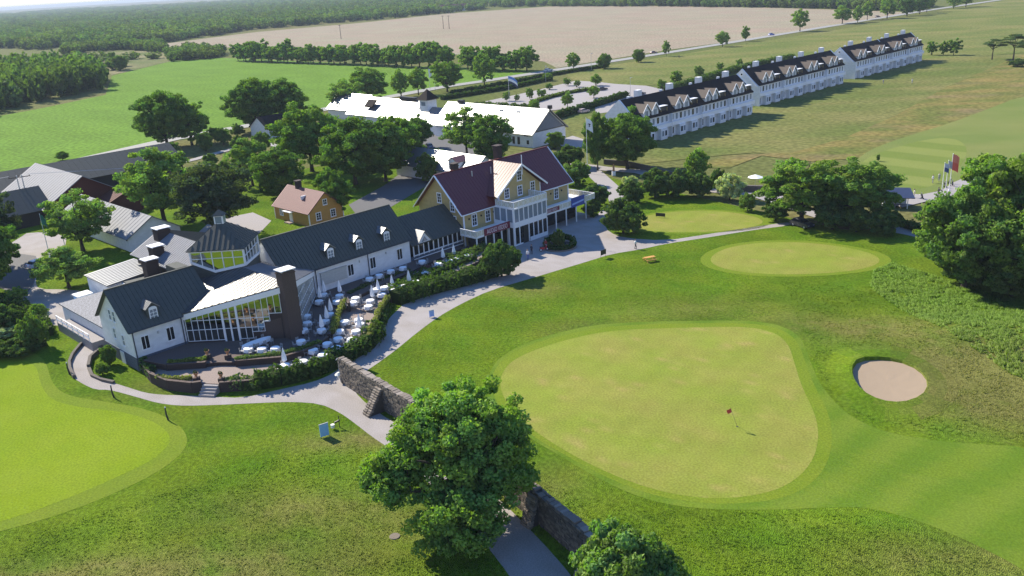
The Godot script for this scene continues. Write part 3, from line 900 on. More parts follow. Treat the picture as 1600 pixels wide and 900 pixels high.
	seam_roof(t, "roof", [Vector3(24, 10.7, -7), Vector3(48.8, 10.7, -7), Vector3(48.8, 5.5, -12.35), Vector3(24, 5.5, -12.35)], Vector3(0, -1, -1), 0.62, M.roof_black)
	ridge_bar(t, Vector3(24, 10.78, -7), Vector3(48.8, 10.78, -7), M.roof_black)
	gut = MB.new()
	gut.cyl(Vector3(29.3, 5.42, -1.57), Vector3(48.8, 5.42, -1.57), 0.08, 0.08, 6)
	build(gut, "gutter", M.pipe, t)
	for dx in [33.1, 38.6, 44.2]:
		dormer(t, dx, 5.9, -2.5, 1.65, 1.85, 3.0, M.roof_sheet, M.roof_black)
	for wx in [36.1, 40.5, 46.1]:
		window(t, Vector3(wx, 3.55, -2), 1.0, 1.75, 2, 1, "white_trim", "glass", 0, false, 0.08)
	downpipe(t, 39.6, -1.88, 1.5, 5.4)
	downpipe(t, 29.6, -1.85, 1.5, 5.4)
	for lx in [33.4, 37.9, 43.3]:
		lamp = MB.new()
		lamp.box(Vector3(lx, 4.5, -1.9), Vector3(0.14, 0.35, 0.2))
		build(lamp, "wall_lamp", M.metal, t)
	# cream canvas screen on the wall by the hall
	b = MB.new()
	b.bb(30.4, 2.6, -1.95, 35.2, 4.5, -1.75)
	b.bb(30.3, 4.5, -1.98, 35.3, 4.6, -1.68)
	build(b, "canvas_screen", mat("canvas", 0.5, 0.5, 0.47, 0.9, "soft", 2.0), t)
	# glazed veranda towards the hotel
	b = MB.new()
	b.bb(48.8, 0.2, -10, 61.0, 2.1, -2.5)
	b.bb(49.2, 2.1, -9.8, 60.9, 4.2, -3.0)
	build(b, "veranda_core", M.black, t)
	b = MB.new()
	b.bb(48.75, 1.2, -2.5, 61.0, 2.12, -2.38)
	build(b, "veranda_sill", M.plinth, t)
	var fr := build_later("veranda_frame", M.white_trim, t)
	var fb := MB.new()
	for i in 11:
		var vx := 49.5 + i * 1.12
		fb.bb(vx - 0.09, 2.0, -2.52, vx + 0.09, 4.25, -2.36)
		if i < 10:
			var g := MB.new()
			g.bb(vx + 0.09, 2.3, -2.5, vx + 1.03, 4.1, -2.46)
			build(g, "pane", M.glass, fr)
	fb.bb(49.4, 4.08, -2.54, 60.9, 4.3, -2.34)
	fb.bb(49.4, 2.12, -2.54, 60.9, 2.3, -2.34)
	fb.bb(49.4, 1.55, -2.36, 60.9, 1.68, -2.3)
	fr.mesh = fb.mesh()
	seam_roof(t, "veranda_roof", [Vector3(48.8, 8.2, -7), Vector3(61.3, 8.2, -7), Vector3(61.3, 4.15, -1.9), Vector3(48.8, 4.15, -1.9)], Vector3(0, -1, 1), 0.62, M.roof_black)
	seam_roof(t, "veranda_roof", [Vector3(48.8, 8.2, -7), Vector3(60.85, 8.2, -7), Vector3(60.85, 4.2, -12), Vector3(48.8, 4.2, -12)], Vector3(0, -1, -1), 0.62, M.roof_black)
	# entrance gablet of the veranda
	var gb := MB.new()
	gb.slab([Vector3(50.1, 4.15, -1.95), Vector3(53.3, 4.15, -1.95), Vector3(51.7, 6.0, -1.95)], Vector3(0, 0, -2.4))
	var go := build(gb, "gablet", M.white, t)
	gb = MB.new()
	gb.slab([Vector3(49.95, 4.05, -1.75), Vector3(51.7, 6.12, -1.75), Vector3(51.7, 6.12, -4.1), Vector3(49.95, 4.05, -4.1)], Vector3(-0.05, 0.05, 0))
	gb.slab([Vector3(53.45, 4.05, -1.75), Vector3(51.7, 6.12, -1.75), Vector3(51.7, 6.12, -4.1), Vector3(53.45, 4.05, -4.1)], Vector3(0.05, 0.05, 0))
	build(gb, "gablet_roof", M.roof_sheet, go)
	gb = MB.new()
	gb.slab([Vector3(51.0, 4.4, -1.93), Vector3(52.4, 4.4, -1.93), Vector3(51.7, 5.3, -1.93)], Vector3(0, 0, 0.03))
	build(gb, "pane", M.pale_glass, go)
	# kitchen annexe at the back with its chimneys and flat roofs
	b = MB.new()
	b.bb(0.8, 0, -27.5, 10, 3.0, -10)
	b.bb(8.0, 0, -36, 16, 3.9, -27.5)
	b.bb(10.0, 0, -27.5, 15.5, 3.9, -10)
	build(b, "annexe_wall", M.white, t)
	put(t, "flat_roof", "flat_roof", 0.5, 3.0, -27.8, 10.2, 3.18, -10.1)
	seam_roof(t, "annexe_roof", [Vector3(7.7, 4.0, -36.3), Vector3(7.7, 4.0, -27.0), Vector3(16.2, 4.6, -27.0), Vector3(16.2, 4.6, -36.3)], Vector3(-1, -0.1, 0), 0.8, M.roof_sheet)
	put(t, "flat_roof", "roof_black", 10.2, 3.9, -27.0, 15.6, 4.1, -10.1)
	b = MB.new()
	b.bb(15.5, 0, -33, 29, 6.2, -11)
	build(b, "back_wing_wall", M.darkwood, t)
	seam_roof(t, "back_wing_roof", [Vector3(14.8, 6.1, -34), Vector3(14.8, 6.1, -9), Vector3(20.5, 9.0, -9), Vector3(20.5, 9.0, -34)], Vector3(-1, -0.5, 0), 0.62, M.roof_grey)
	seam_roof(t, "back_wing_roof", [Vector3(29.6, 6.1, -34), Vector3(29.6, 6.1, -9), Vector3(20.5, 9.0, -9), Vector3(20.5, 9.0, -34)], Vector3(1, -0.4, 0), 0.62, M.roof_black)
	chimney(t, 19.5, -31, 5, 9.9, 2.2, 1.8, "brick_dark")
	chimney(t, 16.2, -26.5, 4, 8.4, 1.9, 1.7, "brick_dark")
	chimney(t, 13.6, -23.5, 4, 7.4, 2.0, 1.7, "brick_dark")
	b = MB.new()
	b.bb(17.2, 4, -27.5, 17.5, 7.4, -22)
	b.bb(14.5, 4, -20, 19, 7.0, -16.5)
	build(b, "roof_house", M.roof_black, t)
	# back stair with white rails and a blue bin store
	b = MB.new()
	b.bb(-1.2, 0, -24.8, 0.7, 1.3, -12)
	build(b, "loading_ramp", M.gravel, t)
	b = MB.new()
	for i in 7:
		b.bb(-1.25, 1.3, -24.6 + i * 2.0, -1.15, 2.5, -24.5 + i * 2.0)
	b.bb(-1.26, 2.4, -24.7, -1.14, 2.5, -12.4)
	b.bb(-1.26, 1.85, -24.7, -1.14, 1.95, -12.4)
	build(b, "ramp_rail", M.white_trim, t)

func lantern(t: Node):
	var y1 := 12.0
	var cx := 18.0
	var cz := -6.6
	var R := 5.3
	var c := [Vector3(cx - R, 0, cz), Vector3(cx, 0, cz + R), Vector3(cx + R, 0, cz), Vector3(cx, 0, cz - R)]
	var ys := [10.2, 9.5, 9.0, 9.5]
	var fr := MB.new()
	var core := MB.new()
	var o := build_later("lantern", M.white_trim, t)
	for k in 4:
		var p: Vector3 = c[k]
		var q: Vector3 = c[(k + 1) % 4]
		var u := (q - p).normalized()
		var out := Vector3(-u.z, 0, u.x)
		if out.dot(p + q - Vector3(cx, 0, cz) * 2) < 0: out = -out
		var b0: float = ys[k]
		var b1: float = ys[(k + 1) % 4]
		var low := 0.42 if k == 0 else 0.5
		var kink := p.lerp(q, low)
		var yk := 8.75 if k == 0 else lerpf(b0, b1, low)
		# sill band that follows the roofs below
		for s in [[p, b0, kink, yk], [kink, yk, q, b1]]:
			fr.slab([s[0] + Vector3(0, s[1] - 0.12, 0), s[2] + Vector3(0, s[3] - 0.12, 0), s[2] + Vector3(0, s[3] + 0.25, 0), s[0] + Vector3(0, s[1] + 0.25, 0)], out * 0.14)
			core.slab([s[0] + Vector3(0, s[1] - 3.0, 0), s[2] + Vector3(0, s[3] - 3.0, 0), s[2] + Vector3(0, s[3] - 0.12, 0), s[0] + Vector3(0, s[1] - 0.12, 0)], out * 0.06)
		fr.bar(p + Vector3(0, y1 - 0.15, 0) + out * 0.06, q + Vector3(0, y1 - 0.15, 0) + out * 0.06, 0.16, 0.3)
		fr.bar(p + Vector3(0, 10.75, 0) + out * 0.06, q + Vector3(0, 10.75, 0) + out * 0.06, 0.1, 0.08)
		for i in 6:
			var s0 := p.lerp(q, i / 5.0)
			var yb := lerpf(b0, yk, (i / 5.0) / low) if i / 5.0 < low else lerpf(yk, b1, (i / 5.0 - low) / (1 - low))
			fr.bar(s0 + Vector3(0, yb, 0) + out * 0.06, s0 + Vector3(0, y1, 0) + out * 0.06, 0.12 if i % 5 else 0.3, 0.12, u)
			if i < 5:
				var s1 := p.lerp(q, (i + 1) / 5.0)
				var ye := lerpf(b0, yk, ((i + 1) / 5.0) / low) if (i + 1) / 5.0 < low else lerpf(yk, b1, ((i + 1) / 5.0 - low) / (1 - low))
				var g := MB.new()
				g.slab([s0 + Vector3(0, yb + 0.2, 0), s1 + Vector3(0, ye + 0.2, 0), s1 + Vector3(0, y1 - 0.3, 0), s0 + Vector3(0, y1 - 0.3, 0)], out * 0.03)
				build(g, "pane", M.mirror_glass, o)
		core.slab([p + Vector3(0, 7.2, 0), q + Vector3(0, 7.2, 0), q + Vector3(0, y1, 0), p + Vector3(0, y1, 0)], -out * 0.1)
	o.mesh = fr.mesh()
	build(core, "lantern_base", M.roof_black, t)
	# pyramid roof in four seamed slopes, then the cupola
	var R2 := 5.9
	var e := [Vector3(cx - R2, y1, cz), Vector3(cx, y1, cz + R2), Vector3(cx + R2, y1, cz), Vector3(cx, y1, cz - R2)]
	var tt := [Vector3(cx - 0.7, 15.0, cz), Vector3(cx, 15.0, cz + 0.7), Vector3(cx + 0.7, 15.0, cz), Vector3(cx, 15.0, cz - 0.7)]
	for k in 4:
		var mid: Vector3 = (e[k] + e[(k + 1) % 4]) / 2 - Vector3(cx, 15, cz)
		seam_roof(t, "lantern_roof", [e[k], e[(k + 1) % 4], tt[(k + 1) % 4], tt[k]], mid, 0.75, M.roof_black, 0.04, 0.07)
	var cu := MB.new()
	var bs := Basis(Vector3.UP, PI / 4)
	cu.box(Vector3(cx, 15.4, cz), Vector3(1.3, 1.5, 1.3), bs)
	var co := build(cu, "cupola", M.white_trim, t)
	for k in 4:
		var gb := MB.new()
		gb.box(Vector3(cx, 15.5, cz) + Basis(Vector3.UP, PI / 4 + k * PI / 2) * Vector3(0, 0, 0.66), Vector3(0.9, 0.95, 0.06), Basis(Vector3.UP, PI / 4 + k * PI / 2))
		build(gb, "pane", M.pale_glass, co)
	cu = MB.new()
	for k in 4:
		var a := bs.rotated(Vector3.UP, k * PI / 2) * Vector3(-0.85, 0, 0.85) + Vector3(cx, 16.1, cz)
		var d := bs.rotated(Vector3.UP, k * PI / 2) * Vector3(0.85, 0, 0.85) + Vector3(cx, 16.1, cz)
		cu.tri(a, d, Vector3(cx, 16.95, cz))
		cu.tri(d, a, Vector3(cx, 16.1, cz))
	cu.cyl(Vector3(cx, 16.9, cz), Vector3(cx, 17.7, cz), 0.03, 0.02, 5)
	build(cu, "cupola_roof", M.roof_black, co)

# ---------------------------------------------------------------- yellow hotel
var cream_panels := MB.new()
func lattice(b: MB, x0: float, x1: float, y0: float, y1: float, z: float, along_z := false, zz := 0.0):
	# timber balustrade: rails, posts and a ring in every bay; along_z runs it in depth at x0
	var n := int(max(1, round((x1 - x0) / 1.35)))
	var at := func(s: float, y: float) -> Vector3: return Vector3(zz, y, s) if along_z else Vector3(s, y, z)
	cream_panels.bar(at.call(x0, (y0 + y1) / 2), at.call(x1, (y0 + y1) / 2), 0.025, (y1 - y0) * 0.94)
	b.bar(at.call(x0, y1), at.call(x1, y1), 0.14, 0.1)
	b.bar(at.call(x0, y0 + 0.1), at.call(x1, y0 + 0.1), 0.1, 0.1)
	for i in n + 1:
		var s := lerpf(x0, x1, float(i) / n)
		b.bar(at.call(s, y0), at.call(s, y1 + 0.04), 0.11, 0.11, Vector3.FORWARD if not along_z else Vector3.RIGHT)
		if i < n:
			var c := lerpf(x0, x1, (i + 0.5) / n)
			var r := (y1 - y0) * 0.34
			for k in 8:
				var a0 := TAU * k / 8
				var a1 := TAU * (k + 1) / 8
				b.bar(at.call(c + cos(a0) * r, (y0 + y1) / 2 + sin(a0) * r), at.call(c + cos(a1) * r, (y0 + y1) / 2 + sin(a1) * r), 0.05, 0.09, Vector3.BACK if not along_z else Vector3.RIGHT)

func banner(called: String, label: String, at: Vector3, w: float, h: float, words: String, back: String, ink: String, size: float):
	var o := thing(called, label, "banner", W(at.x, at.y, at.z), YAW, "banners on the hotel balcony")
	var b := MB.new()
	b.bb(-w / 2, -h / 2, 0, w / 2, h / 2, 0.03)
	build(b, "cloth", M[back], o)
	if words:
		var tm := TextMesh.new()
		var f := SystemFont.new()
		f.font_names = PackedStringArray(["Droid Sans"])
		f.font_weight = 400
		tm.font = f
		tm.text = words
		tm.font_size = 48
		tm.pixel_size = size / 48.0
		tm.depth = 0.02
		inst(tm, "lettering", M[ink], o, Vector3(0, -0.02, 0.045), Basis().scaled(Vector3(0.84, 1.12, 1)))
	return o

func yellow_house():
	var t := thing("hotel_house", "yellow wooden hotel with dark red roof, cross gable and white balconies", "house", CLUB, YAW)
	var x0 := 61.0
	var x1 := 89.6
	var zf := -2.0
	var zb := -14.0
	var b := MB.new()
	gable_walls(b, x0, x1, zb, zf, 0.0, 7.3, 13.3)
	b.slab([Vector3(69.4, 3.0, -1.3), Vector3(80.6, 3.0, -1.3), Vector3(80.6, 9.0, -1.3), Vector3(75, 13.3, -1.3), Vector3(69.4, 9.0, -1.3)], Vector3(0, 0, -6.7))
	build(b, "wall", M.yellow, t)
	for q in [[x0 - 0.05, x0 + 0.22, 0.0, 7.2, zf], [x1 - 0.22, x1 + 0.05, 0.0, 7.2, zf], [69.3, 69.5, 7.2, 9.0, -1.3], [80.5, 80.7, 7.2, 9.0, -1.3]]:
		put(t, "corner_board", "white_trim", q[0], q[2], q[4] - 0.1, q[1], q[3], q[4] + 0.06)
	# main roof around the cross gable
	var ry := 13.45
	var ey := 6.95
	var ez := -1.45
	for side in [[60.2, 75.0], [75.0, 90.5]]:
		seam_roof(t, "roof", [Vector3(side[0], ry, -8), Vector3(side[1], ry, -8), Vector3(side[1], ey, ez) , Vector3(side[0], ey, ez)], Vector3(0, -1, 1), 0.7, M.roof_red, 0.03, 0.03)
	seam_roof(t, "roof", [Vector3(60.2, ry, -8), Vector3(90.5, ry, -8), Vector3(90.5, ey, -14.55), Vector3(60.2, ey, -14.55)], Vector3(0, -1, -1), 0.7, M.roof_red, 0.03, 0.03)
	seam_roof(t, "cross_roof", [Vector3(75, 13.5, -9), Vector3(75, 13.5, -0.5), Vector3(68.2, 8.65, -0.5), Vector3(68.2, 8.65, -3.6)], Vector3(-1, -0.7, 0), 0.7, M.roof_red, 0.03, 0.03)
	seam_roof(t, "cross_roof", [Vector3(75, 13.5, -9), Vector3(75, 13.5, -0.5), Vector3(81.8, 8.65, -0.5), Vector3(81.8, 8.65, -3.6)], Vector3(1, -0.7, 0), 0.7, M.roof_red, 0.03, 0.03)
	ridge_bar(t, Vector3(60.2, ry + 0.06, -8), Vector3(90.5, ry + 0.06, -8), M.roof_red)
	b = MB.new()
	b.bar(Vector3(68.15, 8.55, -0.45), Vector3(75, 13.48, -0.45), 0.12, 0.3, Vector3.UP)
	b.bar(Vector3(81.85, 8.55, -0.45), Vector3(75, 13.48, -0.45), 0.12, 0.3, Vector3.UP)
	b.bar(Vector3(75, 11.6, -0.42), Vector3(75, 15.2, -0.42), 0.12, 0.12, Vector3.FORWARD)
	for gx in [60.15, 90.55]:
		b.bar(Vector3(gx, 6.85, -1.4), Vector3(gx, ry, -8), 0.12, 0.28, Vector3(1, 0, 0))
		b.bar(Vector3(gx, 6.85, -14.6), Vector3(gx, ry, -8), 0.12, 0.28, Vector3(1, 0, 0))
	b.bar(Vector3(60.2, 6.88, -1.4), Vector3(69.2, 6.88, -1.4), 0.1, 0.18)
	b.bar(Vector3(80.8, 6.88, -1.4), Vector3(90.5, 6.88, -1.4), 0.1, 0.18)
	build(b, "bargeboard", M.white_trim, t)
	chimney(t, 65.5, -8.4, 12.4, 14.4, 1.2, 1.0, "brick_dark", "brick_dark")
	chimney(t, 77.4, -9.0, 12.4, 15.6, 1.3, 1.1, "brick_dark", "brick_dark")
	for v in [[68.0, -6.5], [72.4, -6.0], [79.0, -10]]:
		b = MB.new()
		b.cyl(Vector3(v[0], 11.0, v[1]), Vector3(v[0], 12.9, v[1]), 0.12, 0.12, 6)
		build(b, "roof_vent", M.metal, t)
	# windows: white frames with crossbars
	for w in [[63.6, 5.35], [67.0, 5.35], [85.9, 5.5]]:
		window(t, Vector3(w[0], w[1], zf), 1.0, 1.9, 2, 3, "white_trim", "glass", 0, false, 0.16)
	for w in [[71.5, 8.6], [75.0, 8.5], [78.5, 8.6], [75.0, 11.3]]:
		window(t, Vector3(w[0], w[1], -1.3), 1.0, 1.6, 2, 3, "white_trim", "glass", 0, false, 0.16)
	for w in [[-4.4, 5.4], [-10.8, 5.4], [-8.0, 9.2], [-4.6, 8.0]]:
		window(t, Vector3(x0, w[1], w[0]), 0.9, 1.6, 2, 3, "white_trim", "glass", -PI / 2, false, 0.16)
	for lx in [62.3, 65.3, 68.4, 84.3, 87.5]:
		b = MB.new()
		b.box(Vector3(lx, 5.8, zf + 0.1), Vector3(0.18, 0.3, 0.2))
		build(b, "wall_lamp", M.black, t)
	# balcony deck, fascia and posts
	b = MB.new()
	b.bb(60.0, 3.3, zf, 68.5, 3.55, 2.05)
	b.bb(77.3, 3.3, zf, 90.2, 3.55, 2.05)
	b.bb(89.7, 3.3, -9, 93.0, 3.55, zf)
	build(b, "balcony_deck", M.white_trim, t)
	b = MB.new()
	lattice(b, 60.0, 68.4, 3.5, 4.6, 2.0)
	lattice(b, 77.4, 90.2, 3.5, 4.6, 2.0)
	lattice(b, -1.9, 2.0, 3.5, 4.6, 0, true, 60.0)
	lattice(b, -9.0, 2.0, 3.5, 4.6, 0, true, 92.9)
	lattice(b, 90.2, 92.9, 3.5, 4.6, 2.0)
	build(b, "balustrade", M.white_trim, t)
	for p in [60.2, 62.4, 64.4, 66.4, 68.3, 78.4, 81.2, 84.2, 87.2, 90.2]:
		b = MB.new()
		b.bb(p - 0.1, 0, 1.85, p + 0.1, 3.3, 2.03)
		build(b, "balcony_post", M.white_trim, t)
	put(t, "ground_floor_glazing", "glass", 60.2, 0.1, -0.3, 68.4, 3.0, -0.2)
	put(t, "ground_floor_glazing", "glass", 77.5, 0.1, -0.6, 90, 3.0, -0.5)
	# two-storey glazed porch with roof terrace
	b = MB.new()
	b.bb(68.6, 0, -1.9, 77.2, 6.9, 3.1)
	build(b, "porch_core", M.black, t)
	b = MB.new()
	b.bb(68.4, 6.75, -1.9, 77.4, 7.0, 3.35)
	b.bb(68.5, 3.35, -1.9, 77.3, 4.35, 3.2)
	b.bb(68.5, 0.0, 3.0, 70.6, 0.25, 3.2)
	b.bb(72.6, 0.0, 3.0, 77.3, 0.75, 3.2)
	lattice(b, 68.5, 77.3, 7.0, 8.15, 3.25)
	lattice(b, -1.2, 3.2, 7.0, 8.15, 0, true, 68.45)
	lattice(b, -1.2, 3.2, 7.0, 8.15, 0, true, 77.35)
	for i in 8:
		var px := 68.6 + i * 1.24
		b.bb(px - 0.1, 4.3, 3.04, px + 0.1, 6.8, 3.22)
		if i < 2 or i > 2: b.bb(px - 0.1, 0.1, 3.04, px + 0.1, 3.4, 3.22)
	for i in 4:
		var pz := -1.8 + i * 1.6
		for sx in [68.5, 77.3]:
			b.bb(sx - 0.1, 0, pz - 0.1, sx + 0.1, 6.8, pz + 0.1)
	var po := build(b, "porch", M.white_trim, t)
	build(cream_panels, "balustrade_panels", M.cream, t)
	for i in 7:
		var px := 68.6 + i * 1.24
		var g := MB.new()
		g.bb(px + 0.1, 4.35, 3.1, px + 1.14, 6.75, 3.14)
		build(g, "pane", M.pale_glass, po)
		if i != 2:
			g = MB.new()
			g.bb(px + 0.1, 0.8 if i > 2 else 0.3, 3.1, px + 1.14, 3.3, 3.14)
			build(g, "pane", M.glass, po)
	for i in 3:
		var pz := -1.7 + i * 1.6
		var g := MB.new()
		g.bb(68.52, 4.4, pz, 68.56, 6.7, pz + 1.4)
		build(g, "pane", M.pale_glass, po)
	banner("long_banner", "long dark red banner with big white capitals on the left balcony rail", Vector3(65.2, 4.0, 2.1), 6.5, 1.3, "AUDIO VIDEO", "banner_red", "banner_ink", 1.0)
	banner("narrow_banner", "narrow red banner with small white lettering right of the glazed porch", Vector3(79.9, 4.05, 2.1), 4.4, 0.75, "AUDIO VIDEO", "banner_red", "banner_ink", 0.62)
	var bl = banner("blue_banner", "deep blue banner with a pale band at the balcony corner", Vector3(87.6, 4.1, 2.1), 4.0, 1.9, "", "blue_paint", "white_trim", 0.4)
	b = MB.new()
	b.slab([Vector3(-1.7, -0.5, 0.035), Vector3(1.8, -0.2, 0.035), Vector3(1.8, 0.15, 0.035), Vector3(-1.7, -0.15, 0.035)], Vector3(0, 0, 0.008))
	build(b, "pale_band", M.pale_blue, bl)

# ---------------------------------------------------------------- plain gabled houses
# ridge along local x when along_x, else along z; all in the club frame
func gabled(called: String, label: String, category: String, x0: float, x1: float, z0: float, z1: float, eave: float, ridge: float, wall: String, roof: String, along_x: bool, ov := 0.5, seam := 0.9) -> Node3D:
	var t := thing(called, label, category, CLUB, YAW)
	var b := MB.new()
	var r: Material = M[roof]
	if along_x:
		gable_walls(b, x0, x1, z0, z1, -0.1, eave, ridge)
		var zm := (z0 + z1) / 2
		var dy := (ridge - eave) / ((z1 - z0) / 2) * ov
		seam_roof(t, "roof", [Vector3(x0 - ov, ridge + 0.1, zm), Vector3(x1 + ov, ridge + 0.1, zm), Vector3(x1 + ov, eave - dy + 0.1, z1 + ov), Vector3(x0 - ov, eave - dy + 0.1, z1 + ov)], Vector3(0, -1, 1), seam, r, 0.03, 0.04)
		seam_roof(t, "roof", [Vector3(x0 - ov, ridge + 0.1, zm), Vector3(x1 + ov, ridge + 0.1, zm), Vector3(x1 + ov, eave - dy + 0.1, z0 - ov), Vector3(x0 - ov, eave - dy + 0.1, z0 - ov)], Vector3(0, -1, -1), seam, r, 0.03, 0.04)
	else:
		var xm := (x0 + x1) / 2
		b.slab([Vector3(x0, -0.1, z0), Vector3(x1, -0.1, z0), Vector3(x1, eave, z0), Vector3(xm, ridge, z0), Vector3(x0, eave, z0)], Vector3(0, 0, z1 - z0))
		var dy := (ridge - eave) / ((x1 - x0) / 2) * ov
		seam_roof(t, "roof", [Vector3(xm, ridge + 0.1, z0 - ov), Vector3(xm, ridge + 0.1, z1 + ov), Vector3(x0 - ov, eave - dy + 0.1, z1 + ov), Vector3(x0 - ov, eave - dy + 0.1, z0 - ov)], Vector3(-1, -1, 0), seam, r, 0.03, 0.04)
		seam_roof(t, "roof", [Vector3(xm, ridge + 0.1, z0 - ov), Vector3(xm, ridge + 0.1, z1 + ov), Vector3(x1 + ov, eave - dy + 0.1, z1 + ov), Vector3(x1 + ov, eave - dy + 0.1, z0 - ov)], Vector3(1, -1, 0), seam, r, 0.03, 0.04)
	build(b, "wall", M[wall], t)
	return t

func put(t: Node, called: String, m: String, x0: float, y0: float, z0: float, x1: float, y1: float, z1: float):
	var b := MB.new()
	b.bb(x0, y0, z0, x1, y1, z1)
	return build(b, called, M[m], t)

func barns():
	# big white barn with its lantern-topped middle and the far range
	var t := gabled("barn", "big white barn with long pale sheet roof and grey glazed gable", "barn", 141, 155.2, -101, -59, 4.1, 9.8, "white", "roof_sheet", false, 0.7, 1.4)
	var b := MB.new()
	b.slab([Vector3(142, 4.3, -58.98), Vector3(154.2, 4.3, -58.98), Vector3(148.1, 9.2, -58.98)], Vector3(0, 0, 0.05))
	build(b, "gable_cladding", M.roof_grey, t)
	b = MB.new()
	b.bb(141, 4.1, -58.98, 155.2, 4.35, -58.9)
	b.bar(Vector3(155.9, 3.6, -58.4), Vector3(148.1, 9.75, -58.4), 0.1, 0.4)
	b.bar(Vector3(140.3, 3.6, -58.4), Vector3(148.1, 9.75, -58.4), 0.1, 0.25)
	build(b, "gable_trim", M.black, t)
	for zz in [-66.5, -64.5, -72, -78, -84]:
		window(t, Vector3(141, 1.6, zz), 1.1, 2.2, 1, 1, "white_trim", "glass", -PI / 2)
	window(t, Vector3(141, 1.4, -60.9), 1.0, 1.2, 1, 1, "white_trim", "glass", -PI / 2)
	window(t, Vector3(141, 3.4, -61.5), 1.8, 0.7, 2, 1, "white_trim", "glass", -PI / 2)
	put(t, "door", "glass", 151.8, 0, -58.99, 152.7, 2.4, -58.92)
	for zz in [-70, -77]:
		put(t, "roof_hatch", "metal", 146.3, 8.4, zz, 147.0, 8.9, zz + 1.2)
	put(t, "ridge_vent", "black", 147.4, 9.7, -96.5, 148.8, 10.6, -94.5)
	put(t, "weathervane_hood", "black", 147.6, 10.0, -58.9, 148.6, 11.0, -57.9)
	var m := gabled("barn_middle", "low middle range of the white barn below the dark-roofed turret", "barn", 142.5, 153.5, -115, -101.4, 3.6, 7.6, "white", "roof_sheet", false, 0.3, 1.4)
	put(m, "gateway", "glass", 142.4, 0, -111, 142.52, 2.8, -105)
	var cu := thing("roof_turret", "small white turret with black pyramid roof on the barn ridge", "turret", CLUB, YAW)
	put(cu, "turret_wall", "white", 146, 6.5, -113.5, 150, 10.2, -109.5)
	b = MB.new()
	for k in 4:
		var bs := Basis(Vector3.UP, k * PI / 2)
		var a := bs * Vector3(-2.7, 0, 2.7) + Vector3(148, 10.1, -111.5)
		var d := bs * Vector3(2.7, 0, 2.7) + Vector3(148, 10.1, -111.5)
		b.tri(a, d, Vector3(148, 13.4, -111.5))
		b.tri(d, a, Vector3(148, 10.1, -111.5))
	build(b, "turret_roof", M.roof_slate, cu)
	b = MB.new()
	b.bb(145.95, 8.2, -112.5, 145.98, 9.4, -110.5)
	build(b, "turret_window", M.pale_glass, cu)
	var l := gabled("barn_range", "far left white range of the barn with a dark roof hatch", "barn", 143, 156, -150, -115.5, 4.0, 9.0, "white", "roof_sheet", false, 0.5, 1.4)
	b = MB.new()
	b.slab([Vector3(144.6, 6.3, -141.5), Vector3(144.6, 6.3, -137), Vector3(147, 8.4, -137), Vector3(147, 8.4, -141.5)], Vector3(-0.3, 0.4, 0))
	build(b, "roof_hatch", M.roof_slate, l)
	put(l, "ridge_vent", "black", 148.8, 9.0, -127, 150.2, 10.0, -119)
	var l2 := gabled("barn_end", "dark-gabled end house of the white barn behind the trees", "barn", 150, 162, -172, -152, 3.6, 8.4, "white", "roof_sheet", false, 0.5, 1.4)
	put(l2, "gable_trim", "roof_slate", 150.5, 3.8, -151.98, 161.5, 4.4, -151.9)
	# house right behind the hotel
	var h := gabled("back_house", "low house with glaring pale sheet roof behind the hotel", "house", 97, 106, -66, -38, 3.2, 6.6, "white", "roof_sheet", false, 0.5, 1.2)
	b = MB.new()
	b.slab([Vector3(97.2, 3.5, -46), Vector3(97.2, 3.5, -43), Vector3(97.2, 5.6, -43), Vector3(97.2, 6.4, -44.5), Vector3(97.2, 5.6, -46)], Vector3(4, 0, 0))
	var dd := build(b, "dormer", M.white, h)
	b = MB.new()
	b.slab([Vector3(96.9, 5.4, -46.3), Vector3(96.9, 6.5, -44.5), Vector3(101.5, 6.5, -44.5), Vector3(101.5, 5.4, -46.3)], Vector3(0, 0.08, -0.03))
	b.slab([Vector3(96.9, 5.4, -42.7), Vector3(96.9, 6.5, -44.5), Vector3(101.5, 6.5, -44.5), Vector3(101.5, 5.4, -42.7)], Vector3(0, 0.08, 0.03))
	build(b, "dormer_roof", M.roof_tile, dd)
	var h2 := gabled("porch_house", "pale-roofed link house touching the back of the hotel", "house", 90, 98, -36, -16, 3.4, 6.4, "white", "roof_sheet", false, 0.4, 1.2)
	put(h2, "vent", "metal", 93.7, 6.3, -25, 94.3, 7.2, -24.4)
	# ochre cottage
	var c := gabled("cottage", "small ochre cottage with pink tiled roof and white corner boards", "cottage", 54.7, 63.1, -55, -42, 3.0, 6.4, "ochre", "roof_tile", false, 0.45, 0.45)
	for p in [[54.7, -42], [63.1, -42], [54.7, -55]]:
		put(c, "corner_board", "white_trim", p[0] - 0.06, 0, p[1] - 0.12, p[0] + 0.14, 3.0, p[1] + 0.06)
	window(c, Vector3(57.0, 1.75, -42), 1.0, 1.4, 2, 3, "white_trim", "glass", 0, false, 0.16)
	window(c, Vector3(60.6, 1.75, -42), 1.0, 1.4, 2, 3, "white_trim", "glass", 0, false, 0.16)
	window(c, Vector3(58.9, 4.4, -42), 0.8, 1.0, 2, 2, "white_trim", "glass", 0, false, 0.14)
	window(c, Vector3(54.7, 1.75, -52.3), 1.1, 1.2, 2, 2, "white_trim", "pale_glass", -PI / 2, false, 0.12)
	var dr = put(c, "door", "white_trim", 54.56, 0.1, -49.3, 54.7, 2.2, -48.2)
	put(dr, "door_hood", "white_trim", 53.6, 2.4, -50.4, 54.7, 2.52, -47.4)
	put(c, "door_step", "paving", 53.4, 0, -49.8, 54.5, 0.22, -47.7)
	chimney(c, 58.9, -51.2, 5.6, 7.6, 1.1, 0.9, "brick_dark", "brick_dark")
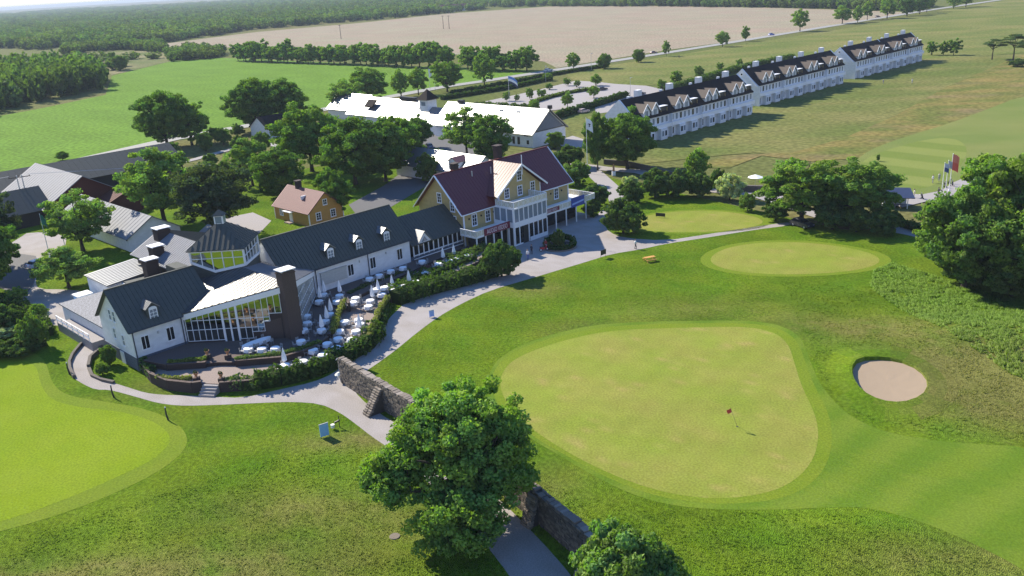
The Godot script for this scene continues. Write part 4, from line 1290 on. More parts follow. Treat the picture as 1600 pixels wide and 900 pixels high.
	put(c, "roof_ladder", "white_trim", 56.4, 4.75, -46.9, 57.6, 5.5, -46.6)
	# dark farm range on the left, two roofs and a brown wooden link
	gabled("farm_barn", "long black-roofed farm barn along the green field", "barn", 10, 69, -141, -126, 3.2, 7.2, "darkwood", "roof_black", true, 0.6, 1.6)
	gabled("farm_wing", "black-roofed near wing of the dark farm", "barn", -8, 24, -110, -98, 3.4, 7.4, "darkwood", "roof_black", true, 0.5, 1.6)
	gabled("cross_barn", "dark barn with broad grey sheet roof set across the farm", "barn", 22.5, 41, -126, -97, 3.4, 9.0, "redwood", "roof_grey", false, 0.5, 1.4)
	gabled("red_shed", "low rust-red wooden shed between grey roofs", "shed", 33, 41.5, -96.4, -90, 2.8, 4.6, "redwood", "redwood", false, 0.3, 1.0)
	var w := gabled("white_annexe", "white rendered annexe with plain grey sheet roof beside a leafy tree", "house", 23.9, 34.5, -92, -57.5, 2.7, 5.9, "white", "roof_grey", false, 0.4, 1.4)
	put(w, "door", "glass", 29.6, 0, -57.46, 31.0, 2.2, -57.4)
	put(w, "verge", "black", 23.4, 2.4, -57.2, 23.6, 2.6, -57.0)
	gabled("little_house", "little white house with black gable roof among the far trees", "house", 112, 121, -163, -152, 3.2, 6.6, "white", "roof_slate", true, 0.4, 1.0)

# ---------------------------------------------------------------- terraced holiday houses
func terraces():
	var spec := [[157.0, 220.0, -34.5, 4, "nearest long white terrace with paired gable dormers, half behind trees"], [233.2, 300.0, -40.2, 4, "middle white terrace with paired gable dormers and four chimneys"], [310.3, 383.0, -41.0, 4, "farthest white terrace on the right with a raised fire gable"]]
	var order := 0
	for s in spec:
		var t := thing("terrace_house", s[4], "terrace", CLUB, YAW, "white terraces on the golf course")
		var x0: float = s[0]
		var x1: float = s[1]
		var zf: float = s[2]
		var b := MB.new()
		gable_walls(b, x0, x1, zf - 12, zf, -0.1, 6.8, 11.7)
		build(b, "wall", M.white, t)
		for side in [[zf + 0.4, 1], [zf - 12.4, -1]]:
			b = MB.new()
			b.slab([Vector3(x0 + 0.35, 11.9, zf - 6), Vector3(x1 - 0.35, 11.9, zf - 6), Vector3(x1 - 0.35, 6.65, side[0]), Vector3(x0 + 0.35, 6.65, side[0])], Vector3(0, 0.16, 0.1 * side[1]))
			build(b, "roof_slope", M.roof_slate, t)
		# parapet gables at the ends (and one in the middle of the last row)
		var walls := [x0, x1]
		if order == 2: walls.append((x0 + x1) / 2)
		for gx in walls:
			b = MB.new()
			b.slab([Vector3(gx - 0.3, 6.4, zf + 0.35), Vector3(gx - 0.3, 12.25, zf - 6), Vector3(gx - 0.3, 6.4, zf - 12.35)], Vector3(0.6, 0, 0))
			build(b, "gable_parapet", M.white, t)
		if order > 0:
			window(t, Vector3(x0 - 0.02, 8.6, zf - 4.7), 0.6, 1.6, 1, 1, "white_trim", "glass", -PI / 2)
			window(t, Vector3(x0 - 0.3, 10.4, zf - 6), 0.7, 0.6, 1, 1, "white_trim", "glass", -PI / 2)
		var u: float = (x1 - x0) / s[3]
		for k in s[3]:
			var ux: float = x0 + u * k
			# chimney block on the ridge
			put(t, "chimney", "white", ux + u * 0.55, 10.6, zf - 7.4, ux + u * 0.55 + 2.0, 13.7, zf - 6.0)
			put(t, "roof_vent", "white_trim", ux + u * 0.3, 11.4, zf - 7.0, ux + u * 0.3 + 1.0, 12.5, zf - 6.4)
			for g in [0.30, 0.56]:
				var gx: float = ux + u * g
				b = MB.new()
				b.slab([Vector3(gx - 1.6, 6.7, zf - 0.15), Vector3(gx + 1.6, 6.7, zf - 0.15), Vector3(gx + 1.6, 8.7, zf - 0.15), Vector3(gx, 10.4, zf - 0.15), Vector3(gx - 1.6, 8.7, zf - 0.15)], Vector3(0, 0, -4))
				var dm := build(b, "dormer", M.white, t)
				for sg in [-1, 1]:
					b = MB.new()
					b.slab([Vector3(gx + sg * 2.0, 8.4, zf + 0.2), Vector3(gx, 10.6, zf + 0.2), Vector3(gx, 10.6, zf - 4.7), Vector3(gx + sg * 2.0, 8.4, zf - 2.4)], Vector3(sg * 0.08, 0.1, 0))
					build(b, "dormer_roof", M.brown_roof, dm)
					b = MB.new()
					b.bar(Vector3(gx + sg * 2.05, 8.35, zf + 0.25), Vector3(gx, 10.65, zf + 0.25), 0.1, 0.3)
					build(b, "bargeboard", M.white_trim, dm)
				window(dm, Vector3(gx, 8.0, zf - 0.15), 1.3, 1.6, 2, 1, "white_trim", "pale_glass")
			# recessed roof balcony with side cheeks between the pairs
			var rx: float = ux + u * 0.86
			put(t, "roof_balcony", "black", rx - 1.4, 6.75, zf - 2.6, rx + 1.4, 8.9, zf - 0.6)
			put(t, "balcony_cheek", "wood_pale", rx - 1.55, 6.75, zf - 2.2, rx - 1.35, 8.6, zf - 0.3)
			put(t, "balcony_cheek", "wood_pale", rx + 1.35, 6.75, zf - 2.2, rx + 1.55, 8.6, zf - 0.3)
			put(t, "balcony_roof", "white_trim", rx - 1.9, 8.9, zf - 3.2, rx + 1.9, 9.05, zf - 0.4)
			# balcony band, bays and windows on two floors
			put(t, "balcony_band", "white_trim", ux + 0.2, 3.1, zf, ux + u - 0.2, 4.2, zf + 0.9)
			for bay in [0.22, 0.62]:
				put(t, "bay", "white", ux + u * bay, -0.1, zf, ux + u * (bay + 0.2), 3.1, zf + 1.3)
				for q in 2:
					window(t, Vector3(ux + u * (bay + 0.055 + 0.09 * q), 1.7, zf + 1.3), 0.95, 1.5, 1, 1, "white_trim", "glass" if (k + q) % 2 else "pale_glass")
			for q in 7:
				window(t, Vector3(ux + u * (0.09 + 0.135 * q), 5.4, zf), 1.05, 1.7, 1, 1, "white_trim", ["pale_glass", "pale_glass", "glass"][(q * 2 + k) % 3])
			for q in [0.1, 0.5, 0.9]:
				window(t, Vector3(ux + u * q, 1.5, zf), 1.0, 1.9, 1, 1, "white_trim", "glass")
			put(t, "party_pier", "white", ux - 0.15, 0, zf, ux + 0.15, 6.7, zf + 0.95)
		order += 1

# ---------------------------------------------------------------- trees
# every crown is a cloud of small leaf sprays gathered in clumps, one unit high and one unit in radius
class Leaves:
	var v := PackedVector3Array()
	var n := PackedVector3Array()
	var c := PackedColorArray()
	var rng := RandomNumberGenerator.new()
	func dir() -> Vector3:
		var z := rng.randf_range(-1, 1)
		var a := rng.randf() * TAU
		var r := sqrt(1 - z * z)
		return Vector3(r * cos(a), z, r * sin(a))
	func leaf(p: Vector3, out: Vector3, s: float, col: Color, sy := 1.0):
		var d := (out * 0.8 + dir()).normalized()
		var t := d.cross(dir()).normalized()
		var b := d.cross(t)
		t *= s
		b *= s * 0.62
		t.y *= sy
		b.y *= sy
		var nn := (d + out * 0.45).normalized()
		var bend := d * s * 0.25
		var p0 := p - t
		var p1 := p + b + bend
		var p2 := p + t
		var p3 := p - b + bend
		for q in [p0, p1, p2, p0, p2, p3]:
			v.append(q)
			n.append(nn)
			c.append(col)
	func mesh() -> ArrayMesh:
		var m := ArrayMesh.new()
		var arr := []
		arr.resize(Mesh.ARRAY_MAX)
		arr[Mesh.ARRAY_VERTEX] = v
		arr[Mesh.ARRAY_NORMAL] = n
		arr[Mesh.ARRAY_COLOR] = c
		m.add_surface_from_arrays(Mesh.PRIMITIVE_TRIANGLES, arr)
		return m

# shape: broad, oval, round (bush), pine, airy
func crown(seed_: int, shape: String, clumps: int, per: int, leaf: float, tone: Color, aspect: float, masses := []) -> Array:
	var L := Leaves.new()
	L.rng.seed = seed_
	var g := L.rng
	var bottom: float = {"broad": 0.07, "oval": 0.05, "round": 0.0, "pine": 0.5, "airy": 0.1, "shrub": 0.0, "full": 0.06}[shape]
	var mid := (1.0 + bottom) / 2
	var half := (1.0 - bottom) / 2
	# main limbs end in lobes; clumps cluster round the lobes
	var lobes := []
	var nl := {"broad": 9, "oval": 7, "round": 8, "pine": 7, "airy": 8, "shrub": 7, "full": 15}[shape] as int
	for i in nl:
		var a := TAU * (i + g.randf() * 0.6) / nl * (2 if shape != "pine" else 1)
		var hh := g.randf_range(-0.6, 0.75)
		var rr := sqrt(max(0.0, 1 - hh * hh)) * g.randf_range(0.45, 0.75)
		lobes.append(Vector3(cos(a) * rr, mid + hh * half * 0.85, sin(a) * rr))
	lobes.append(Vector3(g.randf_range(-0.15, 0.15), mid + half * 0.72, g.randf_range(-0.15, 0.15)))
	var centres := []
	for i in clumps:
		var lb: Vector3 = lobes[i % lobes.size()]
		var rad := g.randf_range(0.16, 0.42) if shape != "full" else g.randf_range(0.12, 0.34)
		if shape == "pine": rad = g.randf_range(0.2, 0.42)
		var d := L.dir()
		if d.y < -0.3 and shape != "round": d.y *= 0.3
		var off := d * rad * pow(g.randf(), 0.5)
		var p := lb + Vector3(off.x, off.y * half * (1.0 if shape != "pine" else 0.35), off.z)
		if shape != "pine" and i % 5 > (0 if shape == "oval" or shape == "broad" else 1):
			# the rest fills the crown evenly out to a lumpy edge
			var dd := L.dir()
			var lum := 0.84 + 0.34 * nz.get_noise_3d(dd.x * 30 + seed_, dd.y * 30, dd.z * 30)
			if shape == "airy": lum -= 0.1 * g.randf()
			p = Vector3(0, mid, 0) + Vector3(dd.x, dd.y * half, dd.z) * lum * pow(g.randf(), 0.4)
		if masses.size() > 0:
			# an uneven tree: the crown is several leafy masses on separate limbs
			var w := g.randf()
			var ms: Array = masses[masses.size() - 1]
			for q in masses:
				w -= q[2]
				if w < 0:
					ms = q
					break
			var dm := L.dir()
			var lm := 0.84 + 0.36 * nz.get_noise_3d(dm.x * 34 + ms[0].x * 90, dm.y * 34, dm.z * 34)
			dm *= lm * pow(g.randf(), 0.38)
			p = ms[0] + Vector3(dm.x * ms[1].x, dm.y * ms[1].y, dm.z * ms[1].z)
		# keep inside the outline with an uneven edge
		var e := Vector3(p.x, (p.y - mid) / half, p.z)
		var lim := 0.98 + 0.1 * sin(i * 12.9)
		if e.length() > lim and masses.is_empty():
			e = e * lim / e.length()
			p = Vector3(e.x, mid + e.y * half, e.z)
		p.y = max(p.y, bottom * 0.8 + 0.03)
		centres.append(p)
		var cr := g.randf_range(0.11, 0.2) * (1.0 if clumps < 120 else (0.82 if masses.is_empty() else 0.62))
		if shape == "pine": cr *= 1.15
		var shade := g.randf_range(0.78, 1.2)
		var warm := g.randf_range(-1, 1)
		var base := Color(tone.r * shade * (1 + 0.14 * warm), tone.g * shade, tone.b * shade * (1 - 0.2 * warm))
		for k in per:
			var q := L.dir()
			if q.y < 0: q.y *= 0.55
			var rr := cr * (0.55 + 0.5 * g.randf())
			var fy := 0.8 / aspect * (0.5 if shape == "pine" else 1.0)
			var pos := p + Vector3(q.x * rr, q.y * rr * fy, q.z * rr)
			var vv := g.randf_range(0.8, 1.2)
			var outw := (q * 0.7 + Vector3(p.x, (p.y - mid) * aspect, p.z) * 0.6).normalized()
			L.leaf(pos, outw, leaf * g.randf_range(0.7, 1.3), Color(base.r * vv, base.g * vv, base.b * vv), 1.0 / aspect)
	# trunk and limbs
	var T := MB.new()
	var tr := 0.045 if shape != "pine" else 0.04
	var top := Vector3(0, mid, 0)
	if shape in ["round", "shrub"]: tr = 0.05
	T.cyl(Vector3(0, -0.01, 0), Vector3(0, bottom * 0.5 + 0.05, 0), tr * 1.5, tr, 7, false)
	T.cyl(Vector3(0, bottom * 0.5 + 0.05, 0), Vector3(0.02, mid * 0.8, 0.01), tr, tr * 0.7, 7, false)
	T.cyl(Vector3(0.02, mid * 0.8, 0.01), Vector3(0, mid + half * 0.55, 0), tr * 0.7, tr * 0.2, 6, false)
	for lb in lobes:
		var s0 := Vector3(0.01, lerpf(bottom * 0.7 + 0.06, mid * 0.85, g.randf()), 0)
		T.cyl(s0, lb, tr * 0.5, tr * 0.12, 5, false)
		for k in 3:
			var far: Vector3 = centres[g.randi() % centres.size()]
			if far.distance_to(lb) < 0.45: T.cyl(lb, far, tr * 0.16, tr * 0.05, 4, false)
	return [L.mesh(), T.mesh()]

var kinds := {}
func kind(called: String, shape: String, variants: int, clumps: int, per: int, leaf: float, tone: Color, aspect := 1.2, masses := []):
	var a := []
	for i in variants:
		a.append(crown(called.hash() % 10000 + i * 31, shape, clumps, per, leaf, tone, aspect, masses))
	kinds[called] = a

var tree_count := 0
func tree(called: String, kn: String, label: String, category: String, x: float, z: float, h: float, r: float, group := "", squash := 1.0) -> Node3D:
	var t := thing(called, label, category, Vector3(x, gh(x, z), z), 0.0, group)
	var p: Array = kinds[kn][tree_count % kinds[kn].size()]
	var bs := Basis(Vector3.UP, tree_count * 2.4 if kn != "great" else 0.0).scaled(Vector3(r, h, r))
	inst(p[1], "trunk" if category == "tree" else "stem", M.bark, t, Vector3.ZERO, bs)
	inst(p[0], "crown" if category == "tree" else "foliage", M.leaf, t, Vector3.ZERO, bs)
	tree_count += 1
	return t

func trees():
	kind("great", "full", 1, 640, 150, 0.02, Color(0.225, 0.36, 0.085), 1.6, [[Vector3(0.14, 0.68, -0.05), Vector3(0.74, 0.31, 0.7), 0.42], [Vector3(-0.58, 0.46, 0.15), Vector3(0.42, 0.2, 0.42), 0.14], [Vector3(0.08, 0.3, 0.55), Vector3(0.5, 0.27, 0.46), 0.22], [Vector3(0.52, 0.46, 0.15), Vector3(0.44, 0.24, 0.5), 0.14], [Vector3(-0.15, 0.5, -0.4), Vector3(0.45, 0.24, 0.42), 0.08]])
	kind("maple", "full", 1, 320, 140, 0.032, Color(0.186, 0.300, 0.090), 1.6)
	kind("oak", "broad", 4, 270, 100, 0.033, Color(0.194, 0.300, 0.069), 2.0)
	kind("ash", "airy", 3, 200, 90, 0.034, Color(0.248, 0.367, 0.105), 2.0)
	kind("dense", "oval", 3, 270, 100, 0.034, Color(0.155, 0.255, 0.063), 2.0)
	kind("pine", "pine", 3, 110, 110, 0.034, Color(0.132, 0.180, 0.083), 2.0)
	kind("dark_pine", "airy", 1, 230, 90, 0.03, Color(0.093, 0.128, 0.075), 2.0)
	kind("young", "oval", 3, 110, 60, 0.052, Color(0.240, 0.360, 0.083), 2.0)
	kind("bush", "round", 4, 200, 90, 0.042, Color(0.186, 0.277, 0.072), 1.25)
	kind("dark_bush", "round", 3, 200, 90, 0.042, Color(0.124, 0.195, 0.057), 1.25)
	kind("far", "oval", 4, 80, 40, 0.085, Color(0.194, 0.307, 0.075), 1.8)
	kind("blossom", "round", 2, 150, 80, 0.04, Color(0.527, 0.570, 0.330), 1.25)
	# foreground and right edge
	tree("great_tree", "great", "huge bright leafy tree in the foreground beside the ruined wall", "tree", -6.32, -67.03, 13.54, 8.64)
	tree("maple_tree", "maple", "round maple crown cut by the bottom edge of the picture", "tree", 6.92, -52.25, 8.89, 4.64)
	var right := [[1476, 428, 336, 95, "oak"], [1506, 448, 285, 150, "dense"], [1560, 430, 235, 160, "oak"], [1590, 455, 300, 150, "oak"], [1650, 470, 300, 170, "dense"], [1612, 425, 222, 150, "oak"], [1700, 440, 240, 190, "oak"]]
	var rl := ["lowest leafy tree at the left foot of the right-hand grove", "dark dense tree at the front of the right-hand grove", "tall full-crowned tree in the middle of the right-hand grove", "broad tree cut by the right edge, lower part of grove", "tree past the right edge with only its left side showing", "topmost tree of the right-hand grove at the picture edge", "outermost tree of the right-hand grove"]
	var rs := [65.58, -124.02, 9.21, 5.09, 65.54, -118.21, 15.45, 7.7, 72.69, -122.1, 18.78, 8.58, 71.66, -115.21, 14.42, 7.74, 74.46, -110.82, 15.28, 8.63, 77.98, -122.62, 19.56, 8.21, 83.03, -117.31, 18.62, 10.3]
	for i in 7:
		var q := rs.slice(i * 4, i * 4 + 4)
		tree("grove_tree", right[i][4], rl[i], "tree", q[0], q[1], q[2], q[3], "trees of the right-hand grove")
	# list: kind, name, label, place
	var list := [
		["oak", "lane_tree", "broad leafy lane tree right above the dark parked car", 54.7, -156.74, 12.54, 7.62],
		["oak", "lane_tree", "upright lane tree with bare trunk left of the sun shelter", 64.28, -152.8, 11.81, 6.49],
		["dense", "lane_tree", "low dark tree squeezed between the two lane trees", 60.16, -155.96, 6.68, 4.42],
		["dense", "hotel_tree", "broad dark tree hiding the near end of the nearest terrace", 30.01, -211.41, 14.66, 7.31],
		["dense", "hotel_tree", "narrow dark tree right beside the tall white flagpole", 22.82, -211.95, 14.7, 3.33],
		["dense", "field_tree", "tall field-edge tree left of its twin by the pale road", -109.45, -285.98, 18.29, 9.49],
		["oak", "field_tree", "smaller field-edge tree right of its twin by the pale road", -102.24, -288.24, 14.55, 7],
		["dense", "field_tree", "twin dark trees at the field edge, left-hand one", -86.86, -312.19, 18.66, 10.04],
		["dense", "field_tree", "twin dark trees at the field edge, right-hand one", -77.68, -315.87, 17.08, 8.88],
		["oak", "garden_tree", "spreading tree in the garden left of the two shade trees", -51.49, -231.53, 17.95, 9.14],
		["dense", "garden_tree", "left one of the two dark shade trees over the sunny grass", -36.96, -212.29, 16.94, 8.97],
		["dense", "garden_tree", "right one of the two dark shade trees over the sunny grass", -29.71, -213.93, 15.97, 7.39],
		["oak", "garden_tree", "shade tree closest to the parked cars", -26.43, -224.42, 15.19, 5.54],
		["ash", "garden_tree", "light green tree above the garden lamp, left of cottage", -63.93, -218.01, 12.01, 5.58],
		["dense", "garden_tree", "rounded tree right behind the cottage roof", -53.5, -204.37, 11.65, 6.46],
		["dense", "garden_tree", "tight oval tree at the right gable of the cottage", -36.48, -181.48, 10.53, 4.03],
		["ash", "garden_tree", "large airy tree with pale limbs between annexe and pine", -73.55, -182.54, 16.59, 8.8],
		["dark_pine", "scots_pine", "flat-topped dark pine behind the roof lantern", -58.66, -169.61, 14.83, 8.74],
		["ash", "yard_tree", "leafy tree among the three left flagpoles", -83.81, -165.95, 11.6, 6.55],
		["ash", "yard_tree", "small feathery olive-grey tree on the round lawn", -75.92, -142.72, 7.36, 5.14],
		["dark_pine", "yard_conifer", "dark conifer at the left picture edge, upper one", -98.43, -159.41, 14.29, 6.3],
		["dense", "yard_conifer", "dark conifer at the left picture edge, lower one", -89.31, -143.45, 14.23, 5.08],
		["ash", "barn_tree", "ragged tree in front of the barn roof, left-hand one", -10.17, -238.33, 13.59, 6.55],
		["dense", "barn_tree", "dark tree in front of the barn roof, right-hand one", -3.44, -227.57, 13.05, 6.09],
		["dense", "barn_tree", "bush-like tree by the barn gateway", -25.23, -256.57, 9.74, 4.97],
		["oak", "road_tree", "roadside tree behind the far left barn end", -54.38, -364.64, 14.89, 8.42],
		["young", "road_tree", "slim roadside tree, first of the pair before two flags", -42.86, -383.97, 11.87, 4.27],
		["young", "road_tree", "slim roadside tree, second of the pair before two flags", -35.64, -387.15, 11.42, 4.58],
		["oak", "road_tree", "broader roadside tree right of the white and orange flags", -23.34, -392.57, 14.01, 6.95],
		["young", "road_tree", "lone roadside tree above the barn turret side", -7.08, -408.66, 14.53, 5.42],
		["ash", "road_tree", "tree over the dark end gable of the barn", -58.61, -339.44, 12.77, 7.62],
		["young", "path_conifer", "small pointed tree standing above the dark hedge", 42.46, -189.86, 8.31, 2.62],
		["young", "path_shrub_tree", "pale grey-leaved small tree at the gravel yard edge", -73.38, -127.43, 2.76, 1.46],
		["young", "path_shrub_tree", "small tree in shade left of the gravel yard", -81.34, -136.13, 2.8, 1.69],
		["young", "car_park_tree", "light green young tree nearest the barn gable in car park", 24.2, -321.9, 5.52, 2.27],
		["young", "car_park_tree", "light green young tree at the car park exit", 41.1, -381.58, 5.11, 2.83],
		["young", "car_park_tree", "bushy young tree right by the dark parked car", 36.15, -343.51, 4.64, 2.55],
		["young", "car_park_tree", "low yellow-green tree over the barn ridge", 11.97, -320.44, 3.68, 2.37],
		["far", "car_park_tree", "small dark round tree on the planted strip, left", 29.19, -387.65, 3.28, 1.72],
		["far", "car_park_tree", "small dark round tree on the planted strip, right", 33.06, -380.96, 2.96, 1.55],
		["far", "car_park_tree", "grey shrubby tree among empty parking bays, left", 11.53, -350.86, 4.24, 1.56],
		["far", "car_park_tree", "grey shrubby tree among empty parking bays, right", 16.3, -354.58, 3.28, 2.1],
		["far", "car_park_tree", "little tree beside the blue and white flag", 2.36, -349.23, 3.73, 1.55],
		["far", "car_park_tree", "little round tree by the empty bays centre", 20.78, -377.89, 2.67, 1.68],
		["far", "car_park_tree", "tiny tree low on the parking bays", 6.36, -347.44, 2.48, 1.16],
		["young", "car_park_tree", "leafy tree at the hedge by the road", 22.21, -411.54, 3.47, 2.43],
		["far", "terrace_tree", "tree behind the near terrace, first from its left end", 63.8, -350.41, 4.72, 1.84],
		["far", "terrace_tree", "tree behind the near terrace, second from its left end", 72.63, -365.51, 6.18, 2.48],
		["far", "terrace_tree", "tree behind the near terrace, third from its left end", 86.67, -387.1, 5.16, 2.05],
		["far", "terrace_tree", "tree behind the near terrace, fourth from its left end", 100.63, -406.47, 4.27, 1.54],
		["far", "terrace_tree", "tree behind the near terrace, fifth from its left end", 111.61, -414.76, 4.34, 1.58],
		["far", "end_tree", "thin tree just right of the farthest terrace", 205.15, -423.26, 6.45, 2.42],
		["far", "end_tree", "leafy middle tree right of the farthest terrace", 209.44, -420.2, 6.41, 2.25],
		["far", "end_tree", "full rounded tree right of the farthest terrace", 213.01, -417.66, 7.52, 3.11],
		["pine", "far_pine", "flat pine on bare stems, left of the far right pair", 216.8, -391.26, 8.7, 4.61],
		["pine", "far_pine", "tall flat pine on bare stems at the far right", 221, -382.17, 10.88, 5.85],
		["pine", "far_pine", "pine at the right picture edge", 221.04, -373.12, 9.35, 4.47],
		["young", "verge_tree", "round roadside tree right of the white car", 37.37, -449.93, 8.75, 3.82],
		["bush", "verge_tree", "bushy roadside tree, first of two dark rounded ones", 52.91, -450.39, 7.2, 3.84],
		["bush", "verge_tree", "ball-shaped roadside tree before the dark red car", 73.79, -472.27, 6.54, 3.52],
		["young", "verge_tree", "slim roadside tree right after the dark red car", 92.58, -495.02, 8.53, 2.22],
		["young", "verge_tree", "heart-shaped roadside tree above the terraces", 133.34, -533.85, 8.78, 4.05],
		["far", "verge_tree", "thin pale roadside tree right of the heart-shaped one", 155.5, -564.85, 8.87, 2.58],
		["young", "verge_tree", "lone tall roadside tree below the stubble corner", 206.82, -616.55, 14.61, 5.97],
		["young", "verge_tree", "roadside tree in the far row, first from left", 254.3, -665.82, 12.58, 6.8],
		["young", "verge_tree", "roadside tree in the far row, second from left", 267.13, -669.61, 12.2, 4.24],
		["young", "verge_tree", "roadside tree in the far row, third from left", 282.86, -690.92, 13.49, 4.93],
		["young", "verge_tree", "roadside tree in the far row, fourth from left", 298.51, -692.04, 15.35, 6.64],
		["dense", "verge_tree", "roadside tree in the far row, fifth from left", 320.7, -707.67, 14.73, 6.84],
		["dense", "verge_tree", "roadside tree in the far row, sixth from left", 337.02, -721.34, 14.52, 5.84],
		["young", "verge_tree", "roadside tree in the far row, seventh from left", 351.29, -739.83, 13.39, 4.81],
		["young", "verge_tree", "roadside tree in the far row, eighth from left", 387.9, -769.24, 11.85, 5.69],
		["young", "verge_tree", "roadside tree in the far row, last on the right", 402.15, -776.91, 12.99, 6.42],
		["dense", "field_bush_tree", "lone shrubby tree behind the long farm roof", -137.86, -273.29, 2.82, 2.04],
	]
	var k := 0
	while k < list.size():
		var e: Array = list[k]
		tree(e[1], e[0], e[2], "tree", e[3], e[4], e[5] * 1.03, e[6] * 1.16)
		k += 1
	shrubs()

func shrubs():
	var s := [
		["dark_bush", "round_bush", "great round bush at the end of the patio hedge", -1.56, -135.18, 5.9, 3.74],
		["dark_bush", "flower_bush", "large dome-shaped shrub by the forecourt drive", 21.31, -156.11, 6.48, 4.66],
		["blossom", "white_bush", "white-blossoming shrub behind the dome-shaped one", 27.63, -189.97, 3.19, 2.17],
		["blossom", "white_bush", "creamy flowering bush beside the lane", 46.16, -175.85, 5.66, 3.42],
		["dark_bush", "drive_shrub", "shrub hiding the foot of the drive curve", 25.79, -177.54, 4.78, 3.25],
		["dark_bush", "drive_shrub", "dark shrub, first in the thicket right of the drive", 31.75, -181.7, 6.11, 4.16],
		["dark_bush", "drive_shrub", "dark shrub, second in the thicket right of the drive", 36.19, -180.59, 5.8, 4.02],
		["dark_bush", "drive_shrub", "dark shrub, third in the thicket right of the drive", 40.58, -179.49, 4.95, 3.6],
		["dark_bush", "drive_shrub", "dark shrub, fourth in the thicket right of the drive", 45.48, -182.92, 5.03, 2.41],
		["dark_bush", "hotel_shrub", "green shrub right behind the red roof corner", 15.96, -217.02, 5.51, 4.72],
		["bush", "hotel_shrub", "tall shrub along the hotel's far gable", 16.1, -196.84, 5.36, 4.15],
		["dark_bush", "hotel_shrub", "shrub filling the corner under the blue banner", 18.36, -177.15, 4.64, 3.63],
		["dark_bush", "hotel_shrub", "low shrub at the balcony corner post", 16.97, -169.16, 3.42, 2.32],
		["bush", "hotel_shrub", "pale shrub at the barn gable foot", 14.52, -243.76, 4.67, 3.27],
		["dark_bush", "lane_shrub", "dark understorey shrub below the first lane tree", 50.48, -158.61, 3.97, 2.9],
		["dark_bush", "lane_shrub", "dark understorey shrub between lane trees, left", 58.23, -150.67, 4.74, 3.68],
		["dark_bush", "lane_shrub", "dark understorey shrub between lane trees, right", 65.42, -145.8, 4.62, 3.52],
		["dark_bush", "lane_shrub", "dark understorey shrub under the second lane tree", 61.67, -148.24, 4.45, 3.05],
		["bush", "lane_shrub", "small bush at the far corner of the hedge-side green", 47.21, -166.11, 3.49, 1.96],
		["dark_bush", "grove_shrub", "dark shrub at the foot of the right-hand grove, left", 66.33, -119.76, 6.09, 4.2],
		["dark_bush", "grove_shrub", "dark shrub at the foot of the right-hand grove, right", 69.88, -113.66, 5.85, 4.62],
		["bush", "garden_shrub", "shrub by the garden path, first from the left", -93.21, -274.11, 6.02, 3],
		["bush", "garden_shrub", "shrub by the garden path, second from the left", -90.58, -284.4, 5.39, 3.32],
		["dark_bush", "garden_shrub", "shrub by the garden path, third from the left", -80.29, -265.84, 5.46, 2.88],
		["bush", "garden_shrub", "shrub by the garden path, fourth from the left", -82.91, -245.65, 4.01, 2.51],
		["bush", "garden_shrub", "grey-green shrub at the hotel yard corner", -17.61, -221.92, 5.96, 3.32],
		["dark_bush", "garden_shrub", "dark shrub behind the hotel's left gable", -19.04, -209.62, 7.08, 3.46],
		["bush", "garden_shrub", "garden bed shrub left of the small garden lawn", -78.25, -214.68, 4.54, 2.9],
		["dark_bush", "garden_shrub", "garden bed shrub above the flat-topped pine", -73.85, -228.18, 4.78, 3.04],
		["bush", "garden_shrub", "garden bed shrub beside the walker on the path", -80.06, -236.3, 3.53, 2.23],
		["bush", "garden_shrub", "clipped bush at the corner of the garden lawn", -74.63, -243.25, 2.9, 2.08],
		["dark_bush", "garden_shrub", "dark bush under the light green garden tree", -57.79, -209.43, 4.44, 2.76],
		["dark_bush", "garden_shrub", "dark bush between long farm roof and airy tree", -93.33, -218.55, 4.94, 3.54],
		["bush", "garden_shrub", "low bush at the end of the long farm roof", -100.89, -266.1, 4.7, 3.17],
		["bush", "garden_shrub", "bush along the road above the garden, left", -95.39, -290.7, 4.66, 2.95],
		["bush", "garden_shrub", "bush along the road above the garden, right", -90.74, -301.54, 3.94, 2.8],
		["bush", "garden_shrub", "bush at the little white house", -73.99, -268.01, 5.89, 3.51],
		["bush", "gable_shrub", "leafy shrub in the sunken corner by the basement door", -54.52, -108.1, 2.81, 1.23],
		["bush", "gable_shrub", "low shrub on the slope below the gable", -54.26, -105.05, 1.56, 1.11],
		["bush", "lawn_bush", "round bush on the left lawn bank above the flowers", -68.17, -115.49, 5.38, 2.37],
		["dark_bush", "lawn_bush", "dark hedge-like bush at the left picture edge", -76.88, -124.05, 3.84, 3.35],
		["blossom", "lawn_bush", "white flowering clump inside the small left garden", -75.02, -120.52, 1.64, 1.86],
		["blossom", "lawn_bush", "smaller white flowering clump by the garden corner", -74.69, -122.44, 1.24, 0.77],
		["dark_bush", "lawn_bush", "flower-edged bush at the foot of the left garden", -69.62, -113.68, 2.34, 3.09],
		["dark_bush", "lawn_bush", "leafy bush at the lower left garden corner", -72.56, -112.8, 2.71, 2.59],
		["bush", "scrub_bush", "lone meadow bush left of the crop field corner", -263.24, -628.62, 10.38, 6.01],
		["bush", "scrub_bush", "meadow bush beside the lone one", -297.33, -698.38, 8.62, 5.02],
		["bush", "tuft_bush", "tiny bush in front of the driving tee", 88.49, -203.43, 1.68, 0.5],
		["dark_bush", "pine_scrub", "low scrub under the far right pines", 211.57, -362.11, 3.05, 4.33],
		["dark_bush", "clip_bush", "clipped dark cone in the round forecourt bed", 8.77, -149.26, 3.45, 1.49],
	]
	for e in s:
		tree(e[1], e[0], e[2], "shrub", e[3], e[4], e[5], e[6])

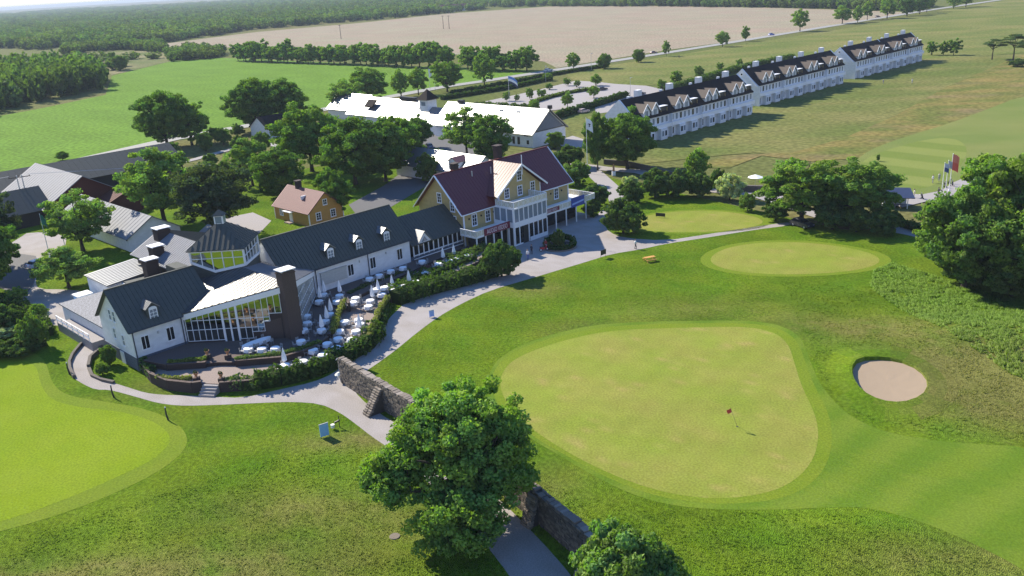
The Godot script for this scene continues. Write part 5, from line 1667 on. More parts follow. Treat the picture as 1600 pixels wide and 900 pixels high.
# ---------------------------------------------------------------- hedges and flower strips
func hedge(called: String, label: String, p: PackedVector2Array, w: float, h: float, tone: Color, leaf := 0.26, dens := 1.0, base := 0.0, category := "hedge"):
	var L := Leaves.new()
	L.rng.seed = label.hash() % 9999
	var core := MB.new()
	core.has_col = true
	core.col = tone * 0.55  # darker solid body added inside the leaves to close see-through gaps
	for i in p.size() - 1:
		var a := Vector3(p[i].x, base, p[i].y)
		var b := Vector3(p[i + 1].x, base, p[i + 1].y)
		var len := a.distance_to(b)
		var u := (b - a) / len
		var s := Vector3(-u.z, 0, u.x)
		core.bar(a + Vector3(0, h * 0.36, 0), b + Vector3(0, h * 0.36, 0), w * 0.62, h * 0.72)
		var count := int(len * (w + 2 * h) * 11 * dens * 0.26 / leaf)
		for k in count:
			var t := L.rng.randf()
			var ang := L.rng.randf_range(-0.35, PI + 0.35)
			var lump := 0.85 + 0.75 * nz.get_noise_2d((a.x + u.x * len * t) * 9, (a.z + u.z * len * t) * 9 + ang * 5)
			var sq: float = 1.0 / max(abs(cos(ang)), abs(sin(ang)))
			sq = lerpf(1.0, sq, 0.6)
			var o: Vector3 = s * cos(ang) * w * 0.5 * lump * sq + Vector3(0, max(0.05, h * 0.35 + sin(ang) * h * 0.62 * lump * sq), 0)
			var vv := L.rng.randf_range(0.7, 1.3)
			var out := (s * cos(ang) + Vector3(0, sin(ang), 0)).normalized()
			L.leaf(a + u * len * t + o, out, leaf * L.rng.randf_range(0.6, 1.3), Color(tone.r * vv, tone.g * vv, tone.b * vv))
	var t := thing(called, label, category)
	inst(core.mesh(), "inner_core", M.leaf, t)
	inst(L.mesh(), "foliage", M.leaf, t)
	return t

func hedges():
	var g := Color(0.085, 0.14, 0.036)
	var d := Color(0.068, 0.120, 0.031)
	hedge("patio_hedge", "thick leafy hedge along the front of the patio below the steps", pv([-32.32, -98.12, -29.3, -98.8, -26.4, -100.25, -23.61, -102.72, -21.72, -105.45, -19.83, -108.33, -19.08, -112.67]), 2.6, 2.3, g)
	hedge("patio_hedge", "hedge strip climbing between sunny patio and gravel path", pv([-19.05, -113.83, -19.13, -117.46, -18.88, -122.58]), 1.6, 1.6, g)
	hedge("patio_hedge", "long shrub bank between upper patio and gravel path", pv([-17.91, -125.14, -15.02, -128.05, -11.16, -130.64, -7.16, -133, -3.03, -136.1]), 4.2, 2.6, g)
	hedge("patio_hedge", "second shrub bank close to the patio tables", pv([-17.2, -129.9, -13.49, -134.78, -10.02, -139.07, -6.34, -142.89]), 3.2, 2.2, Color(0.090, 0.150, 0.039))
	hedge("steps_hedge", "low rounded shrub row right of the patio steps", pv([-35.94, -98.61, -33.5, -98.1, -31.91, -98.07]), 2.4, 1.6, Color(0.128, 0.180, 0.070))
	hedge("bed_hedge", "ring hedge around the forecourt bed", pv([6.57, -150.89, 7.22, -148.4, 8.72, -146.94, 10.36, -147.76, 11.57, -149.87, 11.39, -153.15, 10.01, -155.11, 8.23, -155.06, 6.93, -153.25, 6.57, -150.89]), 1.0, 0.9, d)
	hedge("parking_hedge", "long dark clipped hedge beside the car park", pv([18.07, -296.67, 26.04, -308.29, 36.77, -323.28, 48.81, -341.52]), 1.8, 2.4, d, 0.4)
	hedge("parking_hedge", "clipped hedge along the road edge of the car park", pv([-24.34, -365.11, -11.37, -375.73, 5.2, -390.22, 20.34, -409.88, 24.25, -415.83]), 2.0, 1.8, d, 0.4)
	hedge("parking_hedge", "planted strip dividing the two parking rows", pv([11.51, -337.79, 19.67, -351.05, 28.14, -361.28, 39.42, -368.72]), 2.2, 1.3, Color(0.150, 0.195, 0.056), 0.4)
	hedge("parking_hedge", "roadside hedge nearest the country road", pv([-21.18, -382.54, -0.35, -402.71, 21.36, -428.63, 38.06, -443.16, 55.88, -458.67]), 1.6, 1.6, d, 0.4)
	hedge("parking_hedge", "shrub border over the barn ridge", pv([-9.36, -339.65, 1.62, -331.48, 13.19, -321.57]), 3.0, 1.6, Color(0.105, 0.150, 0.056), 0.45)
	hedge("lane_hedge", "low dark hedge along the lane under the grove", pv([68.88, -153.99, 71.21, -148.68, 72.22, -143.54]), 1.8, 1.2, d, 0.35)
	hedge("left_hedge", "clipped hedge round the small left garden, upper side", pv([-88.09, -137.27, -83.43, -136.48, -77.86, -131.75, -72.35, -125.93, -68.44, -120.25]), 1.8, 1.8, g, 0.22)
	hedge("left_hedge", "flowering hedge round the small left garden, lower side", pv([-74.7, -113.1, -71.82, -114.45, -69.13, -115.4, -67.44, -116.99]), 2.0, 1.2, Color(0.120, 0.165, 0.056), 0.22)
	hedge("farm_hedge", "hedge line behind the near terrace", pv([65.2, -349.73, 82.29, -369.76, 103.19, -399.3, 120.2, -418.77, 145.99, -442.57]), 3.0, 2.4, Color(0.120, 0.180, 0.056), 0.6)
	# planted beds of the patio: pale low cushions along the brick walls
	var pale := Color(0.300, 0.315, 0.098)
	hedge("flower_bed", "pale cushion plants on the outer patio wall left of the steps", pv([-45.28, -100.74, -43.64, -99.77, -42.13, -99.57, -40.52, -99.53]), 0.9, 0.55, pale, 0.13, 1.6, 1.0, "flower bed")
	hedge("flower_bed", "cushion plants on the inner patio wall under the glass", pv([-44.73, -103.35, -41.72, -103.72, -39.95, -103.86]), 0.8, 0.5, Color(0.210, 0.270, 0.070), 0.13, 1.6, 1.7, "flower bed")
	hedge("flower_bed", "cushion plants on the inner wall right of the urn", pv([-35.98, -103.29, -33.41, -103.52, -30.23, -104.07, -27.98, -105.18, -25.89, -107.42]), 0.9, 0.5, Color(0.165, 0.240, 0.070), 0.13, 1.6, 1.7, "flower bed")
	hedge("flower_bed", "pale planted strip splitting shaded and sunny patio", pv([-24.8, -110.46, -24.91, -114.19, -25.17, -117.92, -24.95, -122.33]), 0.9, 0.9, pale, 0.13, 1.6, 1.6, "flower bed")
	hedge("flower_bed", "pale planted strip along the sunny patio edge", pv([-19.62, -108.34, -19.33, -112.84, -19.41, -117.74, -18.77, -123.47]), 0.9, 0.9, pale, 0.13, 1.6, 1.4, "flower bed")
	hedge("flower_bed", "low green bed under the white wing wall", pv([-25.18, -126.82, -22.76, -130.84, -20.05, -133.78, -16.72, -137.07]), 1.0, 0.6, Color(0.105, 0.150, 0.056), 0.15, 1.2, 1.2, "flower bed")
	hedge("flower_bed", "shrubby bed before the veranda windows", pv([-10.58, -141.41, -7.41, -144.8, -4.09, -147.55]), 2.0, 1.0, Color(0.135, 0.195, 0.056), 0.18, 1.2, 1.2, "flower bed")
	hedge("flower_bed", "climbing shrub at the left corner of the patio", pv([-49.86, -107.38, -48.02, -104.31, -46.4, -102.15]), 1.1, 1.6, Color(0.090, 0.150, 0.056), 0.16, 1.4, 0.4, "flower bed")

# ---------------------------------------------------------------- woods
func in_poly(p: PackedVector2Array, q: Vector2) -> bool:
	return Geometry2D.is_point_in_polygon(q, p)

func wood(called: String, label: String, poly: PackedVector2Array, spacing: float, h: float, seed_: int, grow := 0.0, cat := "wood"):
	var g := RandomNumberGenerator.new()
	g.seed = seed_
	var lo := poly[0]
	var hi := poly[0]
	for p in poly:
		lo = Vector2(min(lo.x, p.x), min(lo.y, p.y))
		hi = Vector2(max(hi.x, p.x), max(hi.y, p.y))
	var xf: Array[Transform3D] = []
	var cols: Array[Color] = []
	var y := hi.y
	while y > lo.y:
		var step: float = spacing * (1.0 + grow * max(0.0, -y - 700) / 1000.0)
		var x := lo.x
		while x < hi.x:
			var q := Vector2(x + g.randf_range(-0.5, 0.5) * step, y + g.randf_range(-0.5, 0.5) * step)
			x += step
			if not in_poly(poly, q): continue
			if nz.get_noise_2d(q.x * 0.5, q.y * 0.5) < -0.55: continue
			var k := h * g.randf_range(0.65, 1.15)
			var r: float = min(step * g.randf_range(0.55, 0.8), max(h * 0.75, step * 0.3))
			var bs := Basis(Vector3.UP, g.randf() * TAU).scaled(Vector3(r, k, r))
			xf.append(Transform3D(bs, Vector3(q.x, 0, q.y)))
			var t := g.randf_range(0.7, 1.25)
			var w := nz.get_noise_2d(q.x * 0.3 + 99, q.y * 0.3)
			cols.append(Color(t * (1 + 0.35 * w), t, t * (1 - 0.2 * w)))
		y -= step
	var mm := MultiMesh.new()
	mm.transform_format = MultiMesh.TRANSFORM_3D
	mm.use_colors = true
	mm.mesh = far_crown
	mm.instance_count = xf.size()
	for i in xf.size():
		mm.set_instance_transform(i, xf[i])
		mm.set_instance_color(i, cols[i])
	var o := MultiMeshInstance3D.new()
	o.multimesh = mm
	o.material_override = M.leaf
	o.name = numbered(called)
	add_child(o)
	tag(o, label, cat, "", "stuff")

var far_crown: ArrayMesh
func woods():
	var L := Leaves.new()
	L.rng.seed = 77
	for i in 26:
		var q := L.dir()
		var p := Vector3(q.x * 0.72, 0.56 + q.y * 0.4, q.z * 0.72)
		var sh := L.rng.randf_range(0.8, 1.2)
		for k in 11:
			var d := L.dir()
			L.leaf(p + Vector3(d.x * 0.26, d.y * 0.16, d.z * 0.26), (q + d).normalized(), 0.2, Color(0.14, 0.205, 0.07) * sh * L.rng.randf_range(0.85, 1.15), 0.6)
	far_crown = L.mesh()
	wood("distant_forest", "endless mixed forest rolling to the hazy horizon", pv([-713.32, -1135.43, -587.89, -1079.63, -499.59, -992.71, -453.79, -1032.36, -358.51, -992.69, -314.56, -1196.73, -191.53, -1273.99, -125.09, -1329.1, -71.08, -1366.83, -4.16, -1479.05, 86.44, -1437.68, 206.96, -2338.34, -345.54, -6935.2, -932.07, -4933.76, -1861.89, -5683.92, -3451.08, -7406.44, -3261.4, -6088.59, -4111.99, -5526.2, -2158.81, -2434.13, -907.04, -1011.31]), 9.0, 11.0, 5, 1.6)
	wood("far_tree_belt", "belt of trees beyond the far side of the stubble field", pv([84.64, -1408.42, 190.34, -1204.13, 289.34, -968.44, 328.51, -840.61, 350.46, -770.62, 392.58, -813.26, 419.7, -986.67, 373, -1250.37, 263.95, -1668.99, 182.32, -2061.86]), 9.0, 11.0, 6, 0.8)
	wood("copse", "dense dark copse at the left edge of the crop field", pv([-285.44, -364.73, -239.19, -404.5, -232.61, -437.54, -226.14, -471.45, -219.76, -496.28, -232.77, -534.26, -252.26, -573.11, -282.62, -613.96, -322.14, -632.19, -350.87, -635.57, -410.5, -533.42]), 8.5, 14.0, 8)
	wood("scrub_thicket", "row of bushes along the meadow below the forest", pv([-401.37, -841.4, -395.61, -897.06, -359.54, -885.76, -297.88, -809.3, -322.12, -889.41, -409.25, -976.72, -444.13, -933.46]), 8.0, 8.0, 10)
	wood("scrub_thicket", "bushy corner where the hedgerow meets the meadow", pv([-249.54, -683.48, -232.82, -688.65, -213.65, -698.09, -228.73, -758.31, -270.07, -802.86, -283.67, -785.05]), 7.0, 7.0, 12)
	wood("scrub_thicket", "loose bushes dotted over the left of the scrub meadow", pv([-450.3, -761.36, -411, -748.22, -381.02, -751.83, -328.76, -729.55, -282.07, -649.03, -256.95, -599.3, -261.55, -655.53, -257.08, -704.87, -273.63, -751.82, -305.55, -749.19, -375.12, -809.5, -419.64, -807.12, -493.41, -836.29]), 26.0, 6.5, 15)
	# the hedgerow between the fields, one tree after another
	var a := pv([-187.97, -653.45, -170.76, -636.98, -146.86, -611.62, -125.79, -593.36, -105.92, -576.13, -87.13, -559.85, -68.83, -540.03, -51.75, -521.53, -36.01, -508.08, -26.5, -498.6])
	row_of_trees("hedgerow_tree", "hedgerow tree between crop and stubble fields, %s from the left", a, 6.5, 13.0, 13)
	var b := pv([-18.04, -489.88, -6.73, -476.14, 6.68, -464.84, 21.71, -459.24])
	row_of_trees("hedgerow_end_tree", "tree in the hedgerow's right-hand end by the road, %s from the left", b, 6.5, 12.0, 14)

func row_of_trees(called: String, label: String, p: PackedVector2Array, gap: float, h: float, seed_: int):
	var g := RandomNumberGenerator.new()
	g.seed = seed_
	var n := 0
	for i in p.size() - 1:
		var len := p[i].distance_to(p[i + 1])
		var k := int(max(1, round(len / gap)))
		for j in k:
			var q := p[i].lerp(p[i + 1], (j + g.randf() * 0.4) / k)
			var hh := h * g.randf_range(0.75, 1.2)
			tree(called, "far", label % ordinal(n), "tree", q.x + g.randf_range(-1, 1), q.y + g.randf_range(-1.5, 1.5), hh, gap * g.randf_range(0.85, 1.2), "trees of the hedgerow")
			n += 1

# ---------------------------------------------------------------- patio
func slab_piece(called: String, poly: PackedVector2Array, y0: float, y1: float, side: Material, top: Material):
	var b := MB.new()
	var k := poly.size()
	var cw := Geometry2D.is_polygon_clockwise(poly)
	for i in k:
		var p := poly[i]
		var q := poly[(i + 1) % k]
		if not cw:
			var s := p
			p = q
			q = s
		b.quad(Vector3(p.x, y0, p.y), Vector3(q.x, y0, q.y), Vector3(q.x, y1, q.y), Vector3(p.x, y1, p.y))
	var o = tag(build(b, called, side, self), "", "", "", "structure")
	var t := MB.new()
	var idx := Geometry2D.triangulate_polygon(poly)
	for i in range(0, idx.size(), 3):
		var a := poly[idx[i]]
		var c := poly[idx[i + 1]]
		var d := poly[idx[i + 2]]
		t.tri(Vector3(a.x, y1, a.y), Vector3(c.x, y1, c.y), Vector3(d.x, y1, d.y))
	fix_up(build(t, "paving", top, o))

func brick_wall(label: String, p: PackedVector2Array, y0: float, y1: float):
	var t := thing("patio_wall", label, "wall", Vector3.ZERO, 0.0, "brick walls of the patio")
	for i in p.size() - 1:
		var a := Vector3(p[i].x, 0, p[i].y)
		var c := Vector3(p[i + 1].x, 0, p[i + 1].y)
		var b := MB.new()
		b.bar(a + Vector3(0, (y0 + y1) / 2, 0), c + Vector3(0, (y0 + y1) / 2, 0), 0.34, y1 - y0)
		var w := build(b, "brickwork", M.brick_dark, t)
		var n := int(max(1, a.distance_to(c) / 0.8))
		for k in n:
			b = MB.new()
			b.bar(a.lerp(c, (k + 0.02) / n) + Vector3(0, y1 + 0.04, 0), a.lerp(c, (k + 0.98) / n) + Vector3(0, y1 + 0.04, 0), 0.44, 0.08)
			build(b, "coping", M.brick, w)

var table_meshes := []
func patio_table(at: Vector3, label: String, r := 0.62, long := 0.0):
	if table_meshes.is_empty():
		for kind_ in 2:
			var b := MB.new()
			var seg := 14
			for i in seg:
				var a0 := TAU * i / seg
				var a1 := TAU * (i + 1) / seg
				var f0 := 1.0 + 0.07 * (i % 2)
				var f1 := 1.0 + 0.07 * ((i + 1) % 2)
				var sx := 1.0 if kind_ == 0 else 3.6
				var t0 := Vector3(cos(a0) * sx, 0.75, sin(a0))
				var t1 := Vector3(cos(a1) * sx, 0.75, sin(a1))
				var d0 := Vector3(cos(a0) * (sx + 0.08) * f0, 0.28, sin(a0) * 1.08 * f0)
				var d1 := Vector3(cos(a1) * (sx + 0.08) * f1, 0.28, sin(a1) * 1.08 * f1)
				b.tri(Vector3(0, 0.76, 0), t1, t0)
				b.quad(d0, t0, t1, d1)
			table_meshes.append(b.mesh())
		var l := MB.new()
		l.cyl(Vector3.ZERO, Vector3(0, 0.74, 0), 0.08, 0.06, 6)
		l.cyl(Vector3.ZERO, Vector3(0, 0.05, 0), 0.4, 0.3, 8)
		table_meshes.append(l.mesh())
		var ch := MB.new()
		for sx in [-0.19, 0.19]:
			ch.bar(Vector3(sx, 0, 0.19), Vector3(sx, 0.44, 0.17), 0.04, 0.04, Vector3.FORWARD)
			ch.bar(Vector3(sx, 0, -0.2), Vector3(sx, 0.9, -0.24), 0.04, 0.04, Vector3.FORWARD)
		table_meshes.append(ch.mesh())
		ch = MB.new()
		ch.bb(-0.22, 0.43, -0.22, 0.22, 0.47, 0.22)
		table_meshes.append(ch.mesh())
		ch = MB.new()
		for k in 4:
			ch.bb(-0.22, 0.55 + k * 0.095, -0.25, 0.22, 0.61 + k * 0.095, -0.22)
		table_meshes.append(ch.mesh())
	var t := thing("patio_table", label, "table", at, YAW, "clothed tables on the patio")
	inst(table_meshes[1 if long > 0 else 0], "tablecloth", M.cloth, t, Vector3.ZERO, Basis().scaled(Vector3(r, 1, r)))
	inst(table_meshes[2], "pedestal", M.metal, t)
	var n := 8 if long > 0 else 3 + rng.randi() % 2
	for i in n:
		var a := TAU * i / n + rng.randf() * 0.3 + YAW
		var off := Vector3(cos(a), 0, sin(a)) * (r + 0.3)
		var turn := -a - PI / 2
		if long > 0:
			var s := -1.6 + 1.07 * (i % 4)
			var side := 1 if i < 4 else -1
			off = Basis(Vector3.UP, YAW) * Vector3(s, 0, side * (r + 0.35))
			turn = YAW + (PI if side > 0 else 0.0)
		var c := thing("patio_chair", "light garden chair drawn up to a white-clothed patio table", "chair", at + off, turn, "garden chairs on the patio")
		inst(table_meshes[3], "frame", M.chair, c)
		inst(table_meshes[4], "seat", M.chair, c)
		inst(table_meshes[5], "backrest", M.chair, c)

var para_meshes := []
func folded_parasol(at: Vector3, label: String):
	if para_meshes.is_empty():
		var b := MB.new()
		b.cyl(Vector3.ZERO, Vector3(0, 2.75, 0), 0.03, 0.025, 6)
		para_meshes.append(b.mesh())
		b = MB.new()
		var prof := [[0.85, 0.16], [1.0, 0.3], [1.5, 0.27], [2.1, 0.16], [2.7, 0.04]]
		for k in prof.size() - 1:
			for i in 12:
				var a0 := TAU * i / 12
				var a1 := TAU * (i + 1) / 12
				var f0 := 0.72 if i % 2 else 1.15
				var f1 := 0.72 if (i + 1) % 2 else 1.15
				b.quad(Vector3(cos(a0) * prof[k][1] * f0, prof[k][0], sin(a0) * prof[k][1] * f0), Vector3(cos(a0) * prof[k + 1][1] * f0, prof[k + 1][0], sin(a0) * prof[k + 1][1] * f0), Vector3(cos(a1) * prof[k + 1][1] * f1, prof[k + 1][0], sin(a1) * prof[k + 1][1] * f1), Vector3(cos(a1) * prof[k][1] * f1, prof[k][0], sin(a1) * prof[k][1] * f1))
		para_meshes.append(b.mesh())
		b = MB.new()
		b.cyl(Vector3.ZERO, Vector3(0, 0.1, 0), 0.3, 0.26, 10)
		para_meshes.append(b.mesh())
	var t := thing("folded_parasol", label, "parasol", at, 0, "folded white parasols on the patio")
	inst(para_meshes[0], "pole", M.metal, t)
	inst(para_meshes[1], "canopy", M.cloth, t)
	inst(para_meshes[2], "foot", M.plinth, t)

func patio():
	# two levels: sunny outer strip and the shaded inner terrace by the glass
	slab_piece("patio_terrace", pv([-46.42, -101.65, -43.44, -99.2, -40.02, -98.01, -38.66, -98.18, -36.38, -97.7, -32.09, -97.83, -29.18, -98.89, -26.33, -100.56, -23.62, -103.5, -21.56, -106.29, -19.88, -108.85, -19.43, -116.25, -19.21, -124.64, -16.09, -129.91, -10.26, -134.49, -5.36, -141.02, -3.55, -148.87, -8.68, -155.64, -17.41, -144.45, -30.31, -130.32, -30.79, -118.07, -35.05, -109.37, -44.71, -109.72, -48.81, -106.73]), -0.2, 1.0, M.brick_dark, M.paving)
	slab_piece("upper_terrace", pv([-48.48, -104.77, -44.7, -103.04, -39.79, -103.13, -38.37, -103.32, -35.62, -102.93, -30.12, -103.33, -26.5, -105.88, -25.27, -109.37, -25.32, -114.72, -25.48, -121.09, -23.5, -125.71, -16.58, -135.82, -8.6, -147.48, -8.59, -153.91, -17.22, -142.85, -29.97, -128.87, -30.99, -119.38, -35.25, -110.45, -44.9, -110.57, -49.12, -106.9]), 0.9, 1.5, M.brick_dark, M.paving_shaded)
	brick_wall("outer brick wall of the patio left of the steps", pv([-48.88, -105.11, -46.35, -101.45, -43.37, -99, -39.96, -97.82, -38.85, -98.03]), 0.0, 1.35)
	brick_wall("outer brick wall of the patio right of the steps", pv([-36.49, -97.53, -32.04, -97.65, -29.13, -98.7, -26.29, -100.37, -23.58, -103.3, -21.53, -106.08, -19.85, -108.62, -19.39, -116, -19.18, -124.35]), 0.0, 1.3)
	brick_wall("inner brick wall left of the upper steps", pv([-48.3, -104.74, -44.63, -102.83, -39.73, -102.92]), 1.0, 1.8)
	brick_wall("inner brick wall right of the upper steps", pv([-35.9, -102.77, -30.08, -103.12, -26.45, -105.66, -25.23, -109.14]), 1.0, 1.8)
	brick_wall("brick planter wall splitting shaded and sunny patio", pv([-25.13, -109.57, -25.23, -114.7, -25.38, -120.54]), 1.0, 1.9)
	brick_wall("short brick planter block between the middle tables", pv([-25.47, -121.62, -24.67, -122.57, -24.03, -120.32]), 1.0, 2.3)
	# front steps
	var st := thing("patio_steps", "three pale stone steps from the path up to the patio", "steps")
	var a: Vector3 = Vector3(-38.6, 1, -98)
	var c: Vector3 = Vector3(-36.57, 1, -97.54)
	var u := (c - a).normalized()
	var out := Vector3(-u.z, 0, u.x)
	if out.z < 0: out = -out
	for k in 4:
		var b := MB.new()
		var h := 1.0 - k * 0.25
		b.box((a + c) / 2 + out * (0.2 + k * 0.36) + Vector3(0, -1.0 + h / 2, 0), Vector3(a.distance_to(c), h, 0.37), Basis(u, Vector3.UP, u.cross(Vector3.UP)))
		build(b, "step", M.gravel, st)
	# tables: shaded ones at the inner level, sunny ones below
	var up := [Vector3(-34.43, 1.5, -107.91), Vector3(-34.95, 1.5, -105.66), Vector3(-33.11, 1.5, -105.39), Vector3(-31.34, 1.5, -105.34), Vector3(-28.37, 1.5, -107.22), Vector3(-28.86, 1.5, -111.28), Vector3(-28.85, 1.5, -113.84), Vector3(-29.5, 1.5, -116.61), Vector3(-26.33, 1.5, -110.88), Vector3(-26.4, 1.5, -114.17), Vector3(-26.24, 1.5, -116.83), Vector3(-28.86, 1.5, -122.46), Vector3(-28.75, 1.5, -125.48), Vector3(-26.13, 1.5, -124.47), Vector3(-26.1, 1.5, -122), Vector3(-23.57, 1.5, -121.04), Vector3(-23.47, 1.5, -122.91), Vector3(-22.55, 1.5, -131.79), Vector3(-21.18, 1.5, -133.11), Vector3(-19.54, 1.5, -135.06), Vector3(-17.68, 1.5, -136.36), Vector3(-19.64, 1.5, -127.06), Vector3(-20.74, 1.5, -126.38), Vector3(-14.74, 1.5, -139.19), Vector3(-11.94, 1.5, -137.28)]
	var ul := ["long white-clothed table under the glass wall", "shaded table in front of the long table, left", "shaded table in front of the long table, middle", "shaded table in front of the long table, right", "lone shaded table right of the long table row", "shaded table, lowest by the brick chimney foot", "shaded table, second by the brick chimney foot", "shaded table, topmost by the brick chimney foot", "shaded parasol table at the planter, lowest", "shaded parasol table at the planter, middle", "shaded parasol table at the planter, topmost", "shaded table below the right glass corner", "shaded table tucked in the right glass corner", "table left of the brick planter block", "table hard against the brick planter block", "table right of the planter block, lower", "table right of the planter block, upper", "small table by the white wing wall, first from left", "small table by the white wing wall, second from left", "small table by the white wing wall, third from left", "small table by the white wing wall, fourth from left", "dark-shaded table before the wing's middle parasol", "table beside the left parasol of the upper row", "table before the red slatted bench", "table right of the red slatted bench"]
	for i in up.size():
		patio_table(up[i], ul[i], 0.6, 1.0 if i == 0 else 0.0)
	var lo := [Vector3(-26.42, 1, -105.13), Vector3(-24.91, 1, -107), Vector3(-24.82, 1, -103.28), Vector3(-23.72, 1, -108.55), Vector3(-23.46, 1, -105.53), Vector3(-21.83, 1, -108.05), Vector3(-24, 1, -111.27), Vector3(-23.85, 1, -114.76), Vector3(-21.65, 1, -110.91), Vector3(-21.49, 1, -113.43), Vector3(-21.92, 1, -115.18), Vector3(-21.3, 1, -122.78), Vector3(-21.26, 1, -120.37), Vector3(-27.04, 1, -101.62), Vector3(-29.12, 1, -100.76), Vector3(-19.88, 1, -125.31), Vector3(-18.61, 1, -127.1), Vector3(-16.97, 1, -128.57), Vector3(-15.12, 1, -130.35), Vector3(-13.9, 1, -134.52), Vector3(-10.21, 1, -140.2), Vector3(-9.07, 1, -141.39), Vector3(-7.26, 1, -142.83)]
	var ll := ["blue-shaded table at the shadow edge, left", "blue-shaded table at the shadow edge, upper", "blue-shaded table at the hedge", "sunlit table at the planter, lower", "sunlit table in the hedge corner", "sunlit table in the middle of the sunny patio, lower", "sunlit table along the planter, second", "sunlit table along the planter, topmost", "sunlit table by the pale flower strip, lower", "sunlit table by the pale flower strip, middle", "sunlit table by the pale flower strip, upper", "sunlit parasol table at the top of the sunny patio", "bright table just below the top parasol table", "lone white table by the hedge left of the gap", "bright white table nearest the patio steps", "sunlit table under the second upper parasol", "sunlit table under the third upper parasol", "sunlit table under the tall upper parasol", "pale green-tinted table at the shrub bank", "white table among the shrubs before the bench", "white table at the right end, first of three", "white table at the right end, second of three", "white table at the right end nearest the round bush"]
	for i in lo.size():
		patio_table(lo[i], ll[i], 0.62)
	var pr := [Vector3(-26.33, 1.5, -111.34), Vector3(-26.21, 1.5, -114.62), Vector3(-26.19, 1.5, -117.58), Vector3(-28.87, 1.5, -123.55), Vector3(-28.65, 1.5, -126.03), Vector3(-26.22, 1.5, -125.61), Vector3(-21.06, 1, -123.84), Vector3(-20.52, 1, -126.56), Vector3(-18.54, 1, -128.25), Vector3(-16.12, 1, -130.22), Vector3(-11.36, 1, -141.48), Vector3(-9.57, 1, -142.92), Vector3(-29.3, 1, -101.56), Vector3(-21.28, 1, -112)]
	var plb := ["lowest of three along the planter", "middle of three along the planter", "topmost of three along the planter", "in the right glass corner, front", "in the right glass corner, back", "left of the brick planter block", "at the top of the sunny patio", "first along the upper shrub bank", "second along the upper shrub bank", "third along the upper shrub bank", "left of two before the veranda", "right of two before the veranda", "slumped by the table nearest the steps", "on the middle of the sunny patio"]
	for i in pr.size():
		folded_parasol(pr[i], "folded white parasol, " + plb[i])
	# red slatted bench
	var bn := thing("slatted_bench", "red-brown slatted double bench near the veranda", "bench", Vector3(-13.32, 1.5, -137.21), YAW)
	for k in 5:
		var b := MB.new()
		b.bb(-1.0, 0.42, -0.5 + k * 0.22, 1.0, 0.47, -0.36 + k * 0.22)
		build(b, "slat", M.redwood, bn)
	for sx in [-0.85, 0.85]:
		var b := MB.new()
		b.bb(sx - 0.05, 0, -0.5, sx + 0.05, 0.42, 0.5)
		build(b, "leg", M.black, bn)
	# urns on the inner wall
	var un := [Vector3(-40.04, 1.9, -104.68), Vector3(-37.26, 1.9, -104.28), Vector3(-39.79, 1.3, -99.17), Vector3(-36.5, 1.3, -98.54)]
	var ulb := ["left stone urn on the inner patio wall", "right stone urn on the inner patio wall", "left stone urn beside the patio steps", "right stone urn beside the patio steps"]
	for i in 4:
		var t := thing("stone_urn", ulb[i], "urn", un[i], 0, "stone urns of the patio")
		var b := MB.new()
		b.bb(-0.35, -0.9, -0.35, 0.35, 0.15, 0.35)
		build(b, "pillar", M.brick_dark, t)
		b = MB.new()
		b.cyl(Vector3(0, 0.15, 0), Vector3(0, 0.3, 0), 0.2, 0.1, 8)
		b.cyl(Vector3(0, 0.3, 0), Vector3(0, 0.75, 0), 0.12, 0.34, 10)
		build(b, "bowl", M.terracotta, t)
		inst(kinds_or(t), "plant", M.leaf, t, Vector3(0, 0.6, 0), Basis().scaled(Vector3(0.35, 0.5, 0.35)))

func kinds_or(_t) -> Mesh:
	if not kinds.has("pot"):
		kind("pot", "round", 1, 14, 20, 0.16, Color(0.1, 0.14, 0.05), 0.9)
	return kinds["pot"][0][0]

# ---------------------------------------------------------------- ruined stone wall with buttresses
func stone(b: MB, c: Vector3, s: Vector3, u: Vector3, g: RandomNumberGenerator):
	# a rough block: box with jittered corners
	var w := Vector3(-u.z, 0, u.x)
	var p := []
	for i in 8:
		var q := Vector3((i & 1) - 0.5, ((i >> 1) & 1) - 0.5, ((i >> 2) & 1) - 0.5)
		q = Vector3(q.x * s.x, q.y * s.y, q.z * s.z) * g.randf_range(0.8, 1.02)
		p.append(c + u * q.x + Vector3(0, q.y, 0) + w * q.z)
	for f in [[4, 5, 7, 6], [1, 0, 2, 3], [5, 1, 3, 7], [0, 4, 6, 2], [6, 7, 3, 2], [0, 1, 5, 4]]:
		b.quad(p[f[3]], p[f[2]], p[f[1]], p[f[0]])

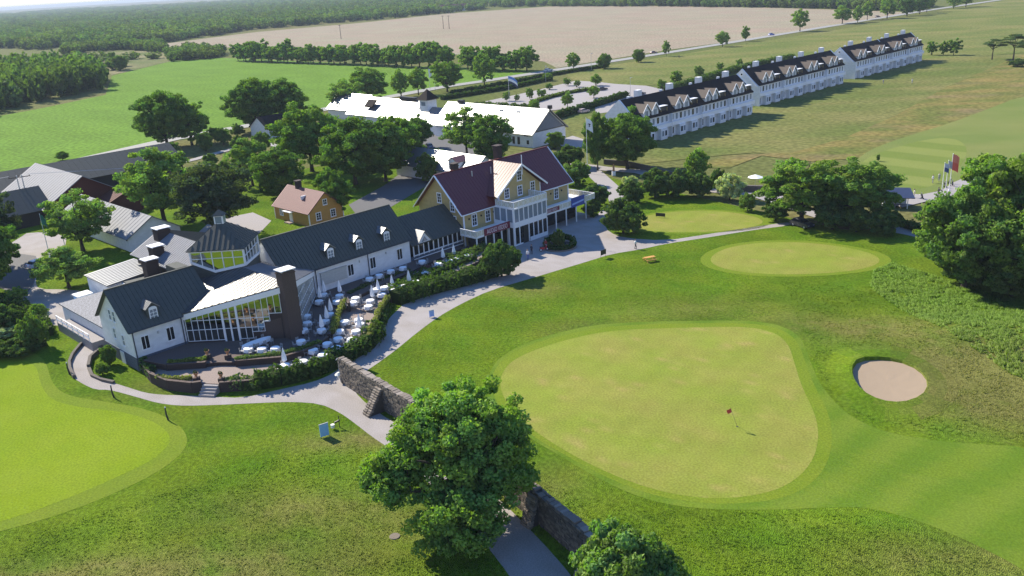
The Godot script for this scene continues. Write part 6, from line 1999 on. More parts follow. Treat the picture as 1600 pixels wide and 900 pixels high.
func stone_wall():
	var line := [Vector3(-21.4, 0, -98.3), Vector3(-15.4, 0, -90.4), Vector3(-10.2, 0, -83.8), Vector3(-4.4, 0, -75.2), Vector3(1.2, 0, -66.8), Vector3(5.7, 0, -59.0), Vector3(8.5, 0, -54.0)]
	var g := RandomNumberGenerator.new()
	g.seed = 21
	var t := thing("stone_wall", "old rubble stone wall with buttresses between path and putting green", "wall")
	var stones := []
	for k in 6:
		stones.append(MB.new())
	var caps := 0
	for i in line.size() - 1:
		var a: Vector3 = line[i]
		var c: Vector3 = line[i + 1]
		var len := a.distance_to(c)
		var u := (c - a) / len
		var w := Vector3(-u.z, 0, u.x)
		var ruin: float = 0.0 if i < 2 else 0.3
		var b := MB.new()
		b.bar(a + Vector3(0, 1.5, 0), c + Vector3(0, 1.5, 0), 0.62, 3.2)
		build(b, "wall_core", M.mortar, t)
		for side in [-1, 1]:
			var y := 0.05
			while y < 3.05:
				var hh := g.randf_range(0.2, 0.34)
				var x := g.randf_range(-0.2, 0.0)
				while x < len:
					var sl := g.randf_range(0.25, 0.7)
					stone(stones[g.randi() % 3], a + u * (x + sl / 2) + Vector3(0, y + hh / 2, 0) + w * side * (0.34 + g.randf_range(-0.03, 0.04)), Vector3(sl * 0.96, hh * 0.93, 0.22), u, g)
					x += sl
				y += hh
		# cap stones, each its own piece
		var x := 0.0
		while x < len:
			var sl := g.randf_range(0.35, 0.75)
			b = MB.new()
			stone(b, a + u * (x + sl / 2) + Vector3(0, 3.2 - ruin * g.randf() + g.randf_range(-0.03, 0.08), 0) + w * g.randf_range(-0.05, 0.05), Vector3(sl * 0.98, 0.3, g.randf_range(0.7, 0.95)), u, g)
			build(b, "cap_stone", M.stone if g.randf() < 0.7 else M.stone_pale, t)
			x += sl
	var tones := [M.stone_dark, M.stone, M.stone_dark]
	for k in 3:
		tag(build(stones[k], "face_stones", tones[k], t), "", "", "", "stuff")
	# sloping buttresses on the path side
	var feet := [[line[1], 2.6], [line[2] + Vector3(0.3, 0, 0.3), 2.8], [line[5], 2.6], [line[4], 1.6]]
	for f in feet:
		var u := Vector3(0.62, 0, 0.785)
		var w := Vector3(-0.785, 0, 0.62)
		var core := MB.new()
		core.slab([f[0] + u * -0.55, f[0] + u * -0.55 + w * f[1], f[0] + u * -0.55 + Vector3(0, 2.9, 0) + w * 0.45, f[0] + u * -0.55 + Vector3(0, 2.9, 0)], u * 1.1)
		var o := build(core, "buttress", M.mortar, t)
		var n := 12
		for r in n:
			var s := (r + 0.5) / n
			var base: Vector3 = f[0] + w * lerpf(f[1] - 0.1, 0.5, s) + Vector3(0, lerpf(0.05, 2.85, s), 0)
			for q in 2:
				var b := MB.new()
				stone(b, base + u * (-0.33 + 0.66 * q + g.randf_range(-0.06, 0.06)), Vector3(0.62, 0.27, 0.42), u, g)
				build(b, "block", M.stone if g.randf() < 0.6 else M.stone_pale, o)

# ---------------------------------------------------------------- vehicles
func car(label: String, at: Vector3, turn: float, body: Color, called := "parked_car", group := ""):
	var t := thing(called, label, "car", at, turn, group)
	var m := StandardMaterial3D.new()
	m.albedo_color = body.linear_to_srgb()
	m.roughness = 0.25
	m.clearcoat_enabled = true
	m.clearcoat = 0.8
	var side := func(pts: Array, w0: float, w1: float, y_split: float, b: MB):
		var k := pts.size()
		var L := []
		var Rr := []
		for p in pts:
			var w := w0 if p.y <= y_split else w1
			L.append(Vector3(p.x, p.y, -w))
			Rr.append(Vector3(p.x, p.y, w))
		for i in k:
			var j := (i + 1) % k
			b.quad(L[i], Rr[i], Rr[j], L[j])
		for i in range(1, k - 1):
			b.tri(Rr[0], Rr[i], Rr[i + 1])
			b.tri(L[0], L[i + 1], L[i])
	var b := MB.new()
	side.call([Vector2(-2.2, 0.35), Vector2(-2.25, 0.7), Vector2(-2.1, 0.95), Vector2(-0.9, 1.0), Vector2(1.2, 0.98), Vector2(2.15, 0.82), Vector2(2.25, 0.55), Vector2(2.15, 0.3), Vector2(0, 0.25)], 0.88, 0.84, 0.9, b)
	build(b, "body", m, t)
	b = MB.new()
	side.call([Vector2(-1.95, 0.96), Vector2(-1.6, 1.38), Vector2(0.2, 1.4), Vector2(1.0, 0.97)], 0.8, 0.66, 1.1, b)
	build(b, "windows", M.glass, t)
	b = MB.new()
	side.call([Vector2(-1.6, 1.39), Vector2(-1.5, 1.46), Vector2(0.1, 1.47), Vector2(0.25, 1.4)], 0.67, 0.62, 1.42, b)
	build(b, "roof", m, t)
	for sx in [-1.35, 1.4]:
		for sz in [-0.84, 0.84]:
			b = MB.new()
			b.cyl(Vector3(sx, 0.32, sz - 0.1), Vector3(sx, 0.32, sz + 0.1), 0.32, 0.32, 12)
			var wh := build(b, "wheel", M.tyre, t)
			b = MB.new()
			b.cyl(Vector3(sx, 0.32, sz - 0.11), Vector3(sx, 0.32, sz + 0.11), 0.19, 0.19, 8)
			build(b, "rim", M.metal, wh)
	for sz in [-0.6, 0.6]:
		b = MB.new()
		b.box(Vector3(2.2, 0.68, sz), Vector3(0.1, 0.16, 0.36))
		build(b, "headlight", M.pale_glass, t)
		b = MB.new()
		b.box(Vector3(-2.2, 0.78, sz), Vector3(0.1, 0.16, 0.3))
		build(b, "tail_light", M.red_paint, t)

# ---------------------------------------------------------------- people: one smooth skin over a small skeleton
var body_cache := {}
func person_mesh(pose: String, shirt: Color, legs: Color, hair: Color) -> ArrayMesh:
	var skin := Color(0.45, 0.27, 0.18)
	var st := 0.16 if pose == "walk" else 0.03
	var arm := 0.2 if pose == "walk" else 0.04
	var shoe := Color(0.03, 0.03, 0.03)
	var B := [
		[Vector3(0, 0.98, 0), Vector3(0, 1.38, 0.02), 0.145, 0.16, shirt],
		[Vector3(-0.14, 1.38, 0), Vector3(0.14, 1.38, 0), 0.085, 0.085, shirt],
		[Vector3(0, 1.42, 0), Vector3(0, 1.54, 0.02), 0.06, 0.055, skin],
		[Vector3(0, 1.62, 0.03), Vector3(0, 1.7, 0.0), 0.095, 0.1, skin],
		[Vector3(0, 1.73, -0.02), Vector3(0, 1.66, -0.06), 0.1, 0.08, hair],
		[Vector3(0, 1.635, 0.12), Vector3(0, 1.61, 0.14), 0.018, 0.022, skin],
		[Vector3(-0.1, 0.92, 0), Vector3(-0.11, 0.5, st + 0.02), 0.105, 0.07, legs],
		[Vector3(-0.11, 0.5, st + 0.02), Vector3(-0.11, 0.09, st), 0.066, 0.048, legs],
		[Vector3(-0.11, 0.05, st - 0.03), Vector3(-0.12, 0.04, st + 0.15), 0.048, 0.04, shoe],
		[Vector3(0.1, 0.92, 0), Vector3(0.11, 0.5, -st * 0.4), 0.105, 0.07, legs],
		[Vector3(0.11, 0.5, -st * 0.4), Vector3(0.11, 0.09, -st), 0.066, 0.048, legs],
		[Vector3(0.11, 0.05, -st - 0.03), Vector3(0.12, 0.04, -st + 0.15), 0.048, 0.04, shoe],
		[Vector3(-0.21, 1.37, 0), Vector3(-0.27, 1.1, -arm * 0.5), 0.058, 0.045, shirt],
		[Vector3(-0.27, 1.1, -arm * 0.5), Vector3(-0.27, 0.86, arm * 0.3), 0.042, 0.032, skin],
		[Vector3(-0.27, 0.83, arm * 0.3), Vector3(-0.265, 0.74, arm * 0.4 + 0.02), 0.036, 0.024, skin],
		[Vector3(0.21, 1.37, 0), Vector3(0.27, 1.1, arm * 0.3), 0.058, 0.045, shirt],
		[Vector3(0.27, 1.1, arm * 0.3), Vector3(0.27, 0.88, arm), 0.042, 0.032, skin],
		[Vector3(0.27, 0.85, arm), Vector3(0.265, 0.76, arm + 0.03), 0.036, 0.024, skin]]
	var cell := 0.035
	var o := Vector3(-0.4, -0.03, -0.4)
	var nx := 24
	var ny := 54
	var nzz := 24
	var D := PackedFloat32Array()
	D.resize(nx * ny * nzz)
	D.fill(9.0)
	for e in B:
		var a: Vector3 = e[0]
		var d: Vector3 = e[1] - a
		var dd := d.length_squared()
		var lo := (Vector3(min(a.x, e[1].x), min(a.y, e[1].y), min(a.z, e[1].z)) - o) / cell - Vector3.ONE * 6
		var hi := (Vector3(max(a.x, e[1].x), max(a.y, e[1].y), max(a.z, e[1].z)) - o) / cell + Vector3.ONE * 6
		for k in range(max(0, int(lo.z)), min(nzz, int(hi.z) + 1)):
			for j in range(max(0, int(lo.y)), min(ny, int(hi.y) + 1)):
				for i in range(max(0, int(lo.x)), min(nx, int(hi.x) + 1)):
					var p := o + Vector3(i, j, k) * cell
					var s := clampf((p - a).dot(d) / dd, 0, 1)
					var v: float = p.distance_to(a + d * s) - lerpf(e[2], e[3], s)
					var id := i + nx * (j + ny * k)
					var h := clampf(0.5 + 0.5 * (D[id] - v) / 0.03, 0, 1)
					D[id] = lerpf(D[id], v, h) - 0.03 * h * (1 - h)
	var vid := {}
	var P := PackedVector3Array()
	for k in nzz - 1:
		for j in ny - 1:
			for i in nx - 1:
				var acc := Vector3.ZERO
				var cnt := 0
				var id := i + nx * (j + ny * k)
				for ed in [[0, 1], [0, nx], [0, nx * ny], [1, 1 + nx], [1, 1 + nx * ny], [nx, nx + 1], [nx, nx + nx * ny], [nx * ny, nx * ny + 1], [nx * ny, nx * ny + nx], [1 + nx, 1 + nx + nx * ny], [1 + nx * ny, 1 + nx + nx * ny], [nx + nx * ny, 1 + nx + nx * ny]]:
					var p: float = D[id + ed[0]]
					var q: float = D[id + ed[1]]
					if (p < 0) != (q < 0):
						var t := p / (p - q)
						var c0 := Vector3((ed[0] % nx) % 2, int(ed[0] / nx) % ny, int(ed[0] / (nx * ny)))
						var c1 := Vector3((ed[1] % nx) % 2, int(ed[1] / nx) % ny, int(ed[1] / (nx * ny)))
						acc += c0.lerp(c1, t)
						cnt += 1
				if cnt > 0:
					vid[id] = P.size()
					P.append(o + (Vector3(i, j, k) + acc / cnt) * cell)
	var mb := MB.new()
	mb.has_col = true
	for k in range(1, nzz - 1):
		for j in range(1, ny - 1):
			for i in range(1, nx - 1):
				var id := i + nx * (j + ny * k)
				for ax in [[1, nx, nx * ny], [nx, nx * ny, 1], [nx * ny, 1, nx]]:
					var p := D[id]
					var q := D[id + ax[0]]
					if (p < 0) == (q < 0): continue
					var w := [id - ax[1] - ax[2], id - ax[2], id, id - ax[1]]
					var ok := true
					for e in w:
						if not vid.has(e): ok = false
					if not ok: continue
					var f := [P[vid[w[0]]], P[vid[w[1]]], P[vid[w[2]]], P[vid[w[3]]]]
					if p >= 0: f.reverse()
					var ct: Vector3 = (f[0] + f[2]) / 2
					var best := 9.0
					for e in B:
						var d: Vector3 = e[1] - e[0]
						var s := clampf((ct - e[0]).dot(d) / d.length_squared(), 0, 1)
						var v: float = ct.distance_to(e[0] + d * s) - lerpf(e[2], e[3], s)
						if v < best:
							best = v
							mb.col = e[4]
					mb.quad(f[0], f[1], f[2], f[3])
	return mb.mesh()

func person(label: String, at: Vector3, turn: float, pose: String, shirt: Color, legs: Color, hair := Color(0.06, 0.04, 0.03)):
	var key := pose + str(shirt) + str(legs) + str(hair)
	if not body_cache.has(key): body_cache[key] = person_mesh(pose, shirt, legs, hair)
	var t := thing("person", label, "person", at, turn)
	inst(body_cache[key], "body", M.paint, t)

# ---------------------------------------------------------------- flags
func flag(label: String, at: Vector3, h: float, w: float, fh: float, cols: Array, turn := -0.5, called := "flagpole"):
	var t := thing(called, label, "flag", at, turn)
	var b := MB.new()
	b.cyl(Vector3.ZERO, Vector3(0, h, 0), 0.08, 0.045, 8)
	b.cyl(Vector3(0, h, 0), Vector3(0, h + 0.12, 0), 0.09, 0.02, 8)
	b.cyl(Vector3.ZERO, Vector3(0, 0.3, 0), 0.2, 0.16, 8)
	build(b, "pole", M.white_trim, t)
	b = MB.new()
	b.has_col = true
	var n := 10
	for j in cols.size():
		var y0 := h - 0.1 - fh * j / cols.size()
		var y1 := h - 0.1 - fh * (j + 1) / cols.size()
		b.col = cols[j]
		for i in n:
			var f := func(q: int, y: float) -> Vector3:
				var s := float(q) / n
				return Vector3(0.05 + w * s * 0.9, y - s * s * w * 0.45, sin(s * 7.0 + y) * 0.12 * (0.3 + s))
			b.quad(f.call(i, y0), f.call(i, y1), f.call(i + 1, y1), f.call(i + 1, y0))
	build(b, "cloth", M.paint, t)
	return t

func sign_board(called: String, label: String, at: Vector3, turn: float, w: float, h: float, lift: float, m: String, category := "sign"):
	var t := thing(called, label, category, at, turn)
	var b := MB.new()
	b.bb(-w / 2, lift, -0.03, w / 2, lift + h, 0.03)
	build(b, "panel", M[m], t)
	for sx in [-w / 2 + 0.05, w / 2 - 0.05]:
		b = MB.new()
		b.bb(sx - 0.035, 0, -0.035, sx + 0.035, lift + h * 0.98, -0.031)
		build(b, "leg", M.metal if m != "black" else M.black, t)
	b = MB.new()
	b.bb(-w / 2 - 0.03, lift + h, -0.05, w / 2 + 0.03, lift + h + 0.06, 0.05)
	build(b, "top_rail", M.metal if m != "black" else M.black, t)
	return t

func small_things():
	# flags
	var wf = flag("tall white flagpole by the hotel with a white flag bearing a dark emblem", Vector3(19.99, 0, -209.01), 13.4, 1.9, 2.6, [Color(0.75, 0.76, 0.78), Color(0.75, 0.76, 0.78)], -0.6)
	emblem(wf, 13.4)
	flag("flagpole in the yard with a yellow and light blue flag", Vector3(-84.79, 0, -167.88), 8.6, 2.4, 1.5, [Color(0.1, 0.3, 0.5), Color(0.7, 0.55, 0.08), Color(0.1, 0.3, 0.5)])
	flag("flagpole in the yard with a purple flag", Vector3(-86.56, 0, -164.8), 8.8, 2.2, 1.5, [Color(0.16, 0.03, 0.2), Color(0.4, 0.25, 0.42), Color(0.16, 0.03, 0.2)])
	flag("flagpole in the yard with a drooping green flag", Vector3(-88.84, 0, -162.76), 8.6, 1.8, 1.9, [Color(0.02, 0.16, 0.1), Color(0.03, 0.2, 0.14)])
	flag("flagpole over the barn roof with a blue, white and black flag", Vector3(3.06, 0, -317.67), 13.0, 4.0, 2.6, [Color(0.12, 0.25, 0.6), Color(0.8, 0.8, 0.82), Color(0.03, 0.04, 0.08)])
	flag("roadside pole with a plain white flag", Vector3(-31.58, 0, -401.27), 9.5, 1.6, 3.8, [Color(0.8, 0.8, 0.82)])
	flag("roadside pole with a faded orange flag", Vector3(-29.35, 0, -402.56), 8.0, 1.4, 3.6, [Color(0.55, 0.3, 0.2)])
	flag("tee plaza pole with a dark blue and pale flag", Vector3(87.1, 0, -169.46), 6.6, 0.9, 1.7, [Color(0.5, 0.55, 0.6), Color(0.05, 0.08, 0.2)])
	flag("tee plaza pole with a thin grey pennant", Vector3(88.74, 0, -171.25), 6.6, 0.8, 1.4, [Color(0.4, 0.42, 0.42)])
	flag("tee plaza pole with an orange-red flag", Vector3(90.17, 0, -172.58), 7.6, 1.3, 3.2, [Color(0.65, 0.2, 0.12), Color(0.6, 0.1, 0.06)])
	# the hole on the big green
	var hp: Vector3 = gp(Vector3(22.76, 0, -81.01))
	var t := thing("golf_flag", "golf flagstick with a small red flag on the big putting green", "golf flag", hp, 0.0)
	var b := MB.new()
	b.cyl(Vector3.ZERO, Vector3(-0.75, 2.2, -0.1), 0.022, 0.016, 6)
	build(b, "stick", M.wood_pale, t)
	b = MB.new()
	for i in 4:
		var s := i / 4.0
		var e := (i + 1) / 4.0
		b.quad(Vector3(-0.75 - s * 0.4, 2.2 - s * 0.3, -0.1 + 0.08 * sin(s * 5)), Vector3(-0.6 - s * 0.4, 1.78 - s * 0.3, -0.1 + 0.08 * sin(s * 5)), Vector3(-0.6 - e * 0.4, 1.78 - e * 0.3, -0.1 + 0.08 * sin(e * 5)), Vector3(-0.75 - e * 0.4, 2.2 - e * 0.3, -0.1 + 0.08 * sin(e * 5)))
	build(b, "cloth", M.red_paint, t)
	b = MB.new()
	b.cyl(Vector3(0, 0.024, 0), Vector3(0, 0.034, 0), 0.12, 0.12, 10)
	build(b, "hole", M.black, t)
	# signs and furniture round the lawns
	sign_board("info_board", "pale blue upright board on the lawn by the path fork", Vector3(-21.28, 0, -84.52), 0.55, 1.0, 1.45, 0.15, "skyblue")
	sign_board("path_sign", "white upright board at the gravel edge near the shrub bank", Vector3(-11.89, 0, -118.56), 0.4, 0.75, 0.95, 0.15, "pale_blue")
	sign_board("black_board", "black board on two legs at the forecourt lawn edge", Vector3(15.9, 0, -141.8), 0.75, 1.35, 0.8, 0.6, "black")
	sign_board("lawn_sign", "dark board beside the green next to the hedge", Vector3(29.87, 0, -165.21), -0.5, 1.9, 0.6, 0.25, "black")
	var tp := thing("tee_post", "slim green tee post with a hanging basket by the path fork", "post", Vector3(-20.01, 0, -86.51), 0.3)
	b = MB.new()
	b.cyl(Vector3.ZERO, Vector3(0, 1.5, 0), 0.05, 0.04, 6)
	build(b, "pole", M.darkwood, tp)
	b = MB.new()
	b.bar(Vector3(-0.5, 0.72, 0.05), Vector3(0.1, 0.95, 0.05), 0.1, 0.18)
	build(b, "arm", M.black, tp)
	b = MB.new()
	b.cyl(Vector3(-0.75, 0.2, 0.1), Vector3(-0.75, 0.6, 0.1), 0.2, 0.24, 8)
	build(b, "bucket", M.flower_white, tp)
	var posts := [Vector3(-58.84, 0, -105.68), Vector3(-49.77, 0, -97.79), Vector3(-40.56, 0, -90.7)]
	var pl := ["dark leaning post at the outer bend of the left path", "dark bent post on the lower edge of the left path", "dark slim post on the lawn below the left path"]
	for i in 3:
		t = thing("marker_post", pl[i], "post", posts[i], 0.0, "dark posts along the left path")
		b = MB.new()
		b.cyl(Vector3.ZERO, Vector3(-0.1, 0.8, 0), 0.11, 0.1, 7)
		b.cyl(Vector3(-0.1, 0.8, 0), Vector3(-0.12, 1.6, -0.1), 0.1, 0.07, 7)
		build(b, "post", M.black, t)
		b = MB.new()
		b.cyl(Vector3(-0.12, 1.6, -0.1), Vector3(-0.12, 1.72, -0.1), 0.1, 0.05, 7)
		build(b, "cap", M.metal, t)
	picnic_table()
	# parasol lamp at the end of the stone wall
	t = thing("wall_lantern", "pale hanging lantern at the left end of the stone wall", "lantern", Vector3(-21.92, 0, -98.53), 0.0)
	b = MB.new()
	b.cyl(Vector3.ZERO, Vector3(0, 3.2, 0), 0.04, 0.035, 6)
	b.bar(Vector3(0, 3.15, 0), Vector3(-0.1, 3.15, 0.6), 0.05, 0.05)
	build(b, "post", M.metal, t)
	b = MB.new()
	b.cyl(Vector3(-0.1, 1.0, 0.1), Vector3(-0.1, 1.3, 0.1), 0.5, 0.15, 10)
	b.cyl(Vector3(-0.1, 0.5, 0.1), Vector3(-0.1, 1.0, 0.1), 0.15, 0.2, 8)
	build(b, "shade", M.flower_white, t)
	# round bed kerb with its clipped cone
	t = thing("bed_kerb", "round kerbed flower bed in the forecourt", "flower bed", Vector3(8.91, 0, -149.62))
	b = MB.new()
	for i in 24:
		var a0 := TAU * i / 24
		var a1 := TAU * (i + 1) / 24
		b.bar(Vector3(cos(a0) * 3.0, 0.12, sin(a0) * 3.0), Vector3(cos(a1) * 3.0, 0.12, sin(a1) * 3.0), 0.2, 0.26)
	build(b, "kerb", M.stone, t)
	b = MB.new()
	b.cyl(Vector3(0, 0, 0), Vector3(0, 0.16, 0), 2.9, 2.9, 24)
	build(b, "soil", M.darkwood, t)
	# motor cycle and cart by the forecourt
	moped(Vector3(6.05, 0, -147.86), 0.4, "red and white moped parked at the round forecourt bed")
	moped(Vector3(18.67, 0, -162.98), 1.6, "white-wheeled moped standing by the dome-shaped shrub")
	t = thing("white_statue", "white pillar figure under the dark tree by the drive", "statue", Vector3(25.89, 0, -205.17))
	b = MB.new()
	b.box(Vector3(0, 0.5, 0), Vector3(0.8, 1.0, 0.8))
	build(b, "base", M.white_trim, t)
	b = MB.new()
	b.cyl(Vector3(0, 1.0, 0), Vector3(0, 2.0, 0), 0.28, 0.2, 8)
	b.cyl(Vector3(0, 2.0, 0), Vector3(0, 2.25, 0), 0.24, 0.3, 8)
	b.cyl(Vector3(0, 2.3, 0), Vector3(0, 2.7, 0), 0.14, 0.12, 8)
	build(b, "figure", M.terracotta, t)
	t = thing("open_parasol", "open white parasol over a table by the lane wall", "parasol", Vector3(54.21, 0, -185.51))
	b = MB.new()
	b.cyl(Vector3.ZERO, Vector3(0, 2.4, 0), 0.04, 0.03, 6)
	build(b, "pole", M.metal, t)
	b = MB.new()
	b.cyl(Vector3(0, 2.15, 0), Vector3(0, 2.75, 0), 1.7, 0.05, 8, false)
	build(b, "canopy", M.cloth, t)
	# low stone walls at the far lane
	t = thing("lane_wall", "low dark stone wall by the open parasol", "wall", Vector3(53.57, 0, -180.84), -0.35)
	b = MB.new()
	b.bb(-5.5, 0, -0.4, 5.5, 1.4, 0.4)
	build(b, "stonework", M.stone_dark, t)
	var lw := pv([25.25, -219.09, 30.55, -215.13, 35.53, -206.83, 38.87, -200.15, 42.71, -193.68])
	t = thing("drive_wall", "long low brown wall under the dark terrace tree", "wall")
	for i in lw.size() - 1:
		b = MB.new()
		b.bar(Vector3(lw[i].x, 0.6, lw[i].y), Vector3(lw[i + 1].x, 0.6, lw[i + 1].y), 0.5, 1.2)
		build(b, "stonework", M.stone_dark, t)
	# retaining edge of the left path
	t = thing("path_kerb", "dark stone edging along the outer bend of the left path", "kerb")
	var ke := pv([-62.02, -120.48, -61.71, -118.25, -61.76, -115.45, -61.31, -112.04, -60.53, -109.37, -59.43, -107.16, -57.64, -104.35])
	for i in ke.size() - 1:
		b = MB.new()
		b.bar(Vector3(ke[i].x, 0.2, ke[i].y), Vector3(ke[i + 1].x, 0.2, ke[i + 1].y), 0.35, 0.5)
		build(b, "stone", M.stone_dark, t)
	t = thing("path_kerb", "dark sunken wall on the inner bend of the left path", "kerb")
	ke = pv([-58.7, -116.85, -57.92, -112.86, -58.05, -110.28, -56.98, -107.22, -55.42, -104.62, -53.4, -103, -51.49, -101.99])
	for i in ke.size() - 1:
		b = MB.new()
		b.bar(Vector3(ke[i].x, 0.15, ke[i].y), Vector3(ke[i + 1].x, 0.15, ke[i + 1].y), 0.4, 0.35 if i > 2 else 0.9)
		build(b, "stone", M.stone_dark, t)
	# driving range shelter
	t = thing("tee_shelter", "little shelter with a slanting dark blue roof by the tee plaza", "shelter", Vector3(75.79, 0, -163.32), -0.35)
	b = MB.new()
	b.bb(-3.0, 0, -2.0, 1.5, 2.3, -1.8)
	b.bb(-3.0, 0, -1.8, -2.8, 2.3, 1.8)
	build(b, "wall", M.white, t)
	for p in [[-2.9, 1.9], [1.4, 1.9]]:
		b = MB.new()
		b.bb(p[0] - 0.08, 0, p[1] - 0.08, p[0] + 0.08, 2.2, p[1] + 0.08)
		build(b, "post", M.white_trim, t)
	b = MB.new()
	b.slab([Vector3(-3.4, 3.0, -2.4), Vector3(2.0, 3.0, -2.4), Vector3(2.6, 2.1, 2.4), Vector3(-2.8, 2.1, 2.4)], Vector3(0, 0.12, 0))
	build(b, "roof", M.roof_navy, t)
	# people
	var wht := Color(0.7, 0.7, 0.7)
	var drk := Color(0.03, 0.03, 0.05)
	var blu := Color(0.06, 0.1, 0.3)
	person("person in white top and dark trousers walking on the gravel path", Vector3(21.99, 0, -145.79), 1.2, "walk", wht, drk)
	person("person in pale top standing at the forecourt edge", Vector3(3.05, 0, -143.59), 0.4, "stand", wht, blu)
	person("person in dark clothes standing before the hotel porch", Vector3(3.83, 0, -146.4), -0.8, "stand", drk, drk)
	person("person in red top beside the parked moped", Vector3(6.46, 0, -148.94), 0.2, "stand", Color(0.35, 0.05, 0.05), drk)
	person("person in cream clothes standing on the tee plaza", Vector3(81.25, 0, -168.76), 0.9, "stand", Color(0.7, 0.66, 0.45), Color(0.6, 0.55, 0.4))
	person("golfer in white on the edge of the driving tee", Vector3(90.14, 0, -179.66), 0.5, "walk", wht, Color(0.3, 0.3, 0.32))
	person("golfer in grey on the edge of the driving tee", Vector3(92.13, 0, -180.98), -0.5, "stand", Color(0.35, 0.37, 0.35), Color(0.3, 0.3, 0.32))
	person("person in black by the tee plaza flagpoles", Vector3(86.29, 0, -169.12), 1.6, "stand", drk, drk)
	person("golfer in white far out on the lawn by the terraces", Vector3(154.7, 0, -331.95), 0.4, "stand", wht, Color(0.4, 0.4, 0.42))
	person("golfer in grey far out on the lawn by the terraces", Vector3(145.07, 0, -334.84), 0.4, "stand", Color(0.25, 0.25, 0.3), Color(0.3, 0.3, 0.32))
	person("person in dark clothes on the garden path", Vector3(-86.2, 0, -245.72), 0.3, "walk", drk, drk)
	person("person in black far along the road fairway", Vector3(96.65, 0, -480), 0.3, "stand", drk, drk)
	trolley(Vector3(82.29, 0, -167.42), "black golf trolley next to the person in cream")
	trolley(Vector3(90.73, 0, -175.32), "black golf bag trolley, first by the plaza edge")
	trolley(Vector3(92.99, 0, -178.29), "black golf bag trolley, second by the plaza edge")
	trolley(Vector3(92.54, 0, -176.02), "black golf bag trolley, third by the plaza edge")
	# cars
	var ca := YAW
	car("white car driving on the country road", Vector3(25.02, 0, -454.01), 0.5, Color(0.75, 0.75, 0.76), "road_car")
	car("dark red car driving on the country road", Vector3(89.29, 0, -516.93), 0.5, Color(0.12, 0.02, 0.04), "road_car")
	car("black car far along the country road under trees", Vector3(299.91, 0, -713.14), 0.5, Color(0.02, 0.02, 0.03), "road_car")
	car("blue car on the country road above the terraces", Vector3(181.62, 0, -598.27), 0.5, Color(0.05, 0.12, 0.5), "road_car")
	car("blue parked car, first in the yard row", Vector3(-26.22, 0, -254.85), 1.9, Color(0.08, 0.13, 0.3), "parked_car", "cars in the hotel yard")
	car("silver parked car, second in the yard row", Vector3(-24.18, 0, -255.21), 1.9, Color(0.45, 0.46, 0.5), "parked_car", "cars in the hotel yard")
	car("grey-blue parked car, third in the yard row", Vector3(-22.02, 0, -256.56), 1.9, Color(0.18, 0.23, 0.32), "parked_car", "cars in the hotel yard")
	car("black parked car below the yard row", Vector3(-24.19, 0, -241.71), 0.4, Color(0.015, 0.015, 0.02), "parked_car", "cars in the hotel yard")
	car("silver-blue car in the shade of the left yard", Vector3(-87.88, 0, -157.01), 1.0, Color(0.4, 0.46, 0.55))
	car("small black car on the lane beside the path end", Vector3(53.7, 0, -153.4), -1.1, Color(0.02, 0.02, 0.03))
	car("black car at the car park exit hedge", Vector3(41.94, 0, -365.29), 0.5, Color(0.02, 0.02, 0.03))
	car("pale pink car on the lawn behind the barn gable", Vector3(28.63, 0, -307.24), 0.7, Color(0.55, 0.4, 0.36))
	car("dark car on the terrace drive", Vector3(54.29, 0, -344.83), 0.4, Color(0.05, 0.06, 0.08))
	# twin power pole at the farm, and three lone poles in the stubble
	t = thing("power_pole", "twin grey power poles with crossarm by the dark farm", "power pole", Vector3(-108.39, 0, -194.1), 0.5)
	for sx in [-0.5, 0.5]:
		b = MB.new()
		b.cyl(Vector3(sx, 0, 0), Vector3(sx, 10.6, 0), 0.16, 0.11, 7)
		build(b, "pole", M.metal, t)
	b = MB.new()
	b.bar(Vector3(-2.2, 10.1, 0), Vector3(2.2, 10.1, 0), 0.14, 0.16)
	for sx in [-2.0, 0.0, 2.0]:
		b.cyl(Vector3(sx, 10.15, 0), Vector3(sx, 10.5, 0), 0.06, 0.05, 6)
	build(b, "crossarm", M.darkwood, t)
	b = MB.new()
	b.cyl(Vector3(-2.0, 10.5, 0), Vector3(-30, 10.2, 6), 0.035, 0.035, 5)
	b.cyl(Vector3(2.0, 10.5, 0), Vector3(22, 9.4, 4), 0.035, 0.035, 5)
	tag(build(b, "wire", M.metal, t), "", "", "", "stuff")
	var fp := [Vector3(-146.54, 0, -854.86), Vector3(-54.16, 0, -930.53), Vector3(-47.94, 0, -923.8)]
	var fl := ["lone thin pole in the stubble field, left", "thin pole of the pair in the stubble field, left one", "thin pole of the pair in the stubble field, right one"]
	for i in 3:
		t = thing("field_pole", fl[i], "pole", fp[i])
		b = MB.new()
		b.cyl(Vector3.ZERO, Vector3(0, 13, 0), 0.3, 0.2, 6)
		b.bar(Vector3(-1.5, 12.4, 0), Vector3(1.5, 12.4, 0), 0.25, 0.25)
		build(b, "pole", M.darkwood, t)
	# street lamps in the car park and by the road
	for e in [[Vector3(21.05, 0, -406.88), "slim car park lamp near the road hedge", 7.0], [Vector3(46.19, 0, -447.9), "slim lamp between the two rounded roadside trees", 8.0], [Vector3(50.24, 0, -342.8), "slim lamp at the long clipped hedge end", 7.0]]:
		t = thing("street_lamp", e[1], "lamp", e[0])
		b = MB.new()
		b.cyl(Vector3.ZERO, Vector3(0, e[2], 0), 0.09, 0.06, 6)
		build(b, "pole", M.metal, t)
		b = MB.new()
		b.box(Vector3(0.35, e[2], 0), Vector3(0.9, 0.16, 0.3))
		build(b, "head", M.metal, t)
	# farmstead with a red roof in the far woods
	var fs: Vector3 = Vector3(-63.48, 0, -1461.75)
	t = thing("farmstead", "far red-roofed farm building behind the stubble field", "farm", fs, 0.2)
	b = MB.new()
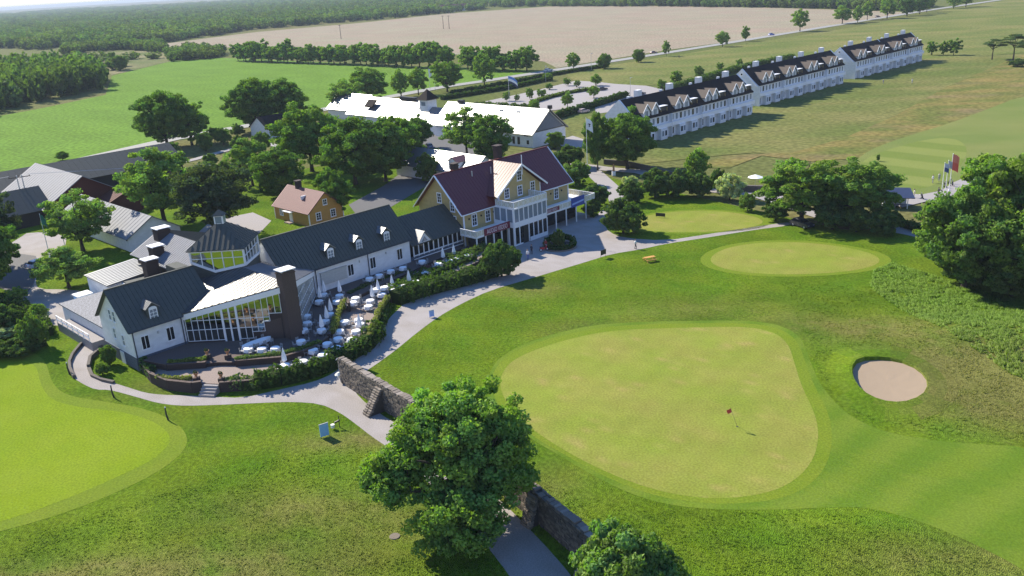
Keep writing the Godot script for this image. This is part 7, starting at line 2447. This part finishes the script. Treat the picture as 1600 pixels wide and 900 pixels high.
	gable_walls(b, -26, 26, -7, 7, 0, 5, 10)
	build(b, "wall", M.white, t)
	b = MB.new()
	b.slab([Vector3(-27, 10.4, 0), Vector3(27, 10.4, 0), Vector3(27, 4.6, 7.9), Vector3(-27, 4.6, 7.9)], Vector3(0, 0.2, 0))
	b.slab([Vector3(-27, 10.4, 0), Vector3(27, 10.4, 0), Vector3(27, 4.6, -7.9), Vector3(-27, 4.6, -7.9)], Vector3(0, 0.2, 0))
	build(b, "roof", M.roof_farm, t)
	# flat stone in the foreground grass and the blue bin by the ramp
	t = thing("lawn_drain", "round pale drain cover in the foreground grass", "drain cover", gp(Vector3(-11.63, 0, -65.45)))
	b = MB.new()
	b.cyl(Vector3(0, 0, 0), Vector3(0, 0.06, 0), 0.5, 0.46, 14)
	build(b, "lid", M.stone, t)
	t = thing("bin_store", "light blue bin store at the clubhouse loading ramp", "bin store", Vector3(-68.81, 0, -132.84), YAW)
	b = MB.new()
	b.bb(-1.1, 0, -1.0, 1.1, 2.0, 1.0)
	build(b, "box", M.skyblue, t)
	b = MB.new()
	b.bb(-1.25, 2.0, -1.15, 1.25, 2.15, 1.15)
	build(b, "lid", M.white_trim, t)
	# tall grass bank under the right grove and rough tufts on the unmown lawn
	tufts("tall_grass", "tall rough grass on the bank below the right-hand grove", pv([58.87, -132.68, 62.75, -125.47, 66.47, -117.49, 73.42, -104.98, 58.23, -80.83, 56.03, -88.91, 54.44, -97.32, 53.07, -108.28, 52.64, -119.94]), 13000, 0.26, Color(0.19, 0.29, 0.07), 31, 0.3)
	tufts("rough_grass", "rough grass tufts on the unmown lawn around the bunker", pv([40.98, -124.92, 56.15, -119.32, 60.19, -93.63, 52.54, -74.79, 41.17, -77.44, 35.9, -82.21, 35.18, -91.78, 37.45, -102.93]), 6000, 0.11, Color(0.19, 0.2, 0.06), 32)
	tufts("rough_grass", "rough grass tufts on the foreground lawn", pv([-47.96, -68.06, -38.31, -73.19, -26.36, -80.15, -17.44, -83.09, -7.1, -68.91, 2.54, -72.16, 10.32, -67.12, 29.37, -64.19, 38.38, -55.61, 36.01, -51.47, -42.74, -58.27]), 15000, 0.09, Color(0.16, 0.2, 0.05), 33)
	tufts("rough_grass", "rough grass tufts between gravel path and big green", pv([-16.9, -101.78, -12.85, -112.87, -4, -125.58, 10.76, -136.85, 22.12, -141.66, 35.93, -144.49, 37.26, -125.6, 38.69, -111.83, 30.54, -111.21, 13.08, -112.82, 1.28, -107.34, -3, -100.78, -5.24, -92.12, -9.9, -94.43]), 9000, 0.085, Color(0.14, 0.21, 0.035), 34)

func tufts(called: String, label: String, poly: PackedVector2Array, count: int, size: float, tone: Color, seed_: int, mix := 0.8):
	var L := Leaves.new()
	L.rng.seed = seed_
	for i in 9:
		var a := L.rng.randf() * TAU
		var d := Vector3(cos(a), 0, sin(a))
		var s := Vector3(-d.z, 0, d.x) * 0.16
		var r := d * L.rng.randf() * 0.4
		var tip := r + d * 0.45 + Vector3(0, L.rng.randf_range(0.6, 1.2), 0)
		var k := L.rng.randf_range(0.75, 1.25)
		for q in [r - s, tip, r + s]:
			L.v.append(q)
			L.n.append(Vector3(d.x * 0.4, 1, d.z * 0.4).normalized())
			L.c.append(Color(k, k, k))
	var mm := MultiMesh.new()
	mm.transform_format = MultiMesh.TRANSFORM_3D
	mm.use_colors = true
	mm.mesh = L.mesh()
	var lo := poly[0]
	var hi := poly[0]
	for p in poly:
		lo = Vector2(min(lo.x, p.x), min(lo.y, p.y))
		hi = Vector2(max(hi.x, p.x), max(hi.y, p.y))
	var xf: Array[Transform3D] = []
	var cs: Array[Color] = []
	var g := L.rng
	var tries := 0
	while xf.size() < count and tries < count * 6:
		tries += 1
		var q := Vector2(g.randf_range(lo.x, hi.x), g.randf_range(lo.y, hi.y))
		if not in_poly(poly, q): continue
		var n := nz.get_noise_2d(q.x * 6, q.y * 6)
		if n < g.randf_range(-0.5, 0.35): continue
		var kept := false
		for k in keep_off:
			if in_poly(k, q): kept = true
		if kept: continue
		var s := size * g.randf_range(0.5, 1.4)
		xf.append(Transform3D(Basis(Vector3.UP, g.randf() * TAU).scaled(Vector3(s * 1.4, s, s * 1.4)), Vector3(q.x, gh(q.x, q.y), q.y)))
		var lc := lawn_col(q.x, q.y)
		var c := tone.lerp(lc, mix) * g.randf_range(0.95, 1.45)
		cs.append(c)
	mm.instance_count = xf.size()
	for i in xf.size():
		mm.set_instance_transform(i, xf[i])
		mm.set_instance_color(i, cs[i])
	var o := MultiMeshInstance3D.new()
	o.multimesh = mm
	o.material_override = M.leaf
	o.name = numbered(called)
	add_child(o)
	tag(o, label, "grass", "", "stuff")

func emblem(f: Node3D, h: float):
	# dark figure in the middle of the white flag, a hair proud of both sides
	var b := MB.new()
	for s in [[0.55, 0.95, -1.0, -1.9], [0.45, 1.15, -1.15, -1.35], [0.7, 1.05, -1.55, -1.75]]:
		b.box(Vector3((s[0] + s[1]) / 2, h + (s[2] + s[3]) / 2 - 0.25, sin(3.0 + h) * 0.1), Vector3(s[1] - s[0], s[2] - s[3], 0.26))
	build(b, "emblem", M.black, f)

func moped(at: Vector3, turn: float, label: String):
	var t := thing("moped", label, "moped", at, turn)
	for sx in [-0.6, 0.6]:
		var b := MB.new()
		b.cyl(Vector3(sx, 0.28, -0.06), Vector3(sx, 0.28, 0.06), 0.28, 0.28, 12)
		var w := build(b, "wheel", M.tyre, t)
		b = MB.new()
		b.cyl(Vector3(sx, 0.28, -0.065), Vector3(sx, 0.28, 0.065), 0.16, 0.16, 8)
		build(b, "rim", M.white_trim, w)
	var b := MB.new()
	b.bar(Vector3(-0.75, 0.62, 0), Vector3(0.1, 0.6, 0), 0.3, 0.26)
	b.bar(Vector3(0.05, 0.35, 0), Vector3(-0.4, 0.35, 0), 0.3, 0.12)
	b.bar(Vector3(0.4, 0.3, 0), Vector3(0.5, 0.95, 0), 0.34, 0.1, Vector3.RIGHT)
	build(b, "body", M.red_paint, t)
	b = MB.new()
	b.bar(Vector3(-0.75, 0.8, 0), Vector3(0.0, 0.78, 0), 0.28, 0.12)
	build(b, "saddle", M.black, t)
	b = MB.new()
	b.bar(Vector3(0.5, 1.05, -0.35), Vector3(0.5, 1.05, 0.35), 0.05, 0.05)
	b.bar(Vector3(0.48, 0.9, 0), Vector3(0.5, 1.06, 0), 0.05, 0.05, Vector3.RIGHT)
	build(b, "handlebar", M.metal, t)

func trolley(at: Vector3, label: String):
	var t := thing("golf_trolley", label, "golf trolley", at, rng.randf() * 3.0)
	for sz in [-0.32, 0.32]:
		var b := MB.new()
		b.cyl(Vector3(0, 0.15, sz - 0.03), Vector3(0, 0.15, sz + 0.03), 0.15, 0.15, 10)
		build(b, "wheel", M.tyre, t)
	var b := MB.new()
	b.cyl(Vector3(0.1, 0.2, 0), Vector3(-0.25, 1.05, 0), 0.15, 0.17, 9)
	build(b, "bag", M.black, t)
	b = MB.new()
	for k in 6:
		b.cyl(Vector3(-0.25 + 0.04 * (k % 3), 1.0, -0.08 + 0.04 * k), Vector3(-0.34, 1.3 + 0.03 * k, -0.1 + 0.04 * k), 0.012, 0.02, 4)
	build(b, "clubs", M.metal, t)
	b = MB.new()
	b.bar(Vector3(0.1, 0.2, 0), Vector3(-0.7, 1.0, 0), 0.05, 0.05)
	build(b, "handle", M.metal, t)

func picnic_table():
	var t := thing("picnic_table", "honey-coloured wooden picnic table on the lawn by the path", "picnic table", Vector3(23.24, 0, -138.58), 0.35)
	for k in 5:
		var b := MB.new()
		b.bb(-0.95, 0.72, -0.38 + k * 0.155, 0.95, 0.76, -0.24 + k * 0.155)
		build(b, "table_plank", M.wood_honey, t)
	for s in [-1, 1]:
		for k in 2:
			var b := MB.new()
			b.bb(-0.95, 0.42, s * 0.72 - 0.14 + k * 0.15, 0.95, 0.46, s * 0.72 - 0.01 + k * 0.15)
			build(b, "bench_plank", M.wood_honey, t)
	for sx in [-0.7, 0.7]:
		for s in [-1, 1]:
			var b := MB.new()
			b.bar(Vector3(sx, 0, s * 0.7), Vector3(sx, 0.72, s * 0.25), 0.06, 0.12, Vector3.RIGHT)
			build(b, "leg", M.wood_honey, t)
		var b := MB.new()
		b.bb(sx - 0.04, 0.34, -0.88, sx + 0.04, 0.42, 0.88)
		build(b, "bearer", M.wood_honey, t)
